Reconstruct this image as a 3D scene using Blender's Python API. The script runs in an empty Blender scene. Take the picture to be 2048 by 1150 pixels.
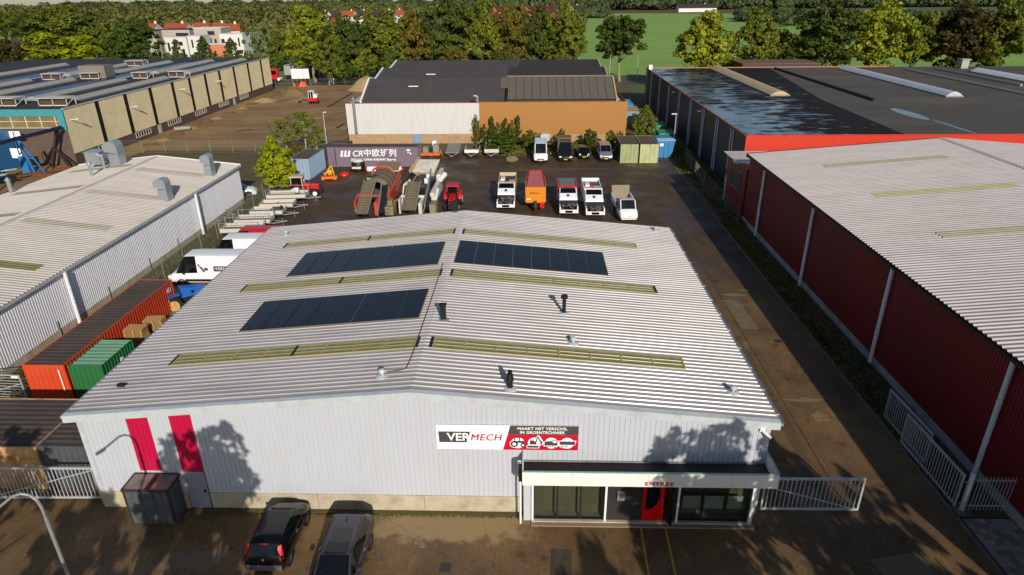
import bpy, math, random
import numpy as np
from mathutils import Vector, Matrix
random.seed(7); np.random.seed(7)
PI = math.pi; rad = math.radians
scene = bpy.context.scene
col = scene.collection

# ------------------------------------------------------------------ camera
CAM_H = 22.0
FPX = 1314.65
_p, _r, _y = rad(24.26106), rad(-0.59503), rad(1.94967)
def _cam_axes():
    cy, sy = math.cos(_y), math.sin(_y)
    R1 = np.array([[cy, sy, 0], [-sy, cy, 0], [0, 0, 1]])
    f = np.array([0, math.cos(_p), -math.sin(_p)]); u = np.array([0, math.sin(_p), math.cos(_p)])
    M = np.array([np.array([1, 0, 0]), -u, f])
    cr, sr = math.cos(_r), math.sin(_r)
    return np.array([[cr, -sr, 0], [sr, cr, 0], [0, 0, 1]]) @ M @ R1
RC = _cam_axes()
cam_d = bpy.data.cameras.new('camera'); cam = bpy.data.objects.new('camera', cam_d); col.objects.link(cam)
cam_d.sensor_width = 36.0; cam_d.lens = 36.0 * FPX / 2048.0; cam_d.clip_end = 6000; cam_d.clip_start = 0.1
mw = Matrix(((RC[0][0], -RC[1][0], -RC[2][0], 0), (RC[0][1], -RC[1][1], -RC[2][1], 0), (RC[0][2], -RC[1][2], -RC[2][2], CAM_H), (0, 0, 0, 1)))
cam.matrix_world = mw
scene.camera = cam
def G(px, py, z=0.0):
    """where the line of sight through a photo point meets the height z (surveying helper)"""
    d = RC.T @ np.array([(px - 1024) / FPX, (py - 575) / FPX, 1]); t = (z - CAM_H) / d[2]
    return Vector((d[0] * t, d[1] * t, z))
def AT(px, py, Y):
    d = RC.T @ np.array([(px - 1024) / FPX, (py - 575) / FPX, 1]); t = Y / d[1]
    return Vector((d[0] * t, Y, d[2] * t + CAM_H))

# ------------------------------------------------------------------ light
SUN = Vector((0.62, -2.08, 1.0)).normalized()
elev = math.asin(SUN.z); azim = math.atan2(SUN.x, SUN.y)
world = bpy.data.worlds.new('World'); scene.world = world; world.use_nodes = True
wn = world.node_tree; wn.nodes.clear()
sky = wn.nodes.new('ShaderNodeTexSky'); sky.sky_type = 'NISHITA'; sky.sun_disc = False
sky.sun_elevation = elev; sky.sun_rotation = azim; sky.air_density = 1.0; sky.dust_density = 0.6; sky.ozone_density = 1.8
bg = wn.nodes.new('ShaderNodeBackground'); bg.inputs['Strength'].default_value = 0.088
wo = wn.nodes.new('ShaderNodeOutputWorld')
wn.links.new(sky.outputs[0], bg.inputs[0]); wn.links.new(bg.outputs[0], wo.inputs[0])
sl = bpy.data.lights.new('sun', 'SUN'); sl.energy = 4.4; sl.angle = rad(0.5); sl.color = (1.0, 0.92, 0.80)
so = bpy.data.objects.new('sun', sl); col.objects.link(so); so.location = (60, -200, 100)
so.rotation_euler = SUN.to_track_quat('Z', 'Y').to_euler()
scene.view_settings.view_transform = 'Standard'; scene.view_settings.look = 'None'
scene.view_settings.exposure = 0.0; scene.view_settings.gamma = 1.0
scene.view_settings.use_curve_mapping = False
scene.render.engine = 'CYCLES'
scene.cycles.max_bounces = 6; scene.cycles.transparent_max_bounces = 8

# ------------------------------------------------------------------ materials
def lin(h):
    return tuple(((c / 12.92) if c <= 0.04045 else ((c + 0.055) / 1.055) ** 2.4) for c in (int(h[i:i + 2], 16) / 255 for i in (0, 2, 4)))
_mats = {}
def mat(name, c, rough=0.6, metal=0.0, var=0.12, vs=1.2, st=(1, 1, 1), dirt=None, da=0.5, ds=0.6, bump=0.0, bs=30, emit=0, spec=None, drng=(0.45, 0.7)):
    if name in _mats: return _mats[name]
    if isinstance(c, str): c = lin(c)
    m = bpy.data.materials.new(name); m.use_nodes = True; nt = m.node_tree; N = nt.nodes; L = nt.links
    b = N['Principled BSDF']
    b.inputs['Roughness'].default_value = rough; b.inputs['Metallic'].default_value = metal
    if spec is not None: b.inputs['Specular IOR Level'].default_value = spec
    tc = N.new('ShaderNodeTexCoord'); mp = N.new('ShaderNodeMapping'); mp.inputs['Scale'].default_value = st
    L.new(tc.outputs['Object'], mp.inputs[0])
    n1 = N.new('ShaderNodeTexNoise'); n1.inputs['Scale'].default_value = vs; n1.inputs['Detail'].default_value = 5; n1.inputs['Roughness'].default_value = 0.65
    L.new(mp.outputs[0], n1.inputs['Vector'])
    mr = N.new('ShaderNodeMapRange'); mr.inputs['From Min'].default_value = 0.25; mr.inputs['From Max'].default_value = 0.75
    mr.inputs['To Min'].default_value = 1 - var; mr.inputs['To Max'].default_value = 1 + var
    L.new(n1.outputs['Fac'], mr.inputs['Value'])
    mx = N.new('ShaderNodeMix'); mx.data_type = 'RGBA'; mx.blend_type = 'MULTIPLY'; mx.inputs['Factor'].default_value = 1
    mx.inputs[6].default_value = (*c, 1); L.new(mr.outputs[0], mx.inputs[7])
    out = mx.outputs[2]
    if dirt:
        if isinstance(dirt, str): dirt = lin(dirt)
        n2 = N.new('ShaderNodeTexNoise'); n2.inputs['Scale'].default_value = ds; n2.inputs['Detail'].default_value = 7; n2.inputs['Roughness'].default_value = 0.7
        L.new(mp.outputs[0], n2.inputs['Vector'])
        m2 = N.new('ShaderNodeMapRange'); m2.inputs['From Min'].default_value = drng[0]; m2.inputs['From Max'].default_value = drng[1]; m2.inputs['To Max'].default_value = da
        L.new(n2.outputs['Fac'], m2.inputs['Value'])
        x2 = N.new('ShaderNodeMix'); x2.data_type = 'RGBA'; L.new(m2.outputs[0], x2.inputs['Factor']); L.new(out, x2.inputs[6]); x2.inputs[7].default_value = (*dirt, 1)
        out = x2.outputs[2]
    L.new(out, b.inputs['Base Color'])
    if emit: L.new(out, b.inputs['Emission Color']); b.inputs['Emission Strength'].default_value = emit
    if bump:
        n3 = N.new('ShaderNodeTexNoise'); n3.inputs['Scale'].default_value = bs; n3.inputs['Detail'].default_value = 4
        L.new(tc.outputs['Object'], n3.inputs['Vector'])
        bp = N.new('ShaderNodeBump'); bp.inputs['Strength'].default_value = bump; bp.inputs['Distance'].default_value = 0.02
        L.new(n3.outputs['Fac'], bp.inputs['Height']); L.new(bp.outputs[0], b.inputs['Normal'])
    _mats[name] = m
    return m
def glassmat(name, tint='101418', rough=0.05, trans=0.35):
    m = bpy.data.materials.new(name); m.use_nodes = True; nt = m.node_tree; N = nt.nodes; L = nt.links
    b = N['Principled BSDF']; b.inputs['Base Color'].default_value = (*lin(tint), 1); b.inputs['Roughness'].default_value = rough
    if trans > 0:
        t = N.new('ShaderNodeBsdfTransparent'); t.inputs[0].default_value = (0.8, 0.85, 0.85, 1); x = N.new('ShaderNodeMixShader'); x.inputs[0].default_value = 1 - trans
        L.new(t.outputs[0], x.inputs[1]); L.new(b.outputs[0], x.inputs[2]); L.new(x.outputs[0], N['Material Output'].inputs[0])
    _mats[name] = m
    return m
def leafmat(name, cols, trans=0.35, rough=0.6, ns=0.42, ir=0.55, gain=1.0):
    m = bpy.data.materials.new(name); m.use_nodes = True; nt = m.node_tree; N = nt.nodes; L = nt.links
    b = N['Principled BSDF']; b.inputs['Roughness'].default_value = rough; b.inputs['Specular IOR Level'].default_value = 0.25
    g = N.new('ShaderNodeNewGeometry'); cr = N.new('ShaderNodeValToRGB')
    tc = N.new('ShaderNodeTexCoord'); n1 = N.new('ShaderNodeTexNoise'); n1.inputs['Scale'].default_value = ns; n1.inputs['Detail'].default_value = 3
    L.new(tc.outputs['Object'], n1.inputs['Vector'])
    ad = N.new('ShaderNodeMath'); ad.operation = 'MULTIPLY_ADD'; ad.inputs[1].default_value = ir
    L.new(g.outputs['Random Per Island'], ad.inputs[0])
    m3 = N.new('ShaderNodeMapRange'); m3.inputs['From Min'].default_value = 0.3; m3.inputs['From Max'].default_value = 0.7; m3.inputs['To Max'].default_value = 1.0 - ir
    L.new(n1.outputs['Fac'], m3.inputs['Value']); L.new(m3.outputs[0], ad.inputs[2])
    els = cr.color_ramp.elements
    for i, c in enumerate(cols):
        p = i / (len(cols) - 1)
        e = els[0] if i == 0 else (els[1] if i == len(cols) - 1 else els.new(p))
        e.position = p; e.color = (*[v * gain for v in lin(c)], 1)
    L.new(ad.outputs[0], cr.inputs[0]); L.new(cr.outputs[0], b.inputs['Base Color'])
    t = N.new('ShaderNodeBsdfTranslucent'); L.new(cr.outputs[0], t.inputs[0])
    x = N.new('ShaderNodeMixShader'); x.inputs[0].default_value = trans
    L.new(b.outputs[0], x.inputs[1]); L.new(t.outputs[0], x.inputs[2]); L.new(x.outputs[0], N['Material Output'].inputs[0])
    _mats[name] = m
    return m

# ------------------------------------------------------------------ mesh builder
class MB:
    def __init__(s): s.v = []; s.f = []; s.m = []
    def face(s, pts, m=0):
        i = len(s.v); s.v += [tuple(p) for p in pts]; s.f.append(tuple(range(i, i + len(pts)))); s.m.append(m); return s
    def box(s, x0, x1, y0, y1, z0, z1, m=0):
        i = len(s.v)
        s.v += [(x0, y0, z0), (x1, y0, z0), (x1, y1, z0), (x0, y1, z0), (x0, y0, z1), (x1, y0, z1), (x1, y1, z1), (x0, y1, z1)]
        for q in ((0, 3, 2, 1), (4, 5, 6, 7), (0, 1, 5, 4), (1, 2, 6, 5), (2, 3, 7, 6), (3, 0, 4, 7)):
            s.f.append(tuple(i + k for k in q)); s.m.append(m)
        return s
    def hexa(s, b, t, m=0):
        """b, t: four bottom and four top corners"""
        i = len(s.v); s.v += [tuple(p) for p in b] + [tuple(p) for p in t]
        for q in ((0, 3, 2, 1), (4, 5, 6, 7), (0, 1, 5, 4), (1, 2, 6, 5), (2, 3, 7, 6), (3, 0, 4, 7)):
            s.f.append(tuple(i + k for k in q)); s.m.append(m)
        return s
    def bar(s, p0, p1, w, h=None, m=0, up=(0, 0, 1)):
        h = h or w; p0 = Vector(p0); p1 = Vector(p1); d = (p1 - p0).normalized(); u = Vector(up)
        if abs(d.dot(u)) > 0.99: u = Vector((0, 1, 0))
        a = d.cross(u).normalized() * (w / 2); c = a.cross(d).normalized() * (h / 2)
        return s.hexa([p0 - a - c, p0 + a - c, p0 + a + c, p0 - a + c], [p1 - a - c, p1 + a - c, p1 + a + c, p1 - a + c], m)
    def cyl(s, p0, p1, r0, r1=None, n=12, m=0, cap=True):
        r1 = r0 if r1 is None else r1
        p0 = Vector(p0); p1 = Vector(p1); d = (p1 - p0).normalized(); u = Vector((0, 0, 1))
        if abs(d.z) > 0.99: u = Vector((0, 1, 0))
        a = d.cross(u).normalized(); c = a.cross(d)
        i = len(s.v)
        for p, r in ((p0, r0), (p1, r1)):
            for k in range(n):
                t = 2 * PI * k / n; s.v.append(tuple(p + a * (r * math.cos(t)) + c * (r * math.sin(t))))
        for k in range(n):
            k2 = (k + 1) % n; s.f.append((i + k, i + n + k, i + n + k2, i + k2)); s.m.append(m)
        if cap:
            s.f.append(tuple(i + k for k in range(n))); s.m.append(m)
            s.f.append(tuple(i + n + k for k in reversed(range(n)))); s.m.append(m)
        return s
    def tube(s, pts, r, n=8, m=0):
        for k in range(len(pts) - 1):
            r0 = r[k] if isinstance(r, (list, tuple)) else r; r1 = r[k + 1] if isinstance(r, (list, tuple)) else r
            s.cyl(pts[k], pts[k + 1], r0, r1, n, m)
        return s
    def prism(s, poly, fn, a, b, m=0):
        """extrude a 2D polygon between a and b; fn(u, v, w) gives the point"""
        n = len(poly); i = len(s.v)
        s.v += [tuple(fn(u, v, a)) for u, v in poly] + [tuple(fn(u, v, b)) for u, v in poly]
        for k in range(n):
            k2 = (k + 1) % n; s.f.append((i + k, i + k2, i + n + k2, i + n + k)); s.m.append(m)
        s.f.append(tuple(i + k for k in reversed(range(n)))); s.m.append(m)
        s.f.append(tuple(i + n + k for k in range(n))); s.m.append(m)
        return s
    def lathe(s, prof, c=(0, 0, 0), n=16, m=0, axis='z'):
        i = len(s.v); c = Vector(c)
        for r, z in prof:
            for k in range(n):
                t = 2 * PI * k / n
                p = (r * math.cos(t), r * math.sin(t), z) if axis == 'z' else ((z, r * math.cos(t), r * math.sin(t)) if axis == 'x' else (r * math.sin(t), z, r * math.cos(t)))
                s.v.append(tuple(c + Vector(p)))
        for j in range(len(prof) - 1):
            for k in range(n):
                k2 = (k + 1) % n; s.f.append((i + j * n + k, i + j * n + k2, i + (j + 1) * n + k2, i + (j + 1) * n + k)); s.m.append(m)
        return s
    def mesh(s, name, mats, smooth=False):
        me = bpy.data.meshes.new(name); me.from_pydata(s.v, [], s.f)
        for mm in (mats if isinstance(mats, (list, tuple)) else [mats]): me.materials.append(mm)
        me.polygons.foreach_set('material_index', s.m)
        if smooth: me.polygons.foreach_set('use_smooth', [True] * len(s.f))
        me.update()
        return me

def link(name, me, parent=None, loc=None, rz=0.0, label=None):
    o = bpy.data.objects.new(name, me); col.objects.link(o)
    if parent: o.parent = parent
    if loc is not None: o.location = loc
    if rz: o.rotation_euler = (0, 0, rz)
    if label: o['label'] = label
    return o
def part(name, mb, mats, parent, loc=None, rz=0.0, smooth=False, label=None, stuff=False, bevel=0):
    if smooth:
        me = mb.mesh(name, mats, True); weld(me)
    else: me = mb.mesh(name, mats)
    o = link(name, me, parent, loc, rz, label)
    if stuff: o['kind'] = 'stuff'
    if bevel:
        if not smooth: weld(me)
        b = o.modifiers.new('bevel', 'BEVEL'); b.width = bevel; b.segments = 2; b.limit_method = 'ANGLE'
    return o
def weld(me):
    import bmesh
    bm = bmesh.new(); bm.from_mesh(me); bmesh.ops.remove_doubles(bm, verts=bm.verts, dist=0.0005)
    bmesh.ops.recalc_face_normals(bm, faces=bm.faces)
    for e in bm.edges:
        if len(e.link_faces) == 2 and e.calc_face_angle(0) > 0.7: e.smooth = False
    bm.to_mesh(me); bm.free()
def tag(o, label, cat, group=None, kind=None):
    o['label'] = label; o['category'] = cat
    if group: o['group'] = group
    if kind: o['kind'] = kind
    return o
def thing(name, label, cat, loc=(0, 0, 0), rz=0.0, group=None):
    o = bpy.data.objects.new(name, None); col.objects.link(o); o.empty_display_size = 0.3
    o.location = loc; o.rotation_euler = (0, 0, rz)
    return tag(o, label, cat, group)
def solo(name, mb, mats, label, cat, group=None, loc=(0, 0, 0), rz=0.0, smooth=False):
    return tag(part(name, mb, mats, None, loc, rz, smooth), label, cat, group)
def struct(name, mb, mats, stuff=False, smooth=False):
    o = part(name, mb, mats, None, smooth=smooth); o['kind'] = 'stuff' if stuff else 'structure'; return o
def copy_tree(o, parent=None):
    c = o.copy(); col.objects.link(c); c.parent = parent
    for ch in list(o.children): copy_tree(ch, c)
    return c

def ribbed(mb, o, u, v, n, L, W, pitch, prof, m=0, Lfun=None, start=0.0):
    """profiled metal sheet: ribs run along u (length L or Lfun(t)=(a,b)), repeat along v. prof: list of (fraction, height)"""
    o, u, v, n = Vector(o), Vector(u), Vector(v), Vector(n)
    ts = []
    k = 0
    while True:
        base = start + k * pitch
        if base >= W: break
        for fr, h in prof:
            t = base + fr * pitch
            if 0 <= t <= W: ts.append((t, h))
        k += 1
    if not ts or ts[0][0] > 1e-6: ts.insert(0, (0.0, prof[0][1]))
    if ts[-1][0] < W - 1e-6: ts.append((W, prof[0][1]))
    i = len(mb.v)
    for t, h in ts:
        a, b = Lfun(t) if Lfun else (0.0, L)
        p = o + v * t + n * h
        mb.v.append(tuple(p + u * a)); mb.v.append(tuple(p + u * b))
    for k in range(len(ts) - 1):
        mb.f.append((i + 2 * k, i + 2 * k + 2, i + 2 * k + 3, i + 2 * k + 1)); mb.m.append(m)
    return mb
P_ROOF = [(0, 0), (0.68, 0), (0.77, 0.046), (0.88, 0.046), (0.97, 0)]
P_WALL = [(0, 0), (0.80, 0), (0.86, -0.028), (0.94, -0.028), (1.0, 0)]
P_CONT = [(0, 0), (0.28, 0), (0.5, -0.036), (0.78, -0.036), (1.0, 0)]
P_SINE = [(0, 0), (0.25, 0.02), (0.5, 0.045), (0.75, 0.02)]

def text_mb(body, size, m=0, extrude=0.0, shear=0.0, bold=0.0, spacing=1.0):
    c = bpy.data.curves.new('lettering', 'FONT'); c.body = body; c.size = size; c.extrude = extrude; c.shear = shear; c.offset = bold
    c.space_character = spacing; c.align_x = 'CENTER'; c.align_y = 'CENTER'; c.resolution_u = 3
    o = bpy.data.objects.new('lettering', c); col.objects.link(o)
    bpy.context.view_layer.update()
    me = bpy.data.meshes.new_from_object(o.evaluated_get(bpy.context.evaluated_depsgraph_get()))
    bpy.data.objects.remove(o)
    return me
def lettering(body, size, material, parent, loc, rot=(PI / 2, 0, 0), extrude=0.006, shear=0.0, bold=0.0, spacing=1.0, sx=1.0, name='lettering', fit=0):
    me = text_mb(body, size, 0, extrude, shear, bold, spacing); me.materials.clear(); me.materials.append(material)
    if fit:
        xs_ = [v.co.x for v in me.vertices]; sx = fit / (max(xs_) - min(xs_))
    o = link(name, me, parent, loc); o.rotation_euler = rot; o.scale = (sx, 1, 1)
    return o
# ------------------------------------------------------------------ material set
white_clad = mat('white_cladding', 'b9bdc6', 0.42, 0.0, 0.035, 0.5, (3, 3, 0.4), 'a9a8a2', 0.35, 0.5)
trim_grey = mat('pale_trim', 'b9bfc2', 0.4, 0, 0.05, 0.8, dirt='8b8f8c', da=0.4, ds=1.5)
roof_sheet = mat('roof_sheet', 'b4aeab', 0.36, 0.15, 0.07, 0.35, (0.5, 2.5, 1), '8b817c', 0.5, 0.5)
roof_rib = mat('roof_rib', 'ded8d2', 0.35, 0.1, 0.05, 0.8, dirt='a79c90', da=0.4, ds=0.9)
magenta = mat('crimson_cladding', 'b3123f', 0.4, 0, 0.06)
concrete = mat('plinth_concrete', 'b6ab95', 0.85, 0, 0.1, 0.8, dirt='7b6a45', da=0.6, ds=0.9, bump=0.2)
skylight_m = mat('aged_skylight', '7a7438', 0.8, 0, 0.14, 3.0, dirt='55502a', da=0.6, ds=2.0)
skybat = mat('skylight_batten', '9a9160', 0.6)
pv_m = mat('solar_glass', '0e0f16', 0.3, 0.0, 0.15, 0.6, spec=.3)
pv_fr = mat('solar_frame', '17181c', 0.4)
rail_m = mat('mounting_rail', 'a8947c', 0.5, 0.4)
black_m = mat('black_paint', '121212', 0.5)
rubber = mat('rubber', '17161a', 0.8)
dark_steel = mat('dark_steel', '26262a', 0.45, 0.3)
galv = mat('galvanised_steel', 'a9adae', 0.38, 0.55, 0.12, 3)
galv_d = mat('dull_galvanised', '8d8c84', 0.6, 0.3, 0.15, 3, dirt='5e5546', da=0.5, ds=2)
alu = mat('aluminium', 'b9bcc0', 0.3, 0.8)
white_p = mat('white_paint', 'e6e6e4', 0.35, 0, 0.03)
grey_p = mat('grey_paint', '5d5b5b', 0.5)
sign_white = mat('sign_white', 'eceeee', 0.35, 0, 0.02)
sign_grey = mat('sign_grey', '4a4344', 0.4, 0, 0.03)
sign_red = mat('sign_red', 'c2052c', 0.4, 0, 0.03)
bitumen = mat('bitumen', '2a2624', 0.75, 0, 0.25, 0.6, dirt='4a443c', da=0.6, ds=0.7)
door_grey = mat('door_grey', '8b8f98', 0.45)
glass = glassmat('window_glass', '0c0d0c', 0.06, 0.8)
vglass = glassmat('vehicle_glass', '0d1114', 0.05, 0.15)
interior = mat('interior_dark', '9a8a68', 0.9, 0, 0.3, 0.7)
red_door = mat('red_door', 'd4020a', 0.35)
yellow_line = mat('yellow_road_paint', 'b49a2c', 0.7, 0, 0.2, 6, dirt='4a3d22', da=0.9, ds=5)
orange_brick = mat('buff_brick', 'a98a66', 0.85, 0, 0.15, 2.0, dirt='8a6b4c', da=0.5, ds=1.5)

# ------------------------------------------------------------------ ground
def asphalt_mat():
    m = bpy.data.materials.new('worn_asphalt'); m.use_nodes = True; nt = m.node_tree; N = nt.nodes; L = nt.links; b = N['Principled BSDF']
    tc = N.new('ShaderNodeTexCoord')
    def noise(scale, det=6, r=0.6, st=None):
        n = N.new('ShaderNodeTexNoise'); n.inputs['Scale'].default_value = scale; n.inputs['Detail'].default_value = det; n.inputs['Roughness'].default_value = r
        if st:
            mp = N.new('ShaderNodeMapping'); mp.inputs['Scale'].default_value = st; L.new(tc.outputs['Object'], mp.inputs[0]); L.new(mp.outputs[0], n.inputs['Vector'])
        else: L.new(tc.outputs['Object'], n.inputs['Vector'])
        return n
    def mixc(f, a, bb):
        x = N.new('ShaderNodeMix'); x.data_type = 'RGBA'
        if hasattr(f, 'links'): L.new(f, x.inputs['Factor'])
        else: x.inputs['Factor'].default_value = f
        for s_, val in ((6, a), (7, bb)):
            if isinstance(val, str): x.inputs[s_].default_value = (*lin(val), 1)
            else: L.new(val, x.inputs[s_])
        return x.outputs[2]
    def rng(o, a, bb, lo=0, hi=1):
        r = N.new('ShaderNodeMapRange'); r.inputs['From Min'].default_value = a; r.inputs['From Max'].default_value = bb; r.inputs['To Min'].default_value = lo; r.inputs['To Max'].default_value = hi
        L.new(o, r.inputs['Value']); return r.outputs[0]
    big = noise(0.16, 8, 0.72); mid = noise(0.42, 7, 0.78, (1, 0.5, 1)); fine = noise(6, 4, 0.7); grit = noise(22, 3, 0.8); stain = noise(0.75, 5, 0.65); trk = noise(0.9, 3, 0.5, (1.0, 0.05, 1))
    c = mixc(rng(big.outputs['Fac'], 0.40, 0.60), '4e3c27', '775c3c')
    c = mixc(rng(mid.outputs['Fac'], 0.53, 0.66, 0, 0.65), c, '8f7248')
    c = mixc(rng(fine.outputs['Fac'], 0.4, 0.65, 0, 0.45), c, '4a3b2a')
    c = mixc(rng(grit.outputs['Fac'], 0.54, 0.64, 0, 0.6), c, 'a88f60')
    c = mixc(rng(stain.outputs['Fac'], 0.60, 0.68, 0, 0.6), c, '36281a')
    c = mixc(rng(trk.outputs['Fac'], 0.58, 0.68, 0, 0.35), c, '3a2e20')
    sxy = N.new('ShaderNodeSeparateXYZ'); L.new(tc.outputs['Object'], sxy.inputs[0])
    # dry, dusty strip in front of the white wall
    dn = noise(0.7, 7, 0.75); dy = N.new('ShaderNodeMath'); dy.operation = 'MULTIPLY_ADD'; dy.inputs[1].default_value = 5.0
    L.new(dn.outputs['Fac'], dy.inputs[0]); L.new(sxy.outputs[1], dy.inputs[2])
    dx = N.new('ShaderNodeMath'); dx.operation = 'MULTIPLY_ADD'; dx.inputs[1].default_value = 6.0; L.new(dn.outputs['Fac'], dx.inputs[0]); L.new(sxy.outputs[0], dx.inputs[2])
    m1 = N.new('ShaderNodeMath'); m1.operation = 'MULTIPLY'; m2_ = N.new('ShaderNodeMath'); m2_.operation = 'MULTIPLY'
    L.new(rng(dy.outputs[0], 24.0, 24.5, 0, .75), m1.inputs[0]); L.new(rng(dx.outputs[0], -5, -3, 0, 1), m1.inputs[1]); L.new(m1.outputs[0], m2_.inputs[0]); L.new(rng(dx.outputs[0], 2.5, 3.5, 1, 0), m2_.inputs[1])
    m3_ = N.new('ShaderNodeMath'); m3_.operation = 'MULTIPLY'; L.new(m2_.outputs[0], m3_.inputs[0]); L.new(rng(sxy.outputs[1], 25, 26, 1, 0), m3_.inputs[1])
    c = mixc(m3_.outputs[0], c, '9c8660')
    wy = N.new('ShaderNodeMath'); wy.operation = 'MULTIPLY_ADD'; wy.inputs[1].default_value = 18; L.new(big.outputs['Fac'], wy.inputs[0]); L.new(sxy.outputs[1], wy.inputs[2])
    c = mixc(rng(wy.outputs[0], 52, 68, 0, 0.62), c, '2b2119')
    vor = N.new('ShaderNodeTexVoronoi'); vor.feature = 'DISTANCE_TO_EDGE'; vor.inputs['Scale'].default_value = 0.16
    wob = noise(1.3, 4); vm = N.new('ShaderNodeVectorMath'); vm.operation = 'MULTIPLY_ADD'; vm.inputs[1].default_value = (0.9, 0.9, 0)
    L.new(wob.outputs['Color'], vm.inputs[0]); L.new(tc.outputs['Object'], vm.inputs[2]); L.new(vm.outputs[0], vor.inputs['Vector'])
    c = mixc(rng(vor.outputs['Distance'], 0.0, 0.004, 0.4, 0), c, '251e17')
    L.new(c, b.inputs['Base Color'])
    wet = noise(0.22, 5, 0.6)
    L.new(rng(wet.outputs['Fac'], 0.4, 0.6, 0.42, 0.8), b.inputs['Roughness'])
    b.inputs['Specular IOR Level'].default_value = 0.35
    bp = N.new('ShaderNodeBump'); bp.inputs['Strength'].default_value = 0.5; bp.inputs['Distance'].default_value = 0.01
    L.new(grit.outputs['Fac'], bp.inputs['Height']); L.new(bp.outputs[0], b.inputs['Normal'])
    return m
asphalt = asphalt_mat()
def sheet(name, pts, z, m, stuff=False):
    mb = MB(); mb.face([(p[0], p[1], z) for p in pts], 0); return struct(name, mb, m, stuff)
terrain_m = mat('meadow', '4d5c24', 0.95, 0, 0.35, 0.02, dirt='4d4726', da=0.7, ds=0.01)
sheet('terrain', [(-1500, -150), (1500, -150), (1500, 1120), (-1500, 1120)], -0.12, terrain_m)
grass_m = mat('green_field_grass', '78993a', 0.9, 0, 0.2, 0.05, (0.12, 1, 1), '7a9a40', 0.7, 0.03)
lawn_m = mat('lawn', '5a7a26', 0.9, 0, 0.2, 0.1, dirt='5c6a2a', da=0.5, ds=0.05)
fl = [G(1180, 26), G(1500, 27), G(1580, 40), G(2100, 52)]
sheet('green_field', [(12, 196), (260, 190), (420, 330), (fl[3][0], fl[3][1]), (fl[2][0], fl[2][1]), (fl[1][0], fl[1][1]), (fl[0][0], fl[0][1]), (30, 420)], -0.08, grass_m)
soil_m = mat('ploughed_soil', '5b4029', 0.95, 0, 0.2, 0.05)
sheet('ploughed_field', [(fl[0][0] - 40, fl[0][1] + 3), (fl[1][0] + 20, fl[1][1] + 3), (fl[1][0] + 60, 900), (fl[0][0] - 40, 900)], -0.07, soil_m)
sheet('estate_lawn', [(-170, 205), (-62, 200), (-62, 262), (-80, 380), (-125, 400), (-125, 285), (-215, 285), (-230, 220)], -0.08, lawn_m)
dirt_m = mat('site_dirt', '7a5f3e', 0.95, 0, 0.35, 0.25, (0.45, 1, 1), '9a7d50', 0.8, 0.13, bump=0.5, bs=1.5, drng=(0.42, 0.62))
sheet('site_ground', [(-65, 70), (-31, 75), (-31, 104), (-29, 178), (-58, 178), (-66, 170), (-90, 90), (-65, 60)], -0.05, dirt_m)
verge_m = mat('verge_soil', '5b4b2e', 0.95, 0, 0.3, 0.5, dirt='3c4a1c', da=0.9, ds=0.3, bump=0.5, bs=8)
sheet('left_verge', [(-33.4, 24), (-29.4, 24), (-29.4, 60), (-31.2, 75.5), (-40, 100), (-60, 100), (-66, 60), (-60, 24)], -0.03, verge_m)
road_m = mat('road_asphalt', '4c4640', 0.85, 0, 0.2, 0.1)
sheet('rear_road', [(-120, 180), (30, 177), (30, 186), (-120, 190)], -0.04, road_m)
sheet('yard_asphalt', [(-29.4, -10), (19.3, -10), (19.3, 93), (8, 95), (-16, 96), (-34, 91), (-31.2, 75.5), (-29.4, 60)], 0.0, asphalt)
sheet('west_forecourt', [(-80, -10), (-29.4, -10), (-29.4, 24.0), (-80, 24.0)], -0.004, asphalt)
sheet('rear_verge', [(-34, 91.1), (-16, 96.1), (8, 95.1), (19.3, 93.1), (22, 110), (16, 180), (-31, 180), (-31, 104)], -0.02, verge_m)
sheet('right_verge', [(19.32, 23.6), (23.6, 23.6), (23.6, 180), (19.3, 180)], -0.015, verge_m)
path_m = mat('concrete_path', '4b4339', 0.9, 0, 0.15, 0.6, dirt='332c20', da=0.6, ds=0.5)
sheet('concrete_path', [(20.15, 24.1), (21.75, 24.1), (21.75, 44), (21.0, 44)], 0.012, path_m)
# brick pavement, laid slab by slab, with a kerb
pv_ground = MB(); pv_ground.box(19.35, 23.5, -4, 23.55, -0.05, 0.0)
pav = struct('side_pavement', pv_ground, mat('joint_sand', '3a3226', 0.95))
brk = [mat('paver_a', '8d8378', 0.85, 0, 0.12, 2), mat('paver_b', '7a6f62', 0.85, 0, 0.12, 2), mat('paver_c', '9c8f78', 0.85, 0, 0.12, 2)]
bm_ = [MB().box(-.145, .145, -.145, .145, 0.0, .03).mesh('paver', b_) for b_ in brk]
for i in range(11):
    for j in range(15):
        x = 19.65 + i * 0.31; y = 23.3 - j * 0.31
        if x > 21.6: continue
        link('paver', random.choice(bm_), pav, (x + random.uniform(-.004, .004), y, random.uniform(-0.004, 0.006)))
kerb_m = mat('kerb_concrete', '6e675c', 0.85, 0, 0.15, 1.0, dirt='3a3120', da=0.7, ds=1.0)
kb = MB().box(0, .12, 0, .98, -0.05, 0.09).mesh('kerb_stone', kerb_m)
kr = struct('kerb', MB().box(19.22, 19.3, 23.7, 92, -0.05, 0.02), kerb_m)
for k in range(60): link('kerb_stone', kb, kr, (19.24 + random.uniform(-.01, .01), 24.0 + k * 1.0, random.uniform(-.02, .01)))
for k in range(27): link('kerb_stone', kb, kr, (19.22, 22.5 - k * 1.0, 0))
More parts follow.
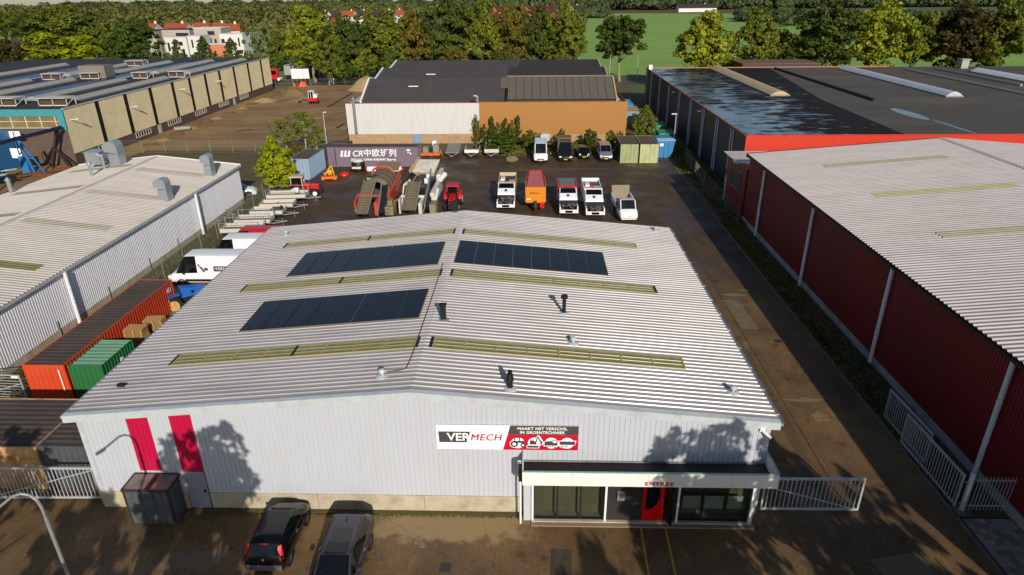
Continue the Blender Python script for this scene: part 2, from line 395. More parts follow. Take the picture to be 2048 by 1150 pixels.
# parking-bay lines by the entrance
for (x0, y0, x1, y1) in ((4.9, 22.75, 4.75, 16.0), (6.0, 22.75, 5.85, 16.0)):
    mb = MB(); mb.face([(x0 - .05, y0, .004), (x1 - .05, y1, .004), (x1 + .05, y1, .004), (x0 + .05, y0, .004)][::-1]); struct('painted_line', mb, yellow_line)
faint = mat('worn_white_road_paint', '7d6c4c', 0.8, 0, 0.3, 3)
for a, b in (((640, 350), (640, 350)),):
    pass
for (pa, pb) in (((845, 343), (1215, 338)), ((1005, 340), (1225, 337)), ((556, 433), (620, 392))):
    a = G(*pa); b = G(*pb); d = (b - a).normalized(); n_ = Vector((-d.y, d.x, 0)) * .05
    mb = MB(); mb.face([a + n_ + Vector((0, 0, .004)), a - n_ + Vector((0, 0, .004)), b - n_ + Vector((0, 0, .004)), b + n_ + Vector((0, 0, .004))]); struct('worn_line', mb, faint)
pm = mat('dry_sand_patch', 'a18c64', 0.95, 0, 0.1, 2)
def blob(name, c, rx, ry, z, m, n=18, rg=.2):
    mb = MB(); mb.face([(c[0] + rx * math.cos(2 * PI * k / n) * (1 + random.uniform(-rg, rg)), c[1] + ry * math.sin(2 * PI * k / n) * (1 + random.uniform(-rg, rg)), z) for k in range(n)]); return struct(name, mb, m)
blob('sand_patch', G(1024, 318), .85, 1.9, .005, pm, 18, .1)
scr = mat('scuffed_asphalt', '857050', 0.7, 0, 0.3, 3, (0.6, 3, 1), '4a3a26', 0.9, 1.5)
for (px, py, rx, ry) in ((1470, 590, .9, .25), (1455, 602, .6, .16), (1490, 580, .5, .14), (1480, 610, .7, .12), (1610, 800, 1.2, .2), (1640, 835, .5, .5)):
    blob('scuff_mark', G(px, py), rx, ry, .005 + random.random() * .003, scr, 12, .35)

# repairs, seams and drains in the asphalt
rep_a = mat('asphalt_repair_dark', '40362a', .85, 0, .2, 2, dirt='5e4e38', da=.5, ds=3, bump=.4, bs=30); rep_b = mat('asphalt_repair_pale', '6f6049', .85, 0, .2, 2, dirt='55452f', da=.5, ds=3, bump=.4, bs=30)
for i, (x, y, w, d, a, m_) in enumerate(((12.6, 33, 1.6, 3.2, .04, rep_a), (15.4, 44, 1.2, 4.5, .02, rep_b), (13.8, 57, 2.4, 1.4, 0, rep_a), (-14.5, 20.4, 2.6, .9, .1, rep_b), (1.2, 19.6, .9, 3.4, -.05, rep_a), (15.5, 20.5, 2.2, 1.5, .2, rep_b), (4, 84, 5, 1.2, 0, rep_a), (-9, 80, 1.2, 5, 0, rep_a))):
    ca, sa = math.cos(a), math.sin(a); mb = MB()
    mb.face([(x + u * ca - v * sa, y + u * sa + v * ca, .003) for u, v in ((-w / 2, -d / 2), (w / 2, -d / 2), (w / 2, d / 2), (-w / 2, d / 2))]); struct('asphalt_repair', mb, m_)
seam_m = mat('tar_seam', '2a231b', .7, 0, .2, 2)
for (x0, y0, x1, y1) in ((14.6, 24, 14.9, 62), (14.9, 62, 14.2, 92), (-19, 18.6, 10, 18.3), (-25, 78.5, 12, 78.2)):
    a = Vector((x0, y0, .006)); b = Vector((x1, y1, .006)); n_ = Vector((-(b - a).y, (b - a).x, 0)).normalized() * .022
    mb = MB(); mb.face([a - n_, b - n_, b + n_, a + n_][::1]); struct('tar_seam', mb, seam_m)
for lab, x, y in (('small drain grate in the lane beside the warehouse', 16.8, 40), ('small drain grate on the forecourt right of the cars', -3.6, 20.2), ('small drain grate in the back yard between the machines and the lorries', -5.8, 82)):
    t = thing('drain_cover', lab, 'drain', (x, y, .004)); part('frame', MB().box(-.25, .25, -.25, .25, 0, .012), mat('drain_iron', '4a4640', .7, .4), t)
    for k in range(5): part('slot', MB().box(-.18, .18, -.17 + k * .08, -.14 + k * .08, .0125, .014), black_m, t)

# ------------------------------------------------------------------ MAIN WAREHOUSE
XL, XR, XC = -20.1, 10.2, -5.2
Y0, Y1 = 23.5, 48.85
ZE, ZR = 5.1, 6.5
def zroof(x): return ZR - (ZR - ZE) * (abs(x - XC) / (15.5 if x < XC else 15.8))
wh = thing('warehouse', 'large white ribbed metal warehouse with grey ridged roof and crimson stripes in the centre', 'warehouse', (XC, Y0, 0))
def W(x, y, z): return Vector((x - XC, y - Y0, z))
PLZ = 0.92
def wall_front(x0, x1, zb, ztop, y, name, m, pitch=.2205, prof=P_WALL, parent=wh, org=W, **k):
    mb = MB(); ribbed(mb, org(x0, y, 0), (0, 0, 1), (1, 0, 0), (0, -1, 0), 1, x1 - x0, pitch, prof, Lfun=lambda t: (zb, ztop(x0 + t) if callable(ztop) else ztop))
    return part(name, mb, m, parent, **k)
wall_front(XL, -17.9, PLZ, 3.0, Y0, 'wall_cladding', white_clad)
wall_front(-16.9, -15.95, PLZ, 3.0, Y0, 'wall_cladding', white_clad)
wall_front(-14.95, XR, PLZ, 3.0, Y0, 'wall_cladding', white_clad)
tp = lambda x: zroof(x) - 0.1
wall_front(XL, -17.9, 3.0, tp, Y0 - .012, 'wall_cladding', white_clad)
wall_front(-16.9, -15.95, 3.0, tp, Y0 - .012, 'wall_cladding', white_clad)
wall_front(-14.95, XR, 3.0, tp, Y0 - .012, 'wall_cladding', white_clad)
wall_front(-17.9, -16.9, 2.15, tp, Y0 - .015, 'cladding_stripe', magenta, label='crimson vertical stripe left of the door stripe')
wall_front(-15.95, -14.95, 2.15, tp, Y0 - .015, 'cladding_stripe', magenta, label='crimson vertical stripe above the side door')
wall_front(-17.9, -16.9, PLZ, 2.15, Y0, 'wall_cladding', white_clad)
core = MB()
core.prism([(XL, 0.0), (XR, 0.0), (XR, zroof(XR) - .14), (XC, ZR - .14), (XL, zroof(XL) - .14)], lambda u, v, w: W(u, w, v), Y0 + .06, Y1 - .06, 0)
part('wall_core', core, white_clad, wh)
mb = MB(); ribbed(mb, W(XR, Y0, 0), (0, 0, 1), (0, 1, 0), (1, 0, 0), 1, Y1 - Y0, .22, P_WALL, Lfun=lambda t: (PLZ, 4.95)); part('wall_cladding', mb, white_clad, wh)
mb = MB(); ribbed(mb, W(XL, Y0, 0), (0, 0, 1), (0, 1, 0), (-1, 0, 0), 1, Y1 - Y0, .22, P_WALL, Lfun=lambda t: (PLZ, 4.95)); part('wall_cladding', mb, white_clad, wh)
# plinth panels
xs = [XL - .02, -17.9, -15.95]
for a, b in ((XL - .02, -17.95), (-17.94, -15.98), (-14.92, -9.9), (-9.88, -4.95), (-4.93, -.42)):
    part('plinth_panel', MB().box(0, b - a, 0, .1, 0, PLZ), concrete, wh, W(a, Y0 - .05, 0))
for k in range(5): part('plinth_panel', MB().box(0, .1, 0, 5.04, 0, PLZ), concrete, wh, W(XR - .02, Y0 + .08 + k * 5.06, 0))
for k in range(5): part('plinth_panel', MB().box(0, .1, 0, 5.04, 0, PLZ), concrete, wh, W(XL - .08, Y0 + .08 + k * 5.06, 0))
d = part('side_door', MB().box(-15.92 - XC, -14.98 - XC, -.07, 0.05, .06, 2.13), door_grey, wh)
part('handle', MB().box(-15.14 - XC, -15.04 - XC, -.12, -.07, 1.0, 1.14), dark_steel, d)
part('corner_flashing', MB().box(XL - .06 - XC, XL + .16 - XC, -.03, .0, PLZ, 4.98), trim_grey, wh)
part('corner_flashing', MB().box(XR - .14 - XC, XR + .04 - XC, -.03, .0, PLZ, 4.95), trim_grey, wh)
# roof: two corrugated slopes; one sheet material and one mesh per slope
XLE, XRE = XC - 15.5, XC + 15.8
def slope(sgn, y0, y1, off=0.0, ua=0.0, ub=None, prof=P_ROOF, pitch=1 / 3, start=0.0, two=True, mm=None):
    span = 15.5 if sgn < 0 else 15.8
    d = Vector((sgn * span, 0, -(ZR - ZE))).normalized(); n = Vector((0, 1, 0)).cross(d) * (1 if sgn < 0 else 1)
    if n.z < 0: n = -n
    ub = ub if ub is not None else math.hypot(span, ZR - ZE)
    mb = MB(); ribbed(mb, W(XC, y0, ZR + off / n.z), d, (0, 1, 0), n, 1, y1 - y0, pitch, prof, Lfun=lambda t: (ua, ub), start=start)
    return mb, d, n
for s in (-1, 1):
    mb, d, n = slope(s, Y0 - .05, Y1 + .15)
    rf = part('roof_slope', mb, roof_sheet, wh)
rc = MB()
ribbed(rc, W(XC - .3, Y0 - .05, ZR - .012), (1, 0, 0), (0, 1, 0), (0, 0, 1), .6, Y1 - Y0 + .2, 1 / 3, P_ROOF)
rc.v = [(a, b, c + .004 - abs(a) * .06) for a, b, c in rc.v]
part('ridge_cap', rc, roof_sheet, wh)
for s, xe in ((-1, XLE), (1, XRE)):
    g = MB()
    a = W(XC, Y0 - .07, ZR + .05); b = W(xe, Y0 - .07, zroof(xe) + .05)
    g.hexa([a + Vector((0, -.02, -.36)), b + Vector((0, -.02, -.36)), b + Vector((0, .22, -.36)), a + Vector((0, .22, -.36))],
           [a + Vector((0, -.02, 0)), b + Vector((0, -.02, 0)), b + Vector((0, .22, 0.02)), a + Vector((0, .22, 0.02))])
    part('verge_trim', g, trim_grey, wh)
g = MB(); g.box(XRE - XC, XRE - XC + .14, 0, Y1 - Y0, ZE - .16, ZE - .02); g.box(XRE - XC + .12, XRE - XC + .15, -.02, Y1 - Y0 + .1, ZE - .02, ZE + .01); part('gutter', g, galv, wh)
g = MB(); g.box(XLE - XC - .14, XLE - XC, 0, Y1 - Y0, ZE - .16, ZE - .02); part('gutter', g, galv, wh)
g = MB()
for k in range(13): g.box(XRE - XC - .05, XRE - XC + .16, .6 + k * 1.95, .63 + k * 1.95, ZE + .0, ZE + .03)
part('gutter_brackets', g, trim_grey, wh)
# skylights: strips of translucent sheet; batten frame > panes
for s in (-1, 1):
    for yk in (27.35, 36.0, 43.55):
        L0, L1 = (.42, 12.6)
        span = 15.5 if s < 0 else 15.8
        mbp, d, n = slope(s, yk, yk + 1.0, .006)
        fr = MB(); st = (L1 - L0) / 8
        base = W(XC, yk, ZR)
        for k in range(9):
            u = L0 + k * st + (0.02 if k == 0 else (-.02 if k == 8 else 0)); w_ = .035 if k not in (0, 4, 8) else .06
            p = base + d * u + n * .05
            fr.bar(p + Vector((0, 0.0, 0)), p + Vector((0, 1.0, 0)), w_, .03, 0 if not (s < 0 and k in (0, 4)) else 0, up=n)
            for q in (.24, .57, .9): fr.bar(p + Vector((0, q - .04, 0)), p + Vector((0, q + .04, 0)), .1, .045, 0, up=n)
        ea = base + d * (L0 - .02) + n * .045; eb_ = base + d * (L1 + .02) + n * .045
        for q in (.0, 1.0): fr.bar(ea + Vector((0, q, 0)), eb_ + Vector((0, q, 0)), .03, .05, 0, up=n)
        f = part('skylight', fr, skybat, wh)
        for k in range(8):
            pm_, _, _ = slope(s, yk, yk + 1.0, .03, prof=[(0, 0), (.68, 0), (.77, .026), (.88, .026), (.97, 0)], ua= L0 + k * st + .02, ub=L0 + (k + 1) * st - .02)
            part('pane', pm_, skylight_m, f)
        e = MB()
        for u in ((L0 - .1,) if s > 0 else (L0 - .08, L0 + 4 * st, L1 + .06)):
            p = base + d * u + n * .058; e.bar(p, p + Vector((0, 1.02, 0)), .13, .03, 0, up=n)
        if s > 0 and yk == 36.0:
            p = base + d * (L1 + .08) + n * .058; e.bar(p, p + Vector((0, 1.02, 0)), .16, .03, 0, up=n)
        part('foam_filler', e, black_m, f)
# solar arrays
pmesh = None
for s, y0, y1, x0 in ((-1, 37.75, 41.7, -5.9), (-1, 30.4, 34.0, -5.9), (1, 38.0, 41.85, -4.9)):
    span = 15.5 if s < 0 else 15.8
    d = Vector((s * span, 0, -(ZR - ZE))).normalized(); n = Vector((0, 1, 0)).cross(d);  n = n if n.z > 0 else -n
    u0 = abs(x0 - XC); cw = 9.68 / 8; rw = (y1 - y0) / 2
    r = MB(); base = W(XC, y0, ZR)
    for k in range(9): p = base + d * (u0 + k * cw) + n * .1; r.bar(p + Vector((0, -.05, 0)), p + Vector((0, y1 - y0 + .05, 0)), .035, .05, 0, up=n)
    arr = part('solar_array', r, rail_m, wh, label='array of dark solar panels ' + ('right of the ridge' if s > 0 else ('left of the ridge, farther from the front' if y0 > 35 else 'left of the ridge, nearer the front')))
    ax = d; ay = Vector((0, 1, 0)); M_ = Matrix(((ax.x, ay.x, n.x, 0), (ax.y, ay.y, n.y, 0), (ax.z, ay.z, n.z, 0), (0, 0, 0, 1)))
    pb = MB().box(.022, cw - .022, .008, rw - .008, 0, .035, 1).box(.03, cw - .03, .03, rw - .03, .0355, .038, 0)
    me = pb.mesh('solar_panel', [pv_m, pv_fr])
    for i in range(8):
        for j in range(2):
            o = link('solar_panel', me, arr); o.matrix_local = Matrix.Translation(base + d * (u0 + i * cw) + ay * (j * rw) + n * .13) @ M_
# roof vents
def vent(x, y, kind):
    z = zroof(x); b = W(x, y, z)
    fl_ = MB().lathe([(.3, -.02), (.28, .05), (.14, .09), (.12, .1)], b, 10)
    if kind == 'tall':
        v = MB().cyl(b, b + Vector((0, 0, .95)), .1, .1, 10).cyl(b + Vector((0, 0, .95)), b + Vector((0, 0, 1.1)), .19, .19, 10); m = black_m
    elif kind == 'cowl':
        v = MB().cyl(b, b + Vector((0, 0, .45)), .13, .11, 10).cyl(b + Vector((0, 0, .45)), b + Vector((0, 0, .8)), .18, .12, 10).cyl(b + Vector((0, 0, .8)), b + Vector((0, 0, .92)), .1, .1, 8); m = black_m
    elif kind == 'mush':
        v = MB().cyl(b, b + Vector((0, 0, .24)), .08, .08, 10).lathe([(.02, .4), (.12, .37), (.17, .29), (.15, .22), (.08, .22)], b, 12); m = trim_grey
    elif kind == 'box':
        v = MB().box(b.x - .13, b.x + .13, b.y - .13, b.y + .13, b.z - .1, b.z + .85).box(b.x - .18, b.x + .18, b.y - .16, b.y + .16, b.z + .87, b.z + .93); m = black_m
    elif kind == 'stub':
        v = MB().cyl(b, b + Vector((0, 0, .22)), .1, .12, 10); m = galv
    p = part('roof_vent', v, m or white_p, wh, smooth=False)
    part('flashing', fl_, trim_grey if kind in ('mush', 'tall', 'cowl') else galv, p)
vent(1.73, 32.26, 'tall'); vent(2.05, 28.96, 'mush'); vent(-.96, 24.4, 'cowl'); vent(9.14, 25.6, 'mush'); vent(-4.6, 30.35, 'box'); vent(-6.68, 24.95, 'mush')
vent(-18.68, 46.6, 'mush'); vent(9.37, 47.8, 'mush'); vent(-6.0, 48.7, 'box')
p = W(-19.3, 25.75, zroof(-19.3)); part('roof_vent', MB().box(p.x - .2, p.x + .2, p.y - .08, p.y + .08, p.z, p.z + .12), black_m, wh)
cb = MB(); pts = [W(-6.5, 25.2, zroof(-6.5) + .05), W(-5.7, 25.4, zroof(-5.7) + .05), W(-5.62, 26.5, zroof(-5.6) + .06), W(-5.58, 32, zroof(-5.58) + .06), W(-5.6, 38, zroof(-5.6) + .06)]
cb.tube(pts, .025, 6); part('roof_cable', cb, mat('rusty_red', '6d2a20', .6), wh)
# wall spotlight with camera, upper right of the facade
c = MB().box(9.75 - XC, 9.95 - XC, -.12, -.03, 4.72, 4.95).cyl(W(9.85, Y0 - .1, 4.78), W(10.15, Y0 - .42, 4.62), .07, .07, 8); part('security_camera', c, white_p, wh)

# ---- sign on the facade
sg = thing('sign_board', 'wide white, grey and red sign board with vehicle icons on the white facade', 'sign', (-1.08, 23.43, 4.27))
part('panel', MB().box(-3.1, -.0, -.03, 0, -.64, .64).box(0, 3.1, -.03, 0, -.64, .64), sign_white, sg)
sy = -.034
part('red_field', MB().prism([(-.19, -.64), (3.1, -.64), (3.1, .17), (.03, .17)], lambda u, v, w: (u, w, v), sy - .004, sy, 0), sign_red, sg)
part('grey_field', MB().prism([(.035, .175), (3.1, .175), (3.1, .64), (.14, .64)], lambda u, v, w: (u, w, v), sy - .004, sy, 0), sign_grey, sg)
part('grey_flag', MB().prism([(-2.97, -.27), (-1.78, -.27), (-1.6, .3), (-3.0, .3)], lambda u, v, w: (u, w, v), sy - .003, sy, 0), sign_grey, sg)
lettering('VER', .56, sign_white, sg, (-2.12, sy - .006, .0), bold=.012, extrude=.002, fit=1.04)
lettering('MECH', .48, sign_red, sg, (-.94, sy - .008, -.01), shear=.2, spacing=1.12, extrude=.002, fit=1.36)
lettering('MECH', .48, sign_red, sg, (-.92, sy - .0082, -.005), shear=.2, spacing=1.12, extrude=.002, fit=1.36)
lettering('MAAKT HET VERSCHIL', .19, sign_white, sg, (1.53, sy - .008, .49), bold=.005, spacing=1.12, extrude=.002, fit=2.15)
lettering('IN GROENTECHNIEK', .19, sign_white, sg, (1.53, sy - .008, .29), bold=.005, spacing=1.12, extrude=.002, fit=1.95)
F = lambda u, v, w: (u, w, v)
def disc(mb, cx, cz, r, y, n=24, m=0): mb.prism([(cx + r * math.cos(2 * PI * k / n), cz + r * math.sin(2 * PI * k / n)) for k in range(n)], F, y - .003, y, m)
ic = [.47, 1.2, 1.93, 2.62]; zc = -.26; y1_ = sy - .0045
wd = MB(); gd = MB()
for c_ in ic: disc(wd, c_, zc, .29, y1_)
ya, yb = y1_ - .003, y1_ - .007
# tractor
x = ic[0]; disc(wd, x - .16, zc - .06, .2, ya - .0005); disc(gd, x - .16, zc - .06, .165, yb); disc(wd, x - .16, zc - .06, .08, yb - .004)
disc(gd, x + .22, zc - .12, .115, yb - .001); disc(wd, x + .22, zc - .12, .05, yb - .005)
gd.prism([(x - .2, zc + .02), (x + .3, zc - .02), (x + .28, zc + .12), (x + .02, zc + .1), (x - .2, zc + .1)], F, yb - .003, yb)
gd.prism([(x - .18, zc + .1), (x - .14, zc + .3), (x + .08, zc + .3), (x + .1, zc + .26), (x - .1, zc + .26), (x - .14, zc + .1)], F, yb - .003, yb)
gd.prism([(x + .05, zc + .1), (x + .06, zc + .28), (x + .1, zc + .28), (x + .1, zc + .1)], F, yb - .003, yb)
# excavator
x = ic[1]; wd.prism([(x - .02, zc + .02), (x + .13, zc + .42), (x + .22, zc + .38), (x + .42, zc), (x + .34, zc - .1), (x + .14, zc - .05)], F, ya - .003, ya)
wd.prism([(x - .34, zc - .28), (x + .2, zc - .28), (x + .2, zc - .12), (x - .34, zc - .12)], F, ya - .003, ya)
gd.prism([(x - .22, zc - .08), (x + .08, zc - .08), (x + .08, zc + .02), (x - .05, zc + .14), (x - .2, zc + .14)], F, yb - .003, yb)
gd.prism([(x + .02, zc + .02), (x + .13, zc + .36), (x + .18, zc + .34), (x + .06, zc)], F, yb - .003, yb)
gd.prism([(x + .13, zc + .36), (x + .36, zc + .02), (x + .28, zc - .02), (x + .15, zc + .26)], F, yb - .003, yb)
gd.prism([(x + .36, zc + .03), (x + .18, zc - .04), (x + .3, zc - .08)], F, yb - .003, yb)
gd.prism([(x - .3, zc - .25), (x + .16, zc - .25), (x + .19, zc - .2), (x + .16, zc - .14), (x - .3, zc - .14), (x - .33, zc - .2)], F, yb - .003, yb)
# road sweeper
x = ic[2]; wd.prism([(x - .34, zc - .17), (x + .38, zc - .22), (x + .26, zc + .14), (x - .02, zc + .18), (x - .34, zc + .06)], F, ya - .003, ya)
gd.prism([(x - .31, zc - .12), (x + .26, zc - .12), (x + .28, zc + .02), (x + .06, zc + .02), (x - .0, zc + .12), (x - .28, zc + .08)], F, yb - .003, yb)
gd.prism([(x + .03, zc + .03), (x + .07, zc + .2), (x + .2, zc + .18), (x + .27, zc + .03), (x + .23, zc + .03), (x + .18, zc + .15), (x + .1, zc + .16), (x + .07, zc + .03)], F, yb - .003, yb)
for q in (-.18, .12): disc(gd, x + q, zc - .15, .075, yb - .001, 16); disc(wd, x + q, zc - .15, .04, yb - .005, 12)
gd.prism([(x - .08, zc - .2), (x + .02, zc - .2), (x - .03, zc - .13)], F, yb - .004, yb - .001); gd.prism([(x + .24, zc - .22), (x + .4, zc - .22), (x + .3, zc - .14)], F, yb - .004, yb - .001)
# tipper trailer
x = ic[3]; wd.prism([(x - .36, zc - .14), (x - .3, zc - .2), (x + .34, zc - .1), (x + .4, zc + .14), (x - .38, zc + .14)], F, ya - .003, ya)
gd.prism([(x - .32, zc - .08), (x + .33, zc - .08), (x + .36, zc + .1), (x - .34, zc + .1)], F, yb - .003, yb)
for q in (-.2, -.03): disc(wd, x + q, zc - .16, .09, yb - .001, 16); disc(gd, x + q, zc - .16, .06, yb - .004, 12); disc(wd, x + q, zc - .16, .035, yb - .008, 12)
part('icon_base', wd, sign_white, sg); part('icon_shapes', gd, sign_grey, sg)

# ---- entrance annexe (part of the warehouse)
en = wh
def E_(x, y, z): return W(x, y, z)
ex0, ex1 = -.4, 10.3
fas = mat('white_fascia', 'e3e1dc', .4, 0, .04, 1)
for a, b in ((ex0, 1.7), (1.71, 4.9), (4.91, 8.35), (8.36, ex1)):
    part('fascia_board', MB().box(a - XC, b - XC, -1.5, -1.45, 2.86, 3.56), fas, wh)
part('fascia_board', MB().box(ex1 - XC - .05, ex1 - XC, -1.44, 1.6, 2.9, 3.55), fas, wh)
part('fascia_board', MB().box(ex0 - XC, ex0 - XC + .05, -1.44, -.05, 2.86, 3.56), fas, wh)
part('canopy_roof', MB().box(ex0 - XC + .06, ex1 - XC - .06, -1.44, -.04, 2.905, 2.95), bitumen, wh)
part('canopy_roof', MB().box(XR - XC + .02, ex1 - XC - .06, -.03, 1.6, 2.905, 2.95), bitumen, wh)
part('roof_edge', MB().box(ex0 - XC - .01, ex1 - XC + .01, -1.52, -1.44, 3.565, 3.6), mat('teal_edge', '7fa5a5', .4), wh)
part('roof_edge', MB().box(ex1 - XC - .03, ex1 - XC + .03, -1.43, 1.6, 3.565, 3.6), galv, wh)
part('cladding_drip', MB().box(ex0 - XC + .06, XR - XC, -.09, -.035, 2.97, 3.03), galv_d, wh)
part('canopy_soffit', MB().box(ex0 - XC + .06, ex1 - XC - .06, -1.44, -.04, 2.885, 2.9), grey_p, wh)
lettering('ENTREE', .25, sign_red, wh, W(5.36, 21.985, 3.03), bold=.006, spacing=1.25, extrude=.01, fit=1.18)
yg = 22.95
flr = MB().box(0.0 - XC, 9.9 - XC, yg - Y0 - .14, -.02, 0.0, .12); part('threshold_slab', flr, concrete, wh)
edge_m = mat('edge_brick', '8d7c62', .9, 0, .2, 5)
eb = MB().box(-.045, .045, -.1, .1, 0, .07).mesh('edge_brick', edge_m)
es = part('brick_edging', MB().box(-.03 - XC, 10.1 - XC, yg - Y0 - .36, yg - Y0 - .16, -.02, .01), mat('joint_dark', '3a3020', .95), wh)
for k in range(100): link('brick', eb, es, (-.03 - XC + .06 + k * .1, yg - Y0 - .26, .0))
es2 = part('brick_edging', MB().box(-14.9 - XC, -.1 - XC, -.3, -.07, -.02, .015), mat('mossy_joint', '3e3a1a', .95), wh)
mossb = mat('mossy_brick', '57502f', .95, 0, .3, 4, dirt='3d4a16', da=.8, ds=2)
eb2 = MB().box(-.045, .045, -.1, .1, 0, .055).mesh('edge_brick', mossb)
for k in range(146): link('brick', eb2, es2, (-14.85 - XC + k * .1, -.19, random.uniform(0, .012)))
for x in (.04, 3.3, 6.5, 9.74):
    part('post', MB().box(x - .045 - XC, x + .045 - XC, yg - Y0 - .1, yg - Y0 + .03, .12, 2.88), white_p, wh)
part('downpipe', MB().cyl(W(-.5, 22.8, 0), W(-.5, 22.8, 2.9), .05, .05, 8).box(-.62 - XC, -.42 - XC, -.85, -.6, 2.75, 3.45, 0), white_p, wh)
part('hopper_box', MB().box(-.56 - XC, -.42 - XC, -1.2, -1.0, 2.8, 3.6), black_m, wh)
dk = grey_p
def window(x0, x1, z0, z1, n, nm='window', fm=dark_steel, y=yg):
    fr = MB(); w_ = .07
    fr.box(x0, x1, 0, .06, z0, z0 + w_).box(x0, x1, 0, .06, z1 - w_, z1)
    for k in range(n + 1):
        xx = x0 + (x1 - x0) * k / n; fr.box(max(x0, xx - w_ / 2) - (0), min(x1, xx + w_ / 2), -.003, .058, z0 + w_, z1 - w_)
    f = part(nm, fr, fm, wh, W(0, y, 0) - Vector((0, 0, 0)) + Vector((0, 0, 0)))
    f.location = (0 - XC, y - Y0, 0)
    for k in range(n):
        a = x0 + (x1 - x0) * k / n + w_ / 2; b = x0 + (x1 - x0) * (k + 1) / n - w_ / 2
        part('pane', MB().box(a, b, .03, .036, z0 + w_, z1 - w_), glass, f)
window(.1, 3.24, .12, 2.88, 3); window(6.6, 9.68, .12, 2.88, 3)
# reception interior seen through the glass
part('back_wall', MB().box(-.3 - XC, 9.9 - XC, -.03, -.005, .12, 2.88), interior, wh)
part('side_wall', MB().box(9.8 - XC, 9.9 - XC, -.55, -.03, 0, 2.88), white_clad, wh)
part('side_wall', MB().box(-.36 - XC, .0 - XC, -.52, -.04, 0, 2.88), white_clad, wh)
for a, b in ((6.75, 7.55), (7.68, 8.55), (8.68, 9.4)):
    part('low_panel', MB().box(a - XC, b - XC, -.42, -.38, .75, 1.45), mat('pale_panel', 'd8dcc8', .6), wh)
dkm = mat('charcoal_panel', '2b2a2c', .5)
part('entrance_panel', MB().box(3.36 - XC, 4.35 - XC, yg - Y0, yg - Y0 + .05, .12, 2.88), dkm, wh)
dw = part('entrance_door', MB().box(4.36 - XC, 4.92 - XC, yg - Y0 + .01, yg - Y0 + .05, .12, 2.88), dkm, wh)
lb = part('letter_box', MB().box(3.78 - XC, 4.12 - XC, yg - Y0 - .14, yg - Y0 - .002, 1.35, 1.85), galv_d, wh, bevel=.02)
part('side_light', MB().box(5.95 - XC, 6.45 - XC, yg - Y0 + .0, yg - Y0 + .05, .12, 2.88), dkm, wh)
# red door with D-shaped pane
rd = MB(); zc_, r_ = 1.55, .62
poly = [(4.94, .14), (5.86, .14), (5.86, 2.86), (4.94, 2.86)]
rd.box(4.94 - XC, 5.88 - XC, yg - Y0 - .03, yg - Y0 + .03, .14, 2.86); rdo = part('red_door', rd, red_door, wh)
dd = MB(); pts = [(5.08, .78)] + [(5.14 + .56 * math.cos(t) + 0, 1.7 + .92 * math.sin(t)) for t in [(-PI / 2) + PI * k / 14 for k in range(15)]] + [(5.08, 2.66)]
dd.prism(pts, lambda u, v, w: (u - XC, w, v), yg - Y0 - .036, yg - Y0 - .031); part('door_glass', dd, glassmat('door_pane', '0c0f10', .08, 0), rdo)
part('handle', MB().cyl((5.78 - XC, yg - Y0 - .09, 1.0), (5.78 - XC, yg - Y0 - .09, 1.6), .018, .018, 8), alu, rdo)
nt_ = MB(); 
for k, (w_, z_) in enumerate(((.34, 2.5), (.34, 2.44), (.1, 2.28), (.26, 2.14))): nt_.box(5.2 - XC, 5.2 + w_ - XC, yg - Y0 - .039, yg - Y0 - .037, z_, z_ + (.02 if k != 2 else .09))
part('door_notice', nt_, sign_white, rdo)
part('glass_screen', MB().hexa([(5.95 - XC, yg - Y0 - .02, .2), (6.2 - XC, yg - Y0 - .42, .2), (6.22 - XC, yg - Y0 - .40, .2), (5.97 - XC, yg - Y0 - .0, .2)], [(5.95 - XC, yg - Y0 - .02, 2.3), (6.2 - XC, yg - Y0 - .42, 2.3), (6.22 - XC, yg - Y0 - .40, 2.3), (5.97 - XC, yg - Y0 - .0, 2.3)]), vglass, wh)
# ------------------------------------------------------------------ GREY-WHITE HALL, LEFT
I_ = lambda x, y, z: Vector((x, y, z))
lg = thing('industrial_hall', 'pale grey ribbed hall with low ridged roof at the left edge, tall roof ducts', 'hall', (-42.4, 35, 0))
def LG(x, y, z): return Vector((x + 42.4, y - 35, z))
lgw = mat('light_ribbed_cladding', 'dcdde2', .4, 0, .04, .5, (3, 3, .4), 'a7a49c', .3, .5)
lgr = mat('fibre_roof_sheet', 'b9b1a8', .5, 0, .07, .4, (.5, 2, 1), 'a0968a', .5, .5)
mb = MB(); ribbed(mb, LG(-33.3, 20, 0), (0, 0, 1), (0, 1, 0), (1, 0, 0), 1, 52.4, .2205, [(0, 0), (.5, 0), (.6, -.03), (.9, -.03), (1, 0)], Lfun=lambda t: (.55, 4.25)); part('wall_cladding', mb, lgw, lg)
for k in range(9): part('plinth_panel', MB().box(0, .06, 0, 5.8, 0, .55), concrete, lg, LG(-33.38, 20 + k * 5.82, 0))
mb = MB(); mb.prism([(-51.4, 0), (-33.4, 0), (-33.4, 4.2), (-42.4, 5.2), (-51.4, 4.2)], lambda u, v, w: LG(u, w, v), 20.0, 72.3); part('wall_core', mb, lgw, lg)
SP = [(0, 0), (.42, 0.0), (.56, .06), (.76, .06), (.9, 0)]
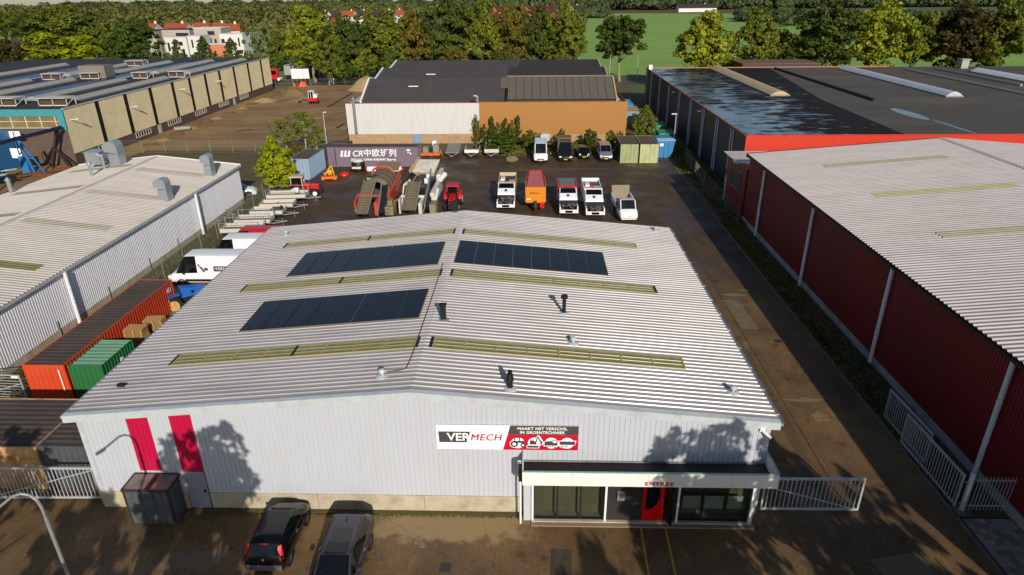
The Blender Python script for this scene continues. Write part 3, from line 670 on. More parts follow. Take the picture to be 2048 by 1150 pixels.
for s, xe in ((1, -33.05), (-1, -51.7)):
    d = Vector((xe + 42.4, 0, 4.38 - 5.4)); ln = d.length; d.normalize(); n = Vector((0, 1, 0)).cross(d); n = n if n.z > 0 else -n
    mb = MB(); ribbed(mb, LG(-42.4, 19.9, 5.4), d, (0, 1, 0), n, 1, 52.6, .355, SP, Lfun=lambda t: (0, ln)); part('roof_slope', mb, lgr, lg)
    for yk in ((66.5, 58.0, 49.5, 41.2) if s > 0 else (68.0, 59.5, 51.0)):
        mb = MB(); ribbed(mb, LG(-42.4, yk, 5.4) + n * .01, d, (0, 1, 0), n, 1, 1.06, .355, SP, Lfun=lambda t: (.8, ln - 1.6)); part('skylight', mb, mat('mossy_skylight', '767448', .6, 0, .2, 2, dirt='4a4a2a', da=.6, ds=1), lg)
part('roof_ridge', MB().hexa([LG(-42.7, 19.9, 5.39), LG(-42.1, 19.9, 5.39), LG(-42.1, 72.5, 5.39), LG(-42.7, 72.5, 5.39)], [LG(-42.45, 19.9, 5.46), LG(-42.35, 19.9, 5.46), LG(-42.35, 72.5, 5.46), LG(-42.45, 72.5, 5.46)]), lgr, lg)
g = MB(); g.box(9.1, 9.35, -15, 37.4, 4.18, 4.36); part('gutter', g, trim_grey, lg)
g = MB().hexa([LG(-42.4, 72.45, 5.2), LG(-33.05, 72.45, 4.2), LG(-33.05, 72.55, 4.2), LG(-42.4, 72.55, 5.2)], [LG(-42.4, 72.45, 5.5), LG(-33.05, 72.45, 4.5), LG(-33.05, 72.6, 4.5), LG(-42.4, 72.6, 5.5)]); part('verge_trim', g, white_p, lg)
g = MB().hexa([LG(-51.7, 72.45, 4.2), LG(-42.4, 72.45, 5.2), LG(-42.4, 72.55, 5.2), LG(-51.7, 72.55, 4.2)], [LG(-51.7, 72.45, 4.5), LG(-42.4, 72.45, 5.5), LG(-42.4, 72.6, 5.5), LG(-51.7, 72.6, 4.5)]); part('verge_trim', g, white_p, lg)
for y in (41.8, 61.5): part('downpipe', MB().cyl(LG(-33.05, y, 0), LG(-33.05, y, 4.2), .13, .13, 10).cyl(LG(-33.05, y, 3.0), LG(-33.05, y, 3.06), .15, .15, 10), lgw, lg)
for y in (40, 46, 52, 57): part('vent_slot', MB().box(9.1, 9.16, y - 35, y - 34.97, .1, 1.2), galv_d, lg)
duct = mat('duct_metal', 'a8afb4', .35, .5, .1, 1)
def gooseneck(x, y, z, w, h, d_=1.0, name='roof_duct'):
    """rectangular roof duct with a rounded hood, in stacked sections"""
    b = LG(x, y, z); mb = MB()
    mb.box(b.x - w * .62, b.x + w * .62, b.y - d_ * .6, b.y + d_ * .6, b.z - .5, b.z + .06)
    mb.box(b.x - w / 2, b.x + w / 2, b.y - d_ / 2, b.y + d_ / 2, b.z, b.z + h * .5).box(b.x - w / 2 - .03, b.x + w / 2 + .03, b.y - d_ / 2 - .03, b.y + d_ / 2 + .03, b.z + h * .5, b.z + h * .53)
    hd = [(-w * .85, h * .62), (w / 2, h * .53), (w / 2, h * .85), (w * .3, h), (-w * .3, h * 1.02), (-w * .7, h * .95), (-w * .85, h * .85)]
    mb.prism(hd, lambda u, v, t: (b.x + u, b.y + t, b.z + v), -d_ / 2, d_ / 2)
    part(name, mb, duct, lg)
gooseneck(-34.2, 67.6, 4.5, .75, 2.2, 1.0); gooseneck(-34.3, 58.6, 4.5, .85, 2.0, 1.0)
gooseneck(-45.2, 69.7, 5.0, 1.1, 2.7, 1.3, 'extractor_duct')
part('duct_box', MB().box(-5.9, -4.3, 34.0, 35.6, 5.3, 6.6).box(-6.0, -4.2, 33.9, 35.7, 6.6, 6.66), duct, lg)
b = LG(-45.3, 65.0, 5.0); part('flue', MB().cyl(b, b + I_(0, 0, 1.3), .14, .14, 10).cyl(b + I_(0, 0, 1.3), b + I_(0, 0, 1.6), .25, .2, 10), duct, lg)
b = LG(-45.9, 68.2, 5.0); part('flue', MB().cyl(b, b + I_(0, 0, 1.6), .16, .16, 10).cyl(b + I_(0, 0, 1.4), b + I_(-.5, 0, 1.6), .16, .2, 10), duct, lg)
b = LG(-51.0, 61, 4.2); part('flue', MB().cyl(b, b + I_(0, 0, 1.5), .2, .2, 10).cyl(b + I_(0, 0, 1.5), b + I_(0, 0, 1.8), .3, .1, 10), galv, lg)
# ------------------------------------------------------------------ RED HALL, RIGHT
rh = thing('red_hall', 'dark red ribbed hall with pale corrugated roof along the right edge', 'hall', (21.8, 12, 0))
def RH(x, y, z): return Vector((x - 21.8, y - 12, z))
redclad = mat('dark_red_cladding', '7d1a1c', .5, 0, .12, .4, (1, 1, .3), '5e1718', .6, .5)
whdirty = mat('grey_plinth', 'a3a09c', .8, 0, .12, 1, dirt='6b6358', da=.6, ds=1.2)
mb = MB(); ribbed(mb, RH(21.8, 10, 0), (0, 0, 1), (0, 1, 0), (-1, 0, 0), 1, 56.0, .22, [(0, 0), (.7, 0), (.78, -.035), (.92, -.035), (1, 0)], Lfun=lambda t: (.5, 6.8)); part('wall_cladding', mb, redclad, rh)
mb = MB().prism([(21.87, 0), (58, 0), (58, 6.8), (40, 8.3), (21.87, 6.8)], lambda u, v, w: RH(u, w, v), 10, 65.9); part('wall_core', mb, redclad, rh)
for k in range(10): part('plinth_panel', MB().box(-.07, .06, 0, 5.58, -.03, .5), whdirty, rh, RH(21.8, 10 + k * 5.6, 0))
rr = mat('pale_roof_sheet', 'a39a99', .4, .05, .06, .4, (.5, 2, 1), '8a807c', .55, .6)
RP = [(0, 0), (.42, 0.0), (.55, .07), (.8, .07), (.93, .0)]
for s, xe in ((-1, 21.45), (1, 58.6)):
    d = Vector((xe - 40, 0, 6.95 - 8.45)); ln = d.length; d.normalize(); n = Vector((0, 1, 0)).cross(d); n = n if n.z > 0 else -n
    mb = MB(); ribbed(mb, RH(40, 9.8, 8.45), d, (0, 1, 0), n, 1, 56.3, .36, RP, Lfun=lambda t: (0, ln)); part('roof_slope', mb, rr, rh)
    if s < 0:
        for yk in (58.6, 49.4, 40.3, 31.2):
            mb = MB(); ribbed(mb, RH(40, yk, 8.45) + n * .012, d, (0, 1, 0), n, 1, 1.08, .36, RP, Lfun=lambda t: (3.2, 13.8)); part('skylight', mb, mat('dusty_skylight', '94906a', .5, 0, .2, 2, dirt='6a6840', da=.5, ds=1), rh)
part('roof_ridge', MB().box(17.95, 18.45, -2.2, 54.1, 8.42, 8.5), rr, rh)
part('eave_trim', MB().box(-.42, -.3, -2.2, 54.0, 6.7, 6.86), mat('dark_trim', '2a1a1a', .5), rh)
g = MB().hexa([RH(21.4, 66.0, 6.6), RH(40, 66.0, 8.1), RH(40, 66.2, 8.1), RH(21.4, 66.2, 6.6)], [RH(21.4, 66.0, 7.0), RH(40, 66.0, 8.5), RH(40, 66.25, 8.5), RH(21.4, 66.25, 7.0)]); part('verge_trim', g, redclad, rh)
g = MB().hexa([RH(40, 66.0, 8.1), RH(58.6, 66.0, 6.6), RH(58.6, 66.2, 6.6), RH(40, 66.2, 8.1)], [RH(40, 66.0, 8.5), RH(58.6, 66.0, 7.0), RH(58.6, 66.25, 7.0), RH(40, 66.25, 8.5)]); part('verge_trim', g, white_p, rh)
for y in (61.0, 49.3, 37.1, 26.2, 14.2):
    mb = MB().cyl(RH(21.62, y, 0), RH(21.62, y, 6.7), .12, .12, 10)
    for z in (2.2, 4.4): mb.cyl(RH(21.62, y, z), RH(21.62, y, z + .08), .14, .14, 10)
    part('downpipe', mb, white_p, rh)
# low link building behind the red hall
an = thing('link_building', 'low dark red annexe with flat pale roof between the red hall and the black hall', 'building', (21.7, 66.3, 0))
part('wall', MB().box(0, 14, 0, 6.9, 0, 5.2).box(0, .5, 0, 6.9, 5.2, 5.35), redclad, an)
mb = MB(); ribbed(mb, Vector((-.5, -.05, 5.55)), (1, 0, 0), (0, 1, 0), (0, 0, 1), 1, 7.2, .6, [(0, 0), (.8, 0), (.85, .04), (.95, .04)], Lfun=lambda t: (0 if t > 3 else 3.2, 14.5)); part('roof', mb, rr, an)
part('canopy_underside', MB().hexa([(-.5, 3, 5.25), (2.6, 0, 5.25), (2.6, 3.2, 5.25), (-.5, 3.4, 5.25)], [(-.5, 3, 5.5), (2.6, 0, 5.5), (2.6, 3.2, 5.5), (-.5, 3.4, 5.5)]), trim_grey, an)
wf = MB(); wf.box(-.05, .0, 1.6, 5.6, 2.5, 2.6).box(-.05, .0, 1.6, 5.6, 4.4, 4.5)
for k in range(4):
    y = 1.6 + k; wf.bar((-.03, y, 2.6), (-.03, y + 1, 4.4), .06); wf.bar((-.03, y + 1, 2.6), (-.03, y, 4.4), .06)
w_ = part('window', wf, galv_d, an); part('pane', MB().box(-.012, -.004, 1.65, 5.55, 2.6, 4.4), black_m, w_)
part('door_post', MB().box(-.1, .1, 6.4, 6.8, 0, 3.0), trim_grey, an)
# ------------------------------------------------------------------ BLACK HALL, RIGHT REAR
bh = thing('black_hall', 'wide flat-roofed hall with wet black roof, dark side wall and orange-red front edge', 'hall', (23.8, 74.5, 0))
def BH(x, y, z): return Vector((x - 23.8, y - 74.5, z))
blk = mat('anthracite_cladding', '2d2a30', .5, 0, .1, .5)
mb = MB(); ribbed(mb, BH(23.8, 74.5, 0), (0, 0, 1), (0, 1, 0), (-1, 0, 0), 1, 71, .5, P_WALL, Lfun=lambda t: (.3, 7.0)); part('wall_cladding', mb, blk, bh)
part('wall_core', MB().box(.08, 60, .06, 70.9, 0, 6.9).box(55, 90, .06, 60, 0, 6.9), blk, bh)
ored = mat('orange_red_cladding', 'c8341a', .45, 0, .05)
mb = MB(); ribbed(mb, BH(23.8, 74.5, 0), (0, 0, 1), (1, 0, 0), (0, -1, 0), 1, 90, .3, P_WALL, Lfun=lambda t: (0.2, 7.08)); part('front_cladding', mb, ored, bh)
part('parapet_trim', MB().box(0, 90, -.06, .04, 7.08, 7.16), ored, bh); part('parapet_trim', MB().box(-.1, .06, 0.05, 71, 7.0, 7.12), mat('rust_edge', '8a4a34', .5), bh)
part('parapet_trim', MB().box(-.1, 50, 70.9, 71.1, 6.95, 7.14), mat('rust_edge2', 'a06a44', .5), bh)
for y in (79, 86.0, 93.5, 101.5, 110, 119, 128, 137.5, 143.5):
    for q in (0, .95):
        if y > 140 and q: continue
        part('white_pilaster', MB().box(-.12, -.04, y - 74.5 + q, y - 74.5 + q + .32, .2, 6.9), mat('pale_strip', 'b9bcc4', .5), bh)
def wet_roof():
    m = bpy.data.materials.new('wet_bitumen'); m.use_nodes = True; nt = m.node_tree; N = nt.nodes; L = nt.links; b = N['Principled BSDF']
    tc = N.new('ShaderNodeTexCoord')
    mp = N.new('ShaderNodeMapping'); mp.inputs['Scale'].default_value = (.3, 1.3, 1); L.new(tc.outputs['Object'], mp.inputs[0])
    n1 = N.new('ShaderNodeTexNoise'); n1.inputs['Scale'].default_value = .9; n1.inputs['Detail'].default_value = 4; n1.inputs['Roughness'].default_value = .65; L.new(mp.outputs[0], n1.inputs['Vector'])
    n2 = N.new('ShaderNodeTexNoise'); n2.inputs['Scale'].default_value = .09; n2.inputs['Detail'].default_value = 3; L.new(tc.outputs['Object'], n2.inputs['Vector'])
    # drier towards the roof's middle and its back
    sx = N.new('ShaderNodeSeparateXYZ'); L.new(tc.outputs['Object'], sx.inputs[0])
    r1 = N.new('ShaderNodeMapRange'); r1.inputs['From Min'].default_value = 2; r1.inputs['From Max'].default_value = 19; r1.inputs['To Min'].default_value = .16; r1.inputs['To Max'].default_value = -.12; L.new(sx.outputs[0], r1.inputs['Value'])
    a1 = N.new('ShaderNodeMath'); a1.operation = 'ADD'; L.new(n1.outputs['Fac'], a1.inputs[0]); L.new(r1.outputs[0], a1.inputs[1])
    n4 = N.new('ShaderNodeTexNoise'); n4.inputs['Scale'].default_value = .55; n4.inputs['Detail'].default_value = 5; L.new(tc.outputs['Object'], n4.inputs['Vector'])
    a0 = N.new('ShaderNodeMath'); a0.operation = 'MULTIPLY_ADD'; a0.inputs[1].default_value = .55; L.new(n4.outputs['Fac'], a0.inputs[0]); L.new(a1.outputs[0], a0.inputs[2]); a1 = a0
    a2 = N.new('ShaderNodeMath'); a2.operation = 'MULTIPLY_ADD'; a2.inputs[1].default_value = .5; L.new(n2.outputs['Fac'], a2.inputs[0]); L.new(a1.outputs[0], a2.inputs[2])
    w = N.new('ShaderNodeMapRange'); w.inputs['From Min'].default_value = 1.07; w.inputs['From Max'].default_value = 1.17; L.new(a2.outputs[0], w.inputs['Value'])
    mr = N.new('ShaderNodeMapRange'); mr.inputs['To Min'].default_value = .75; mr.inputs['To Max'].default_value = .22; L.new(w.outputs[0], mr.inputs['Value']); L.new(mr.outputs[0], b.inputs['Roughness'])
    mx = N.new('ShaderNodeMix'); mx.data_type = 'RGBA'; mx.inputs[6].default_value = (*lin('241f1d'), 1); mx.inputs[7].default_value = (*lin('1a1b20'), 1); L.new(w.outputs[0], mx.inputs['Factor']); L.new(mx.outputs[2], b.inputs['Base Color'])
    sp = N.new('ShaderNodeMapRange'); sp.inputs['To Min'].default_value = .2; sp.inputs['To Max'].default_value = 1.0; L.new(w.outputs[0], sp.inputs['Value']); L.new(sp.outputs[0], b.inputs['Specular IOR Level'])
    iw = N.new('ShaderNodeMapRange'); iw.inputs['To Min'].default_value = 1.35; iw.inputs['To Max'].default_value = 3.2; L.new(w.outputs[0], iw.inputs['Value']); L.new(iw.outputs[0], b.inputs['IOR'])
    return m
wr = wet_roof()
dry = mat('dry_bitumen', '46413b', .9, 0, .15, .5, (.25, 1, 1), '5d564b', .8, .16)
mb = MB(); mb.face([BH(23.85, 74.6, 6.98), BH(41.6, 74.6, 6.98), BH(42.6, 101.5, 6.98), BH(49, 145, 6.98), BH(23.85, 145, 6.98)]); part('roof_wet', mb, wr, bh)
mb = MB(); mb.face([BH(41.6, 74.6, 6.98), BH(110, 74.6, 6.98), BH(110, 145, 6.98), BH(49, 145, 6.98), BH(42.6, 101.5, 6.98)]); part('roof_dry', mb, dry, bh)
part('expansion_joint', MB().box(49.2 - 23.8, 49.6 - 23.8, 99.4 - 74.5, 68, 6.99, 7.35), black_m, bh)
mb = MB(); n_ = 20
for (x0, y0, x1, y1, w_) in ((48.8, 84.2, 49.0, 93.2, 1.0), (49.5, 75, 49.6, 84.5, .25)):
    mb.face([BH((x0 + x1) / 2 + w_ * math.cos(2 * PI * k / n_), (y0 + y1) / 2 + (y1 - y0) / 2 * math.sin(2 * PI * k / n_), 6.988) for k in range(n_)])
pudm = mat('still_water', '30343c', .08, 0, 0, 1, spec=1.0); part('puddle', mb, pudm, bh)
def barrel(parent, org, x0, x1, y0, y1, z, m, n_r, hgt=.55, up_m=None):
    mb = MB(); seg = 6; w = (x1 - x0)
    ys = np.linspace(y0, y1, n_r + 1)
    for k in range(n_r):
        a, b_ = ys[k] + .02, ys[k + 1] - .02
        pr_ = [(x0 + w * q / seg, z + .18 + hgt * math.sin(PI * q / seg)) for q in range(seg + 1)]
        mb.prism(pr_, lambda u, v, t: org(u, t, v), a, b_)
    o = part('barrel_skylight', mb, m, parent)
    part('upstand', MB().box(*(lambda a, b_: (a.x, b_.x, a.y, b_.y, a.z, b_.z))(org(x0 - .1, y0 - .1, z - .1), org(x1 + .1, y1 + .1, z + .17))), up_m or galv_d, o)
barrel(bh, BH, 36.4, 39.2, 105, 143.5, 7.0, mat('beige_glazing', 'b9a07a', .5, 0, .06), 16)
barrel(bh, BH, 61.6, 64.0, 103, 141, 7.0, mat('white_glazing', 'b8bcc2', .35, 0, .15, 1), 30, .6)
barrel(bh, BH, 74.0, 75.2, 85, 140, 7.0, mat('grey_strip', '6a6a60', .7), 8, .1)
barrel(bh, BH, 84, 87, 100, 135, 7.0, mat('white_glazing2', 'c8ccd0', .35), 20, .6)
part('roof_edge', MB().box(80.0 - 23.8, 80.3 - 23.8, 40, 66, 6.99, 7.3), galv, bh)
part('roof_unit', MB().box(62, 63.4, 66.5, 68, 7.0, 8.6).box(61.8, 63.6, 66.3, 68.2, 8.6, 8.8), galv, bh)
ph = BH(52, 146, 0); part('plant_room', MB().box(20, 36, 71.2, 80, 0, 7.6).box(19.9, 36.1, 71.1, 80.1, 7.6, 7.75, 1), [blk, mat('brown_roof', '6b5340', .8)], bh)
for x, y in ((-.05, 40), (-.05, 21)): part('wall_lamp', MB().box(x - .5, x, y, y + .25, 6.2, 6.4), white_p, bh)
part('roof_box', MB().box(.2, .9, 69.2, 70.2, 7.0, 7.8), white_p, bh)
# ------------------------------------------------------------------ CENTRE BUILDING (white and ochre)
cb_ = thing('twin_workshop', 'white and ochre workshop with stepped dark roofs behind the yard', 'workshop', (-8.4, 104.5, 0))
def CB(x, y, z): return Vector((x + 8.4, y - 104.5, z))
wm = mat('chalky_white_cladding', 'c9c7c4', .5, 0, .03, .6, (3, 1, .3), 'b5afa8', .4, .7)
om = mat('ochre_cladding', 'a8763a', .5, 0, .05, .6, (3, 1, .3), '966a38', .4, .6)
mb = MB(); ribbed(mb, CB(-29.3, 104.5, 0), (0, 0, 1), (1, 0, 0), (0, -1, 0), 1, 20.9, .3, P_WALL, Lfun=lambda t: (1.5, 6.25)); part('white_cladding', mb, wm, cb_)
mb = MB(); ribbed(mb, CB(-8.4, 104.48, 0), (0, 0, 1), (1, 0, 0), (0, -1, 0), 1, 23.0, .2, P_WALL, Lfun=lambda t: (1.45, 6.3)); part('ochre_cladding', mb, om, cb_)
mb = MB(); ribbed(mb, CB(14.6, 104.5, 0), (0, 0, 1), (0, 1, 0), (1, 0, 0), 1, 35, .3, P_WALL, Lfun=lambda t: (0, 6.1)); part('side_cladding', mb, om, cb_)
part('brick_base', MB().box(-20.9, 22.9, .05, .5, 0, 1.5), orange_brick, cb_)
part('parapet_cap', MB().box(-20.95, -.02, -.05, .25, 6.26, 6.33), mat('red_cap', 'a8434a', .5), cb_); part('parapet_cap', MB().box(0, 23.05, -.07, .25, 6.31, 6.37), mat('ochre_cap', 'b86a2c', .5), cb_)
part('wall_core', MB().box(-20.8, 22.9, .5, 36, 0, 5.6), wm, cb_)
part('gable_side', MB().box(-20.9, -20.8, .3, 36, 1, 6.0), wm, cb_)
part('flat_roof', MB().box(-20.8, 22.9, .3, 5.5, 5.61, 5.7), bitumen, cb_)
g1 = mat('dark_slate_sheet', '45403f', .85, 0, .1, .4, dirt='3a3532', da=.5, ds=.3); g2 = mat('black_brown_sheet', '2f2725', .85, 0, .1, .4)
def roofp(x0, x1, prof, m, nm='roof_slope'):
    mb = MB()
    for k in range(len(prof) - 1):
        (ya, za), (yb, zb) = prof[k], prof[k + 1]
        mb.hexa([CB(x0, ya, za - .2), CB(x1, ya, za - .2), CB(x1, yb, zb - .2), CB(x0, yb, zb - .2)], [CB(x0, ya, za), CB(x1, ya, za), CB(x1, yb, zb), CB(x0, yb, zb)])
    part(nm, mb, m, cb_)
R1 = [(108, 6.0), (115.2, 8.75)]; R2 = [(115.4, 8.2), (124, 9.55)]; R3 = [(124.2, 9.0), (133, 10.0), (141, 6.2)]
roofp(-27.6, -4.6, R1, g1); roofp(-27.0, -4.4, R2, g1); roofp(-26.2, -2.6, R3, g1)
roofp(-4.35, 13.2, [(108, 5.9), (115.2, 8.5)], g2); roofp(-4.35, 12.6, R2, g2); roofp(-2.55, 12.2, R3, g2)
for (yy0, zz0), (yy1, zz1), xa in ((R1[0], R1[1], -27.75), (R2[0], R2[1], -27.15), (R3[0], R3[1], -26.35)):
    part('verge_board', MB().hexa([CB(xa - .15, yy0, zz0 - .9), CB(xa + .12, yy0, zz0 - .9), CB(xa + .12, yy1, zz1 - .3), CB(xa - .15, yy1, zz1 - .3)], [CB(xa - .15, yy0, zz0 + .15), CB(xa + .12, yy0, zz0 + .15), CB(xa + .12, yy1, zz1 + .15), CB(xa - .15, yy1, zz1 + .15)]), white_p, cb_)
for (yy0, zz0), (yy1, zz1), xa in ((R1[0], R1[1], 13.35), (R2[0], R2[1], 12.75), (R3[0], R3[1], 12.35)):
    part('verge_board', MB().hexa([CB(xa - .1, yy0, zz0 - .9), CB(xa + .12, yy0, zz0 - .9), CB(xa + .12, yy1, zz1 - .3), CB(xa - .1, yy1, zz1 - .3)], [CB(xa - .1, yy0, zz0 + .15), CB(xa + .12, yy0, zz0 + .15), CB(xa + .12, yy1, zz1 + .15), CB(xa - .1, yy1, zz1 + .15)]), mat('cream_verge', 'b79f74', .6), cb_)
gp = mat('cement_roof_panel', '645c51', .9, 0, .2, .7, (2, .5, 1), '5a5348', .6, .8)
sl_ = MB(); L_ = math.hypot(7.3, 2.7); ribbed(sl_, Vector((0, 0, 0)), (0, 1, 0), (1, 0, 0), (0, 0, 1), L_, 1.28, .2, [(0, .02), (.25, .05), (.5, .02), (.75, 0)]); slm = sl_.mesh('roof_panel', gp)
pr0 = MB().box(-.02, 17.2, .15, .25, 3.9, 4.0); 
rbase = part('panel_support', MB().box(4.2, 21.5, 3.4, 3.5, 5.7, 6.1), g1, cb_)
for k in range(13):
    o = link('roof_panel', slm, rbase, CB(-4.1 + k * 1.33, 108.1 + random.uniform(-.05, .05), 6.2)); o.rotation_euler = (math.atan2(2.7, 7.3), 0, 0)
o = link('roof_panel', slm, rbase, CB(-5.4, 111.5, 7.5)); o.rotation_euler = (math.atan2(2.7, 7.3), 0, 0); o.scale = (1, .5, 1)
part('ridge_cap', MB().box(4.0, 21.7, 10.7, 11.2, 8.9, 9.05), mat('cement_ridge', '7d756a', .9), cb_)
for (x, y, z) in ((-19.8, 112.2, 7.75), (-17.8, 119, 8.9)): part('roof_window', MB().box(x + 8.4 - .8, x + 8.4 + .8, y - 104.5, y - 104.5 + .35, z, z + .12), white_p, cb_)
p = CB(-27.9, 104.3, 0); part('flue', MB().cyl(p + I_(0, -.2, 1.8), p + I_(0, -.2, 7.0), .22, .22, 12).cyl(p + I_(0, -.2, 7.0), p + I_(0, -.2, 7.3), .3, .12, 12), alu, cb_)
p = CB(-8.7, 105.2, 0); part('flue', MB().cyl(p + I_(0, .3, 6), p + I_(0, .3, 7.1), .18, .18, 10).cyl(p + I_(0, .3, 7.1), p + I_(-.6, .3, 7.2), .18, .14, 10), galv, cb_)
part('downpipe', MB().cyl(p + I_(-.05, -.85, 0), p + I_(-.05, -.85, 3.5), .08, .08, 8).cyl(p + I_(-.35, -.85, 3.5), p + I_(-.35, -.85, 4.6), .12, .12, 8), galv, cb_)
part('blue_door', MB().box(-10.6, -9.2, -.08, .04, .2, 1.45), mat('pale_blue', '6f93b4', .5), cb_)
part('white_door', MB().box(9.7, 11.0, .0, .06, 0, 1.75), mat('graffiti_white', 'b9bac0', .5, 0, .5, 2), cb_)
# ------------------------------------------------------------------ BEIGE HALL, LEFT REAR
be = thing('beige_hall', 'long beige ribbed hall with dark vertical bands and barrel skylights, left rear', 'hall', (-65, 91, 0))
def BE(x, y, z): return Vector((x + 65, y - 91, z))
bgm = mat('beige_cladding', 'e2d2aa', .55, 0, .05, .3, dirt='bcab88', da=.4, ds=.4)
brn = mat('brown_brick_base', '5d4c42', .9, 0, .2, .6, (1, 1, 2), '463a33', .5, 1)
bands = [90.9] + [98.15, 105.6, 113.1, 120.6, 127.0, 133.5, 139.9, 147.1, 154.8, 162.6] + [168.6]
bw_ = MB().box(.02, .06, 0, .9, 0, 6.2)
for k in range(11):
    y0, y1 = bands[k] + (0 if k == 0 else .95), bands[k + 1]
    mb = MB(); ribbed(mb, BE(-64.98, y0, 0), (0, 0, 1), (0, 1, 0), (1, 0, 0), 1, y1 - y0, .3, P_WALL, Lfun=lambda t: (1.55, 7.7)); part('beige_panel', mb, bgm, be)
part('dark_band', MB().box(-.15, -.04, 0, 77.6, 1.6, 7.65), black_m, be)
part('base_wall', MB().box(-.3, -.06, 0, 77.6, 0, 1.6), brn, be)
part('hall_body', MB().box(-60, -.3, .3, 77.4, 0, 7.55), brn, be)
part('roof_trim', MB().box(-.12, .1, -.05, 77.7, 7.7, 7.85), trim_grey, be)
part('roof', MB().box(-60, -.13, 0, 77.6, 7.6, 7.72), mat('dark_felt', '2a2429', .8, 0, .15, .3), be)
wfm = mat('cream_frame', 'c9c2b6', .5)
for y in (96.5, 106.6, 117.0, 127.4, 137.9, 148.5):
    fr = MB().box(-.04, .02, y - 91, y - 91 + 4.6, .55, .66).box(-.04, .02, y - 91, y - 91 + 4.6, 1.38, 1.44)
    for k in range(7): fr.box(-.04, .02, y - 91 + k * .75, y - 91 + k * .75 + .09, .66, 1.38)
    f = part('window', fr, wfm, be); part('pane', MB().box(-.055, -.05, y - 91, y - 91 + 4.6, .6, 1.42), vglass, f)
for y in (113.6, 144.9): part('door', MB().box(-.05, .03, y - 91, y - 91 + .95, 0, 1.4), mat('pale_door', 'b6b5b2', .5), be)
for y, z in ((92.0, 6.1), (106.9, 5.5), (123.2, 6.1), (138.2, 5.7)): part('wall_lamp', MB().bar(BE(-65, y, z), BE(-64.1, y + .1, z + .1), .1).box(.7, 1.2, y - 91, y - 91 + .3, z + .05, z + .2), mat('lamp_cream', 'cfc9b8', .5), be)
bgl = mat('hazy_barrel_glazing', '9b988e', .45, 0, .06, .4)
for (x, y0, y1) in ((-68.4, 97.5, 125.3), (-68.4, 133.6, 161.4), (-75.0, 99, 123), (-75.0, 134, 159), (-84.9, 101, 123.6), (-83.6, 131.6, 156.5), (-92.5, 106, 122.7), (-90.5, 130.6, 155.8), (-105, 118, 152)):
    barrel(be, BE, x - .9, x + .9, y0, y1, 7.72, bgl, 10, .45)
for (x0, x1, y) in ((-70.4, -66.2, 94.0), (-77.8, -73.6, 94.0), (-75.2, -72.2, 126.5), (-69.0, -65.9, 128), (-85, -81.4, 126.3), (-91.6, -88.0, 125.2), (-90, -86, 150)):
    fr = MB(); a, b_ = x0 + 65, x1 + 65; yy = y - 91
    fr.box(a, b_, yy - .3, yy + 2.2, 8.75, 8.85)
    w_ = part('smoke_vent', fr, mat('pale_vent', 'b9b4ab', .5), be)
    f2 = MB()
    for xx in (a, (a + b_) / 2, b_ - .08): f2.box(xx, xx + .08, yy, yy + .08, 7.72, 8.75)
    f2.box(a, b_, yy, yy + .08, 7.72, 7.85).bar((b_ - .04, yy, 7.8), (b_ - .04, yy + 2.0, 8.7), .07).box(b_ - .08, b_, yy + 1.95, yy + 2.05, 7.72, 8.75)
    part('frame', f2, wfm, w_); part('louvre', MB().box(a + .1, b_ - .1, yy + .3, yy + .34, 7.75, 8.7), mat('brown_louvre', '4c3a33', .7), w_)
# rooftop plant and solar rows
part('rooftop_unit', MB().box(-20.5, -15.5, 36, 39, 7.72, 10.0), mat('plant_grey', '77706a', .6), be)
pvr = mat('distant_solar', '1c2142', .25, 0, .1, 1)
spm = MB().box(0, 1.0, 0, 1.9, 0, .05).mesh('solar_panel', [pvr]); 
for (x, y0, n_, w_) in ((-80.2, 100, 22, 3), (-88.5, 104, 20, 2), (-98.5, 112, 18, 4), (-79.5, 134, 11, 2), (-72, 136, 10, 1)):
    base = part('panel_rail', MB().box(x + 65, x + 65 + w_ * 1.05, y0 - 91, y0 - 91 + n_ * 2, 7.74, 7.78), alu, be)
    for i in range(w_):
        for j in range(n_):
            if (i + 1) * n_ > 60: break
            o = link('solar_panel', spm, base, (x + 65 + i * 1.05, y0 - 91 + j * 2.0, 7.86)); o.rotation_euler = (0, .12, 0)
# front of the beige hall: teal fascia, glazed band, brown brick
teal = mat('teal_cladding', '3f8d92', .45, 0, .06)
mb = MB(); ribbed(mb, BE(-100, 90.9, 0), (0, 0, 1), (1, 0, 0), (0, -1, 0), 1, 35, .4, P_WALL, Lfun=lambda t: (6.75, 7.75)); part('teal_fascia', mb, teal, be)
part('teal_corner', MB().box(-.9, .02, -.2, .0, 4.9, 7.7), teal, be)
gl_ = MB(); 
for k in range(17): gl_.box(-35 + k * 2.1, -34.9 + k * 2.1, -.15, -.05, 5.3, 6.75)
gl_.box(-35, -.9, -.14, -.06, 6.05, 6.12)
f = part('glazed_band', gl_, wfm, be); part('pane', MB().box(-35, -.9, -.045, -.03, 5.3, 6.7), mat('ochre_pane', '7d6a42', .3, 0, .3, .5), f)
part('end_wall', MB().box(-35, 0.0, -.02, .25, 0, 5.3), brn, be); part('ledge', MB().box(-35, -.5, -.3, -.05, 5.18, 5.28), trim_grey, be)
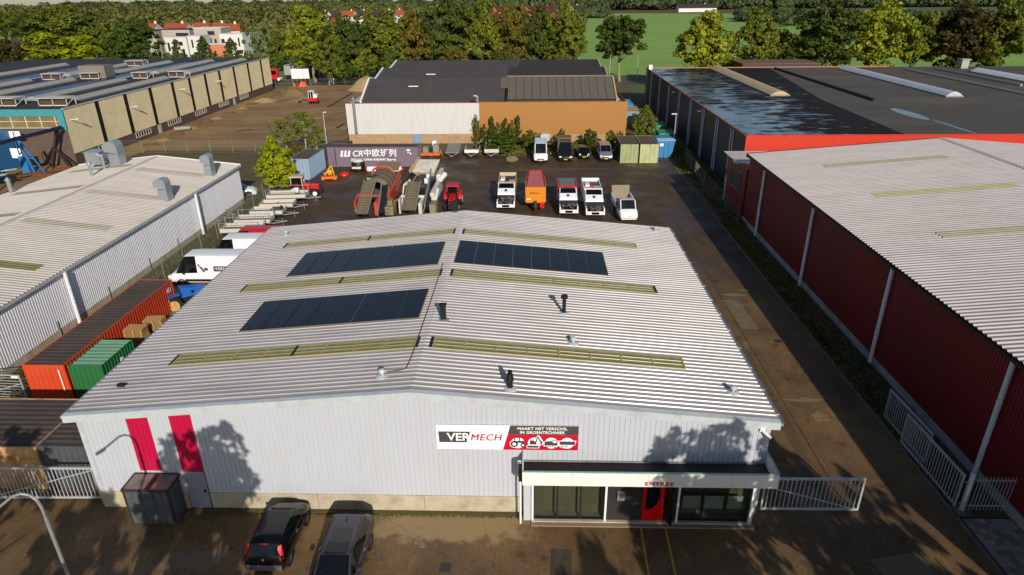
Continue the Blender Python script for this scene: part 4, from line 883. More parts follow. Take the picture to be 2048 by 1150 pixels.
# blue workshop front and gantry
blue = mat('gantry_blue', '2f74ac', .5, 0, .08, .3, dirt='285f8c', da=.4, ds=.3)
bb = thing('blue_shed', 'bright blue corrugated shed front under the gantry crane', 'shed', (-80, 86, 0))
part('wall', MB().box(-14, 7.5, 0, 4, 0, 5.0), blue, bb)
part('sign_panel', MB().box(7.5, 9.0, 3.6, 3.7, 4.0, 5.0), sign_white, bb); lettering('E', 1.0, black_m, bb, (8.2, 3.58, 4.5))
part('notice_panel', MB().box(9.4, 10.8, .5, .6, 2.0, 3.3), sign_white, bb)
part('switch_box', MB().box(10.6, 11.6, 0, .6, 0, 2.3), blue, bb)
gd_ = thing('gantry_crane', 'blue lattice gantry crane beside the blue shed', 'crane', (-66, 82, 0))
part('girder', MB().bar((.7, 8.2, 5.4), (-2.0, -16, 5.3), .35, .45), mat('dark_blue_steel', '1b2340', .5), gd_)
for (x, y) in ((-.3, 2.4), (.9, -7.5)):
    lg_ = MB(); lg_.bar((x, y, 0), (x - 1.2, y, 5.1), .22).bar((x + 1.5, y, 0), (x - 1.1, y, 5.1), .14).bar((x - .6, y, 2.6), (x + .5, y, 2.3), .1).bar((x, y, .2), (x + .9, y, 1.4), .1).bar((x - .8, y, 3.6), (x - 1.5, y, 2.9), .1).bar((x - 1.5, y, 2.9), (x - 1.5, y, 4.9), .1)
    part('leg', lg_, blue, gd_)
part('support', MB().bar((.5, 7.5, 5.2), (-1.6, 7.5, .2), .5, .3).bar((-.4, 7.4, 2.6), (.8, 7.4, .2), .25).bar((-.4, 7.4, 2.6), (2.0, 7.4, .2), .12), mat('brown_steel', '30261f', .6), gd_)
solo('steel_rack', MB().box(-75, -66.5, 74, 76, .9, 1.0).box(-75, -66.5, 78, 80, 1.4, 1.5).box(-75, -67, 74, 74.1, 0, .9).bar((-75, 75, 1.2), (-66, 79, 1.7), .2).bar((-75, 77, 1.2), (-66, 81, 1.9), .15), galv, 'galvanised storage racks of long bars behind the grey hall', 'rack')
solo('rust_bars', MB().box(-67, -62, 84, 86, 0, .5).bar((-68, 83, .4), (-61, 88, .7), .3), mat('rust', '6a3a1e', .9, 0, .3, 2), 'heap of rusty steel bars below the brown support', 'scrap')
solo('blue_machine', MB().box(-76, -68.5, 78, 82, .4, 1.8).box(-73, -70, 78.5, 81, 1.8, 2.4).cyl((-76, 80, 1.6), (-69, 80, 1.9), .3, .3, 8), mat('machine_blue', '205f96', .5, 0, .2), 'blue machine lying before the blue shed wall', 'machine')
# ------------------------------------------------------------------ CONTAINERS
def container(label, loc, rz, L, side_m, roof_m, end_m=None, Wd=2.44, H=2.6, group=None, doors_front=False, name='shipping_container', end_pitch=.3):
    """long axis = local y from 0 to L, x from 0 to Wd"""
    t = thing(name, label, 'container', loc, rz, group); end_m = end_m or side_m
    for nm, o, v, n in (('side_panel', (.0, .05, 0), (0, 1, 0), (-1, 0, 0)), ('side_panel', (Wd, .05, 0), (0, 1, 0), (1, 0, 0))):
        mb = MB(); ribbed(mb, o, (0, 0, 1), v, n, 1, L - .1, .28, P_CONT, Lfun=lambda t_: (.16, H - .08)); part(nm, mb, side_m, t)
    mb = MB(); ribbed(mb, (.05, 0.01, 0), (0, 0, 1), (1, 0, 0), (0, -1, 0), 1, Wd - .1, end_pitch, P_CONT, Lfun=lambda t_: (.16, H - .08)); e = part('end_panel', mb, end_m, t)
    if doors_front:
        dm = MB()
        for x in (.35, .85, Wd - .85, Wd - .35): dm.cyl((x, -.05, .25), (x, -.05, H - .15), .022, .022, 6)
        dm.box(Wd / 2 - .015, Wd / 2 + .015, -.02, .0, .16, H - .1); part('locking_bars', dm, galv, t)
    mb = MB(); ribbed(mb, (.05, L - .01, 0), (0, 0, 1), (1, 0, 0), (0, 1, 0), 1, Wd - .1, .6, P_CONT, Lfun=lambda t_: (.16, H - .08)); part('end_panel', mb, end_m, t)
    mb = MB(); ribbed(mb, (.04, .08, H - .03), (1, 0, 0), (0, 1, 0), (0, 0, 1), Wd - .08, L - .16, .4, P_CONT); part('roof_panel', mb, roof_m, t)
    fr = MB()
    for x in (-.01, Wd - .09):
        for y in (-.01, L - .09): fr.box(x, x + .1, y, y + .1, 0, H)
        fr.box(x, x + .1, .09, L - .09, 0, .16).box(x + .02, x + .08, .09, L - .09, H - .08, H - .01)
    for y in (-.01, L - .09): fr.box(.09, Wd - .09, y, y + .1, 0, .16).box(.09, Wd - .09, y + .02, y + .08, H - .08, H - .01)
    part('frame', fr, end_m, t)
    part('floor', MB().box(.06, Wd - .06, .06, L - .06, .12, .2), side_m, t)
    return t
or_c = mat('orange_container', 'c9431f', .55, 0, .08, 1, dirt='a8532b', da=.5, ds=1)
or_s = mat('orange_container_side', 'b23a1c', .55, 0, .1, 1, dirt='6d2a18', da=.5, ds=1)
rust_top = mat('weathered_brown_roof', '453a33', .85, 0, .2, .5, dirt='5d4f42', da=.5, ds=.4)
gr_c = mat('green_container', '27693a', .5, 0, .1, 1, dirt='1d5530', da=.4, ds=1)
gr_t = mat('green_container_roof', '76a082', .5, 0, .1, 1, dirt='40704c', da=.6, ds=1)
lil = mat('lilac_container', '776776', .55, 0, .1, .6, dirt='6a5f70', da=.5, ds=1)
lb_c = mat('light_blue_container', '8fa6bd', .5, 0, .08, 1, dirt='6f8aa3', da=.4, ds=1)
cgw = mat('rusty_cream_container', 'bf9a63', .7, 0, .2, 1.5, (1, 1, .5), '8a4a22', .8, 1.8)
dgc = mat('dark_grey_container', '474d50', .55, 0, .1, 1, dirt='33393a', da=.5, ds=1)
olive = mat('pale_olive_container', '9da578', .6, 0, .12, 1, (2, 2, .6), '6d6f45', .7, 1.2)
olive2 = mat('yellow_green_container', 'b5b987', .6, 0, .12, 1, (2, 2, .6), '6d6f45', .6, 1.2)
skyb = mat('sky_blue_container', '2d7db4', .5, 0, .1, 1, dirt='5a7890', da=.4, ds=1)
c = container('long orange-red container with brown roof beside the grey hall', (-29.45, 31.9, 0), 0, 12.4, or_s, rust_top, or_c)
part('white_mark', MB().box(2.05, 2.12, -.05, -.03, .9, 2.3), white_p, c)
lettering('4D', .5, white_p, c, (2.49, 11.7, 2.0), rot=(PI / 2, 0, PI / 2)); lettering('UES', .45, white_p, c, (2.49, 11.7, 1.2), rot=(PI / 2, 0, PI / 2))
c = container('short green container with pale ribbed roof next to the orange one', (-26.85, 32.0, 0), 0, 3.2, gr_c, gr_t, Wd=2.0, H=2.5)
part('emblem', MB().cyl((2.02, 1.8, 1.9), (2.05, 1.8, 1.9), .17, .17, 12), white_p, c)
container('rusty cream container behind the left gate', (-29.6, 24.6, 0), 0, 2.9 + 1.2, cgw, rust_top, Wd=6.05, H=2.5, name='storage_container')
container('dark grey container next to the rusty cream one behind the left gate', (-23.5, 24.7, 0), 0, 4.0, dgc, rust_top, Wd=3.15, H=2.5, name='storage_container')
c = container('long lilac-grey container with white Chinese lettering across the back of the yard', (-15.8, 89.4, 0), PI / 2, 12.5, lil, rust_top, H=2.7)
for b_, s_, x, z, sp_ in (('\u4e2d\u6b27\u73ed\u5217', 1.12, 5.2, 1.85, 1.08), ('CHINA RAILWAY Express', .38, 5.3, 1.0, 1.05), ('CR', 1.15, 8.35, 1.8, 1.0), ('XIBMM', .5, 8.6, .95, 1.0)):
    o = lettering(b_, s_, white_p, c, (-.055, x, z), rot=(PI / 2, 0, -PI / 2), bold=.02, shear=(.25 if s_ in (1.15, .5) else 0), spacing=sp_, extrude=.01)
for k, a in enumerate((10.75, 10.25, 9.75)):
    mb = MB().prism([(a, 1.4), (a - .3, 1.4), (a - .5, 2.25), (a - .2, 2.25)], lambda u, v, w: (w, u, v), -.055, -.045); part('logo_stroke', mb, white_p, c)
part('logo_stroke', MB().prism([(10.3, 1.4), (9.5, 1.4), (9.5, 1.55), (10.3, 1.55)], lambda u, v, w: (w, u, v), -.06, -.056), white_p, c)
part('code_marks', MB().box(-.055, -.045, 1.0, 1.5, 2.2, 2.4).box(-.055, -.045, .9, 1.1, 1.7, 1.95).box(-.055, -.045, 1.2, 1.4, 1.9, 2.1), white_p, c)
container('pale blue container with open end standing by the tractor', (-31.3, 82.6, 0), -.04, 6.0, lb_c, rust_top, lb_c, Wd=2.6, doors_front=True, H=2.7)
container('dark brown flat-roofed container behind the pale blue one', (-29.6, 90.0, 0), -.25, 5.0, mat('brown_box', '3c322e', .7), rust_top, H=2.6)
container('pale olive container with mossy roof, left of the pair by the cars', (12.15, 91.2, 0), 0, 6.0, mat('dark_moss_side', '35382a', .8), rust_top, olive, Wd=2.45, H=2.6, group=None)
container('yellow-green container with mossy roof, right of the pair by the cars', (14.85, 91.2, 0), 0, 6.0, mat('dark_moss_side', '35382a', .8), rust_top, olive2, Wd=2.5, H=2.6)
sk = thing('waste_skip', 'bright blue closed waste container right of the yellow-green one', 'skip', (17.75, 93.9, 0))
part('body', MB().hexa([(0, 0, .1), (2.0, 0, .1), (2.2, 4, .1), (0, 4, .1)], [(-.1, -.1, 2.5), (2.35, -.1, 2.5), (2.35, 4, 2.5), (-.1, 4, 2.5)]), skyb, sk)
part('lid', MB().box(-.15, 2.4, -.15, .25, 2.5, 2.7).box(-.15, 2.3, .6, .9, 2.5, 2.72), lb_c, sk); part('notice', MB().box(.25, .75, -.12, -.09, 1.75, 2.15), white_p, sk)
part('ribs', MB().box(.9, 1.0, -.12, -.02, .15, 2.45).box(1.5, 1.6, -.12, -.02, .15, 2.45), skyb, sk)
gsk = mat('green_skip', '4c8a68', .6, 0, .2, 1, dirt='3a6a4a', da=.5, ds=1)
for i, (x, y, L, m, lab) in enumerate(((16.4, 128, 6, skyb, 'far blue container beside the ochre workshop corner'), (16.6, 119.5, 6, mat('faded_blue', '6f93a8', .6), 'faded blue container with rusty top beside the ochre workshop'), (17.4, 113, 5, mat('pale_grey_skip', '8f9a94', .6), 'pale grey skip between the faded blue container and the small tree'))):
    container(lab, (x, y, 0), 0, L, m, mat('tan_top', '8a7355', .8) if i == 1 else m, Wd=2.6, H=2.4)
for i, (x, y, lab) in enumerate(((19.0, 107.5, 'green skip behind the small tree, farther one'), (19.2, 101.0, 'green skip with bright green rim nearest the blue container'))):
    t = thing('green_skip', lab, 'skip', (x, y, 0))
    part('body', MB().hexa([(.2, .3, .1), (2.0, .3, .1), (2.0, 3.6, .1), (.2, 3.6, .1)], [(0, 0, 2.0), (2.3, 0, 2.0), (2.3, 4, 2.0), (0, 4, 2.0)]), gsk, t)
    part('rim', MB().box(-.08, 2.38, -.08, .04, 1.95, 2.15).box(-.08, .04, .04, 4.0, 1.95, 2.15).box(2.26, 2.38, .04, 4.0, 1.95, 2.15), mat('bright_green', '2a9a5a', .5), t)
    rbs = MB()
    for k in range(4): rbs.box(.3 + k * .55, .38 + k * .55, -.02, .1, .3, 1.95)
    part('ribs', rbs, gsk, t)
solo('scrap_heap', MB().box(-.9, .9, -1, 1, 0, .7).box(-.5, .3, -.6, .5, .7, 1.2).bar((-1, -.8, .5), (.9, .6, 1.3), .1), galv_d, 'grey heap of scrap metal against the ochre workshop side', 'scrap', loc=(16.6, 104.5, 0))

# ------------------------------------------------------------------ front shed (small steel container)
st = thing('steel_shed', 'small dark grey steel shed with rusty ribbed roof against the white facade', 'shed', (-18.15, 22.35, 0))
shm = mat('blue_grey_steel', '4e565c', .45, .2, .12, 1.2, dirt='6e777a', da=.4, ds=2)
for (o, v, n, Wd) in (((.03, 0, 0), (1, 0, 0), (0, -1, 0), 1.94), ((2.0, .03, 0), (0, 1, 0), (1, 0, 0), 1.0)):
    mb = MB(); ribbed(mb, o, (0, 0, 1), v, n, 1, Wd, .33, P_CONT, Lfun=lambda t_: (.06, 1.98)); part('side_panel', mb, shm, st)
part('body', MB().box(.05, 1.95, .05, 1.05, .03, 1.95), shm, st)
rs = mat('rusty_shed_roof', '8d8480', .5, .2, .1, 2, dirt='5a2a1c', da=.7, ds=1.5)
mb = MB(); ribbed(mb, Vector((-.02, 0, 2.0)), (0, 1, 0), (1, 0, 0), (0, 0, 1), 1.05, 2.04, .14, [(0, 0), (.4, 0), (.5, .025), (.85, .025), (.95, 0)]); part('roof_sheet', mb, rs, st)
part('rust_strip', MB().box(.95, 1.2, 0.01, 1.04, 2.03, 2.034), mat('dark_rust', '4a160c', .7), st)
part('frame', MB().box(-.05, 2.05, -.05, 0, 1.93, 2.05).box(-.05, 2.05, 1.05, 1.1, 1.93, 2.05).box(-.06, -.02, 0, 1.05, 1.93, 2.05).box(2.03, 2.08, 0, 1.05, 1.93, 2.05).box(-.02, .06, -.03, .05, 0, 1.93).box(1.95, 2.03, -.03, .05, 0, 1.93), mat('brown_frame', '3b2a26', .6), st)
part('lock_bars', MB().cyl((.7, -.06, .1), (.7, -.06, 1.9), .018, .018, 6).cyl((1.3, -.06, .1), (1.3, -.06, 1.9), .018, .018, 6), shm, st)

# ------------------------------------------------------------------ VEHICLES
tyre_m = rubber; rim_m = mat('wheel_rim', 'a6a8ac', .3, .7)
def wheel(parent, x, y, r, w, side=1, rim=rim_m, z=None, spokes=5):
    z = r if z is None else z
    a = MB().lathe([(r * .62, -w / 2), (r * .9, -w / 2), (r, -w / 3), (r, w / 3), (r * .9, w / 2), (r * .62, w / 2)], (x, y, z), 20, 0, 'x')
    t = part('wheel', a, tyre_m, parent, smooth=True)
    b = MB(); s = side; xo = x + s * w * .42
    b.lathe([(0.001, s * w * .36), (r * .18, s * w * .4), (r * .2, s * w * .3), (r * .6, s * w * .25), (r * .66, s * w * .42)], (x, y, z), 20, 0, 'x')
    for k in range(spokes):
        t_ = 2 * PI * k / spokes
        b.bar((x + s * w * .4, y + r * .15 * math.cos(t_), z + r * .15 * math.sin(t_)), (x + s * w * .4, y + r * .62 * math.cos(t_), z + r * .62 * math.sin(t_)), r * .13, .02, up=(1, 0, 0))
    part('rim', b, rim, t)
    return t
def loft(stations, W_, crown=.03):
    """stations: (y, zlow, zbelt, ztop, wbelt, wtop, side_kind, top_kind) kinds for the segment that follows: b body, g glass"""
    mb = {'body': MB(), 'side_window': MB(), 'side_window_2': MB(), 'windscreen': MB(), 'rear_window': MB()}
    rings = []
    for (y, zl, zb, zt, wb, wt, sk_, tk) in stations:
        zm = zl + (zb - zl) * .5
        rg = [(-wb * .9, y, zl), (-wb * 1.0, y, zl + .12), (-wb * 1.03, y, zm), (-wb * .99, y, zb - .03), (-wb * .96, y, zb), (-wt, y, zt - .02), (-wt * .88, y, zt + crown * .5), (-wt * .4, y, zt + crown), (wt * .4, y, zt + crown)]
        rg += [(-p[0], p[1], p[2]) for p in reversed(rg[:7])]
        rings.append(rg)
    n = len(rings[0])
    for i in range(len(rings) - 1):
        A, B = rings[i], rings[i + 1]; sk_, tk = stations[i][6], stations[i][7]
        for k in range(n - 1):
            tgt = 'body'
            if k in (4, n - 6) and sk_ == 'g': tgt = 'side_window' if k == 4 else 'side_window_2'
            if 6 <= k <= n - 8 and tk == 'g': tgt = 'windscreen' if stations[i][3] > stations[i + 1][3] else 'rear_window'
            mb[tgt].face([A[k], A[k + 1], B[k + 1], B[k]])
    mb['body'].face(rings[0][::-1]); mb['body'].face(rings[-1])
    mb['body'].box(-W_ * .4, W_ * .4, stations[0][0] + .1, stations[-1][0] - .1, stations[2][1], stations[2][1] + .1)
    return mb
plate_y = mat('yellow_plate', 'd6a90c', .5, 0, 0); lamp_red = mat('tail_lamp', 'd40a10', .2, 0, .1, 8); lamp_w = mat('head_lamp', 'd8dde0', .1, 0, .15, 8)
def vehicle(name, label, cat, loc, rz, W_, stations, paint, wheels, wr=.31, ww=.2, front_plate=True, extras=None, group=None, wscr_label=None):
    t = thing(name, label, cat, loc, rz, group)
    mb = loft(stations, W_)
    part('body', mb['body'], paint, t, smooth=True)
    for k_ in ('side_window', 'side_window_2', 'windscreen', 'rear_window'):
        if mb[k_].f: part(k_.replace('_2', ''), mb[k_], vglass, t, smooth=True)
    for y in wheels:
        for s in (-1, 1):
            ar = MB().cyl((s * (W_ / 2 - .2), y, wr), (s * (W_ / 2 + .012), y, wr), wr * 1.18, wr * 1.18, 20); part('wheel_arch', ar, black_m, t)
            wheel(t, s * (W_ / 2 - ww / 2 + .025), y, wr, ww, s)
    return t
# black hatchback, rear towards the camera
blackp = mat('black_car_paint', '0c0c0e', .18, .2, .05, spec=.6); greyp = mat('graphite_car_paint', '4c4b51', .25, .5, .04)
H1 = [(-1.82, .38, .62, .66, .68, .60, 'b', 'b'), (-1.80, .28, .80, .84, .78, .68, 'b', 'b'), (-1.72, .24, .98, 1.02, .81, .70, 'b', 'g'), (-1.48, .22, 1.0, 1.42, .82, .60, 'b', 'b'), (-1.40, .22, .99, 1.47, .83, .61, 'g', 'b'),
      (-.95, .2, .97, 1.50, .83, .62, 'g', 'b'), (-.15, .2, .95, 1.51, .83, .62, 'g', 'b'), (.42, .2, .93, 1.46, .83, .61, 'g', 'g'), (1.05, .2, .92, 1.02, .82, .70, 'b', 'b'), (1.45, .22, .82, .88, .80, .66, 'b', 'b'), (1.72, .25, .66, .72, .74, .58, 'b', 'b'), (1.83, .3, .5, .54, .62, .46, 'b', 'b')]
t = vehicle('parked_car', 'black hatchback with red tail lights parked nose to the white facade', 'car', (-10.98, 21.42, 0), 0, 1.66, H1, blackp, (-1.13, 1.15), .29, .18)
for s in (-1, 1):
    part('tail_light', MB().hexa([(s * .70, -1.80, .85), (s * .82, -1.70, .85), (s * .82, -1.66, .85), (s * .70, -1.7, .85)][::s], [(s * .60, -1.53, 1.36), (s * .72, -1.47, 1.36), (s * .72, -1.43, 1.36), (s * .6, -1.43, 1.36)][::s]), lamp_red, t)
    part('mirror', MB().box(s * .86, s * 1.0, .62, .74, .92, 1.06) if s > 0 else MB().box(-1.0, -.86, .62, .74, .92, 1.06), blackp, t, bevel=.02)
part('number_plate', MB().box(-.26, .26, -1.865, -1.84, .42, .53), plate_y, t)
part('bumper', MB().box(-.74, .74, -1.87, -1.8, .34, .62), mat('grey_plastic', '55525a', .5), t, bevel=.03)
part('number_plate_trim', MB().box(-.3, .3, -1.868, -1.862, .40, .42), black_m, t)
part('brake_light', MB().box(-.16, .16, -1.53, -1.48, 1.43, 1.455), lamp_red, t)
part('badge', MB().cyl((0, -1.80, .9), (0, -1.83, .9), .05, .05, 10), alu, t)
part('rear_wiper', MB().bar((0, -1.73, 1.05), (.3, -1.63, 1.2), .015), black_m, t)
part('door_seam', MB().box(.835, .845, -.3, -.285, .35, .93).box(.835, .845, .6, .615, .35, .9).box(-.845, -.835, -.3, -.285, .35, .93), rubber, t)
for s in (-1, 1):
    part('door_handle', MB().box(s * .85 - .012, s * .85 + .012, -.2, -.02, .82, .85), alu, t)
    part('headlight', MB().hexa([(s * .5, 1.70, .62), (s * .74, 1.56, .64), (s * .74, 1.50, .7), (s * .5, 1.6, .7)][::s], [(s * .5, 1.64, .74), (s * .72, 1.4, .84), (s * .72, 1.36, .84), (s * .5, 1.55, .78)][::s]), lamp_w, t)
# graphite estate, front towards the camera
E1 = [(-2.3, .4, .62, .66, .74, .64, 'b', 'b'), (-2.26, .3, .92, .96, .86, .72, 'b', 'b'), (-2.15, .26, 1.0, 1.06, .89, .74, 'b', 'g'), (-1.72, .24, 1.02, 1.42, .91, .66, 'g', 'b'), (-1.55, .23, 1.01, 1.46, .92, .66, 'g', 'b'),
      (-.8, .22, .99, 1.50, .92, .67, 'g', 'b'), (.1, .22, .97, 1.49, .92, .67, 'g', 'b'), (.55, .22, .95, 1.44, .92, .66, 'g', 'g'), (1.25, .22, .93, 1.0, .91, .76, 'b', 'b'), (1.85, .24, .84, .9, .88, .72, 'b', 'b'), (2.2, .27, .68, .72, .8, .62, 'b', 'b'), (2.32, .34, .5, .54, .68, .5, 'b', 'b')]
t = vehicle('parked_estate_car', 'dark graphite estate car with glass roof next to the black hatchback', 'car', (-7.88, 19.95, 0), PI, 1.86, E1, greyp, (-1.3, 1.42), .33, .22)
part('sunroof', MB().box(-.45, .45, -.05, .52, 1.50, 1.522), vglass, t, bevel=.01); part('sunroof_panel', MB().box(-.44, .44, -.85, -.1, 1.518, 1.536), mat('dark_roof_glass', '2a2a2e', .2), t, bevel=.01)
for s in (-1, 1):
    part('roof_rail', MB().tube([(s * .62, -1.6, 1.46), (s * .63, -1.4, 1.53), (s * .635, .2, 1.55), (s * .63, .45, 1.48)], .018, 6), black_m, t)
    part('mirror', MB().box(min(s * .95, s * 1.12), max(s * .95, s * 1.12), .78, .92, .93, 1.08), greyp, t, bevel=.03)
    part('door_seam', MB().box(s * .943 - .004, s * .943 + .004, -.55, -.535, .35, .95).box(s * .943 - .004, s * .943 + .004, .45, .465, .35, .92), rubber, t)
    part('door_handle', MB().box(s * .945 - .012, s * .945 + .012, -.45, -.25, .84, .87), alu, t)
    part('headlight', MB().hexa([(s * .5, 2.25, .55), (s * .8, 2.1, .57), (s * .8, 2.0, .6), (s * .5, 2.15, .6)][::s], [(s * .5, 2.2, .7), (s * .82, 1.98, .76), (s * .82, 1.9, .76), (s * .5, 2.1, .7)][::s]), lamp_w, t)
part('antenna', MB().hexa([(-.02, -1.35, 1.5), (.02, -1.35, 1.5), (.02, -1.15, 1.5), (-.02, -1.15, 1.5)], [(-.005, -1.38, 1.57), (.005, -1.38, 1.57), (.005, -1.33, 1.57), (-.005, -1.33, 1.57)]), blackp, t)
for k, x in enumerate((-.55, .1)): part('wiper', MB().bar((x, 1.22, 1.03), (x + .5, 1.02, 1.18), .02), black_m, t)
# vans
whp = mat('white_van_paint', 'e4e4e6', .3, 0, .02); silv = mat('silver_paint', '9a9ca6', .25, .6, .03); dkv = mat('dark_van_paint', '202024', .25, .3, .03)
def van_st(L, H, W_, hood=.9, side='b', slope_=.7):
    h = L / 2; w = W_ / 2
    return [(-h, .4, 1.1, H - .12, w * .95, w * .80, 'b', 'b'), (-h + .06, .28, 1.15, H, w, w * .84, side, 'b'), (h - hood - slope_ - .9, .26, 1.15, H, w, w * .84, 'g', 'b'), (h - hood - slope_, .26, 1.12, H - .04, w, w * .83, 'g', 'g'),
            (h - hood, .26, 1.1, 1.2, w, w * .84, 'b', 'b'), (h - .3, .3, .9, .98, w * .95, w * .78, 'b', 'b'), (h - .04, .32, .68, .74, w * .88, w * .7, 'b', 'b'), (h, .38, .55, .58, w * .78, w * .6, 'b', 'b')]
def front_kit(t, L, W_, paint, zl=.78, plate=True, mir=True, ym=None, wr=1.1, bl=True):
    h = L / 2; w = W_ / 2
    if plate: part('number_plate', MB().box(-.26, .26, h + .01, h + .03, .36, .48), plate_y, t)
    part('grille', MB().box(-w * .5, w * .5, h - .02, h + .008, .52, .68), black_m, t)
    part('bumper', MB().box(-w * .9, w * .9, h - .22, h + .0, .28, .5), black_m if bl else paint, t, bevel=.05)
    for s in (-1, 1):
        part('headlight', MB().box(min(s * w * .6, s * w * .92), max(s * w * .6, s * w * .92), h - .22, h - .02, .66, .86), lamp_w, t, bevel=.03)
        if mir:
            x = s * (w + .12); part('mirror', MB().box(x - .1, x + .1, (ym or h - 1.6), (ym or h - 1.6) + .12, 1.1, 1.4), black_m, t)
def vanlike(name, label, cat, loc, rz, L, H, W_, paint, wheels=None, wr=.34, hood=.9, side='b', sl_=.7, **k):
    t = vehicle(name, label, cat, loc, rz, W_, van_st(L, H, W_, hood, side, sl_), paint, wheels or (-L * .3, L * .31), wr, .22)
    front_kit(t, L, W_, paint, **k); return t
t = vanlike('delivery_van', 'white van with blue ladder rack parked before the ochre wall', 'van', (1.1, 93.8, 0), PI, 5.6, 2.45, 2.0, whp)
rk = MB()
for k in range(5): rk.box(-.8, .8, -1.8 + k * .6, -1.75 + k * .6, 2.6, 2.65)
rk.box(-.8, -.75, -1.8, .7, 2.55, 2.6).box(.75, .8, -1.8, .7, 2.55, 2.6); part('roof_rack', rk, mat('rack_blue', '7ba0c8', .5), t)
vanlike('tipper_pickup', 'black high-roof van with brown load behind, second in the back row', 'van', (4.6, 94.3, 0), PI, 5.4, 2.5, 2.0, dkv)
t = bpy.data.objects['tipper_pickup']; part('load_cover', MB().box(-.95, .95, -2.9, -.9, 2.45, 2.75), mat('brown_cover', '6b543c', .8), t)
HS = [(a * 1.0, b_, c_, d_, e_, f_, g_, h_) for (a, b_, c_, d_, e_, f_, g_, h_) in H1]
t = vehicle('small_black_car', 'small black hatchback facing the yard between the black van and the silver one', 'car', (7.3, 94.9, 0), PI, 1.66, HS, blackp, (-1.13, 1.15), .29, .18)
front_kit(t, 3.66, 1.6, blackp)
t = vanlike('silver_van', 'silver-grey minivan at the right end of the back row, by the olive container', 'van', (10.3, 94.4, 0), PI, 4.8, 1.95, 1.9, silv, wr=.32, side='g', hood=1.0)
t = vanlike('company_van', 'white van with logo and dark square, nearest of the white vans left of the warehouse', 'van', (-27.0, 49.9, 0), PI / 2, 6.2, 2.6, 2.05, whp, hood=.8, sl_=.9, plate=False)
part('side_stripe', MB().box(-1.06, -1.045, -2.6, 1.6, .42, .62), black_m, t)
part('logo_panel', MB().box(-1.066, -1.055, -2.9, -.95, 1.32, 1.78), sign_grey, t); lettering('VERMECH', .36, white_p, t, (-1.075, -1.95, 1.55), rot=(PI / 2, 0, -PI / 2), fit=1.75)
part('logo_patch', MB().box(-1.062, -1.055, -.45, -.15, 1.4, 1.62), sign_grey, t)
part('logo_arm', MB().prism([(-.05, 1.25), (-.2, 1.25), (.0, 1.6), (.05, 1.75), (.2, 1.7), (.1, 1.55)], lambda u, v, w: (w, u, v), -1.065, -1.055), black_m, t)
part('logo_red', MB().prism([(.15, 1.78), (.22, 1.95), (.36, 1.95), (.25, 1.74)], lambda u, v, w: (w, u, v), -1.066, -1.056), sign_red, t)
vanlike('rear_van', 'plain white van just behind the van with the logo', 'van', (-25.6, 53.9, 0), PI / 2, 6.2, 2.6, 2.05, whp, hood=.8, sl_=.9, plate=False)
redp = mat('red_paint', 'c0161c', .3, 0, .05)
vanlike('red_van', 'red van mostly hidden behind the two white vans', 'van', (-25.9, 57.2, 0), PI / 2, 5.4, 2.2, 1.9, redp, hood=.8, sl_=.8, plate=False)
t = vehicle('white_suv', 'white and black car half hidden behind the corner of the grey hall', 'car', (-35.2, 75.0, 0), -PI * .5 + .25, 1.86, E1, whp, (-1.3, 1.42), .36, .22)
for i, (x, y) in enumerate(((-46.2, 79.0), (-41.5, 80.0))):
    vehicle('dark_parked_car', ('black car behind the big roof duct' if i == 0 else 'black car between the roof duct and the wire fence'), 'car', (x, y, 0), .9, 1.8, E1, blackp, (-1.3, 1.42), .33, .2)
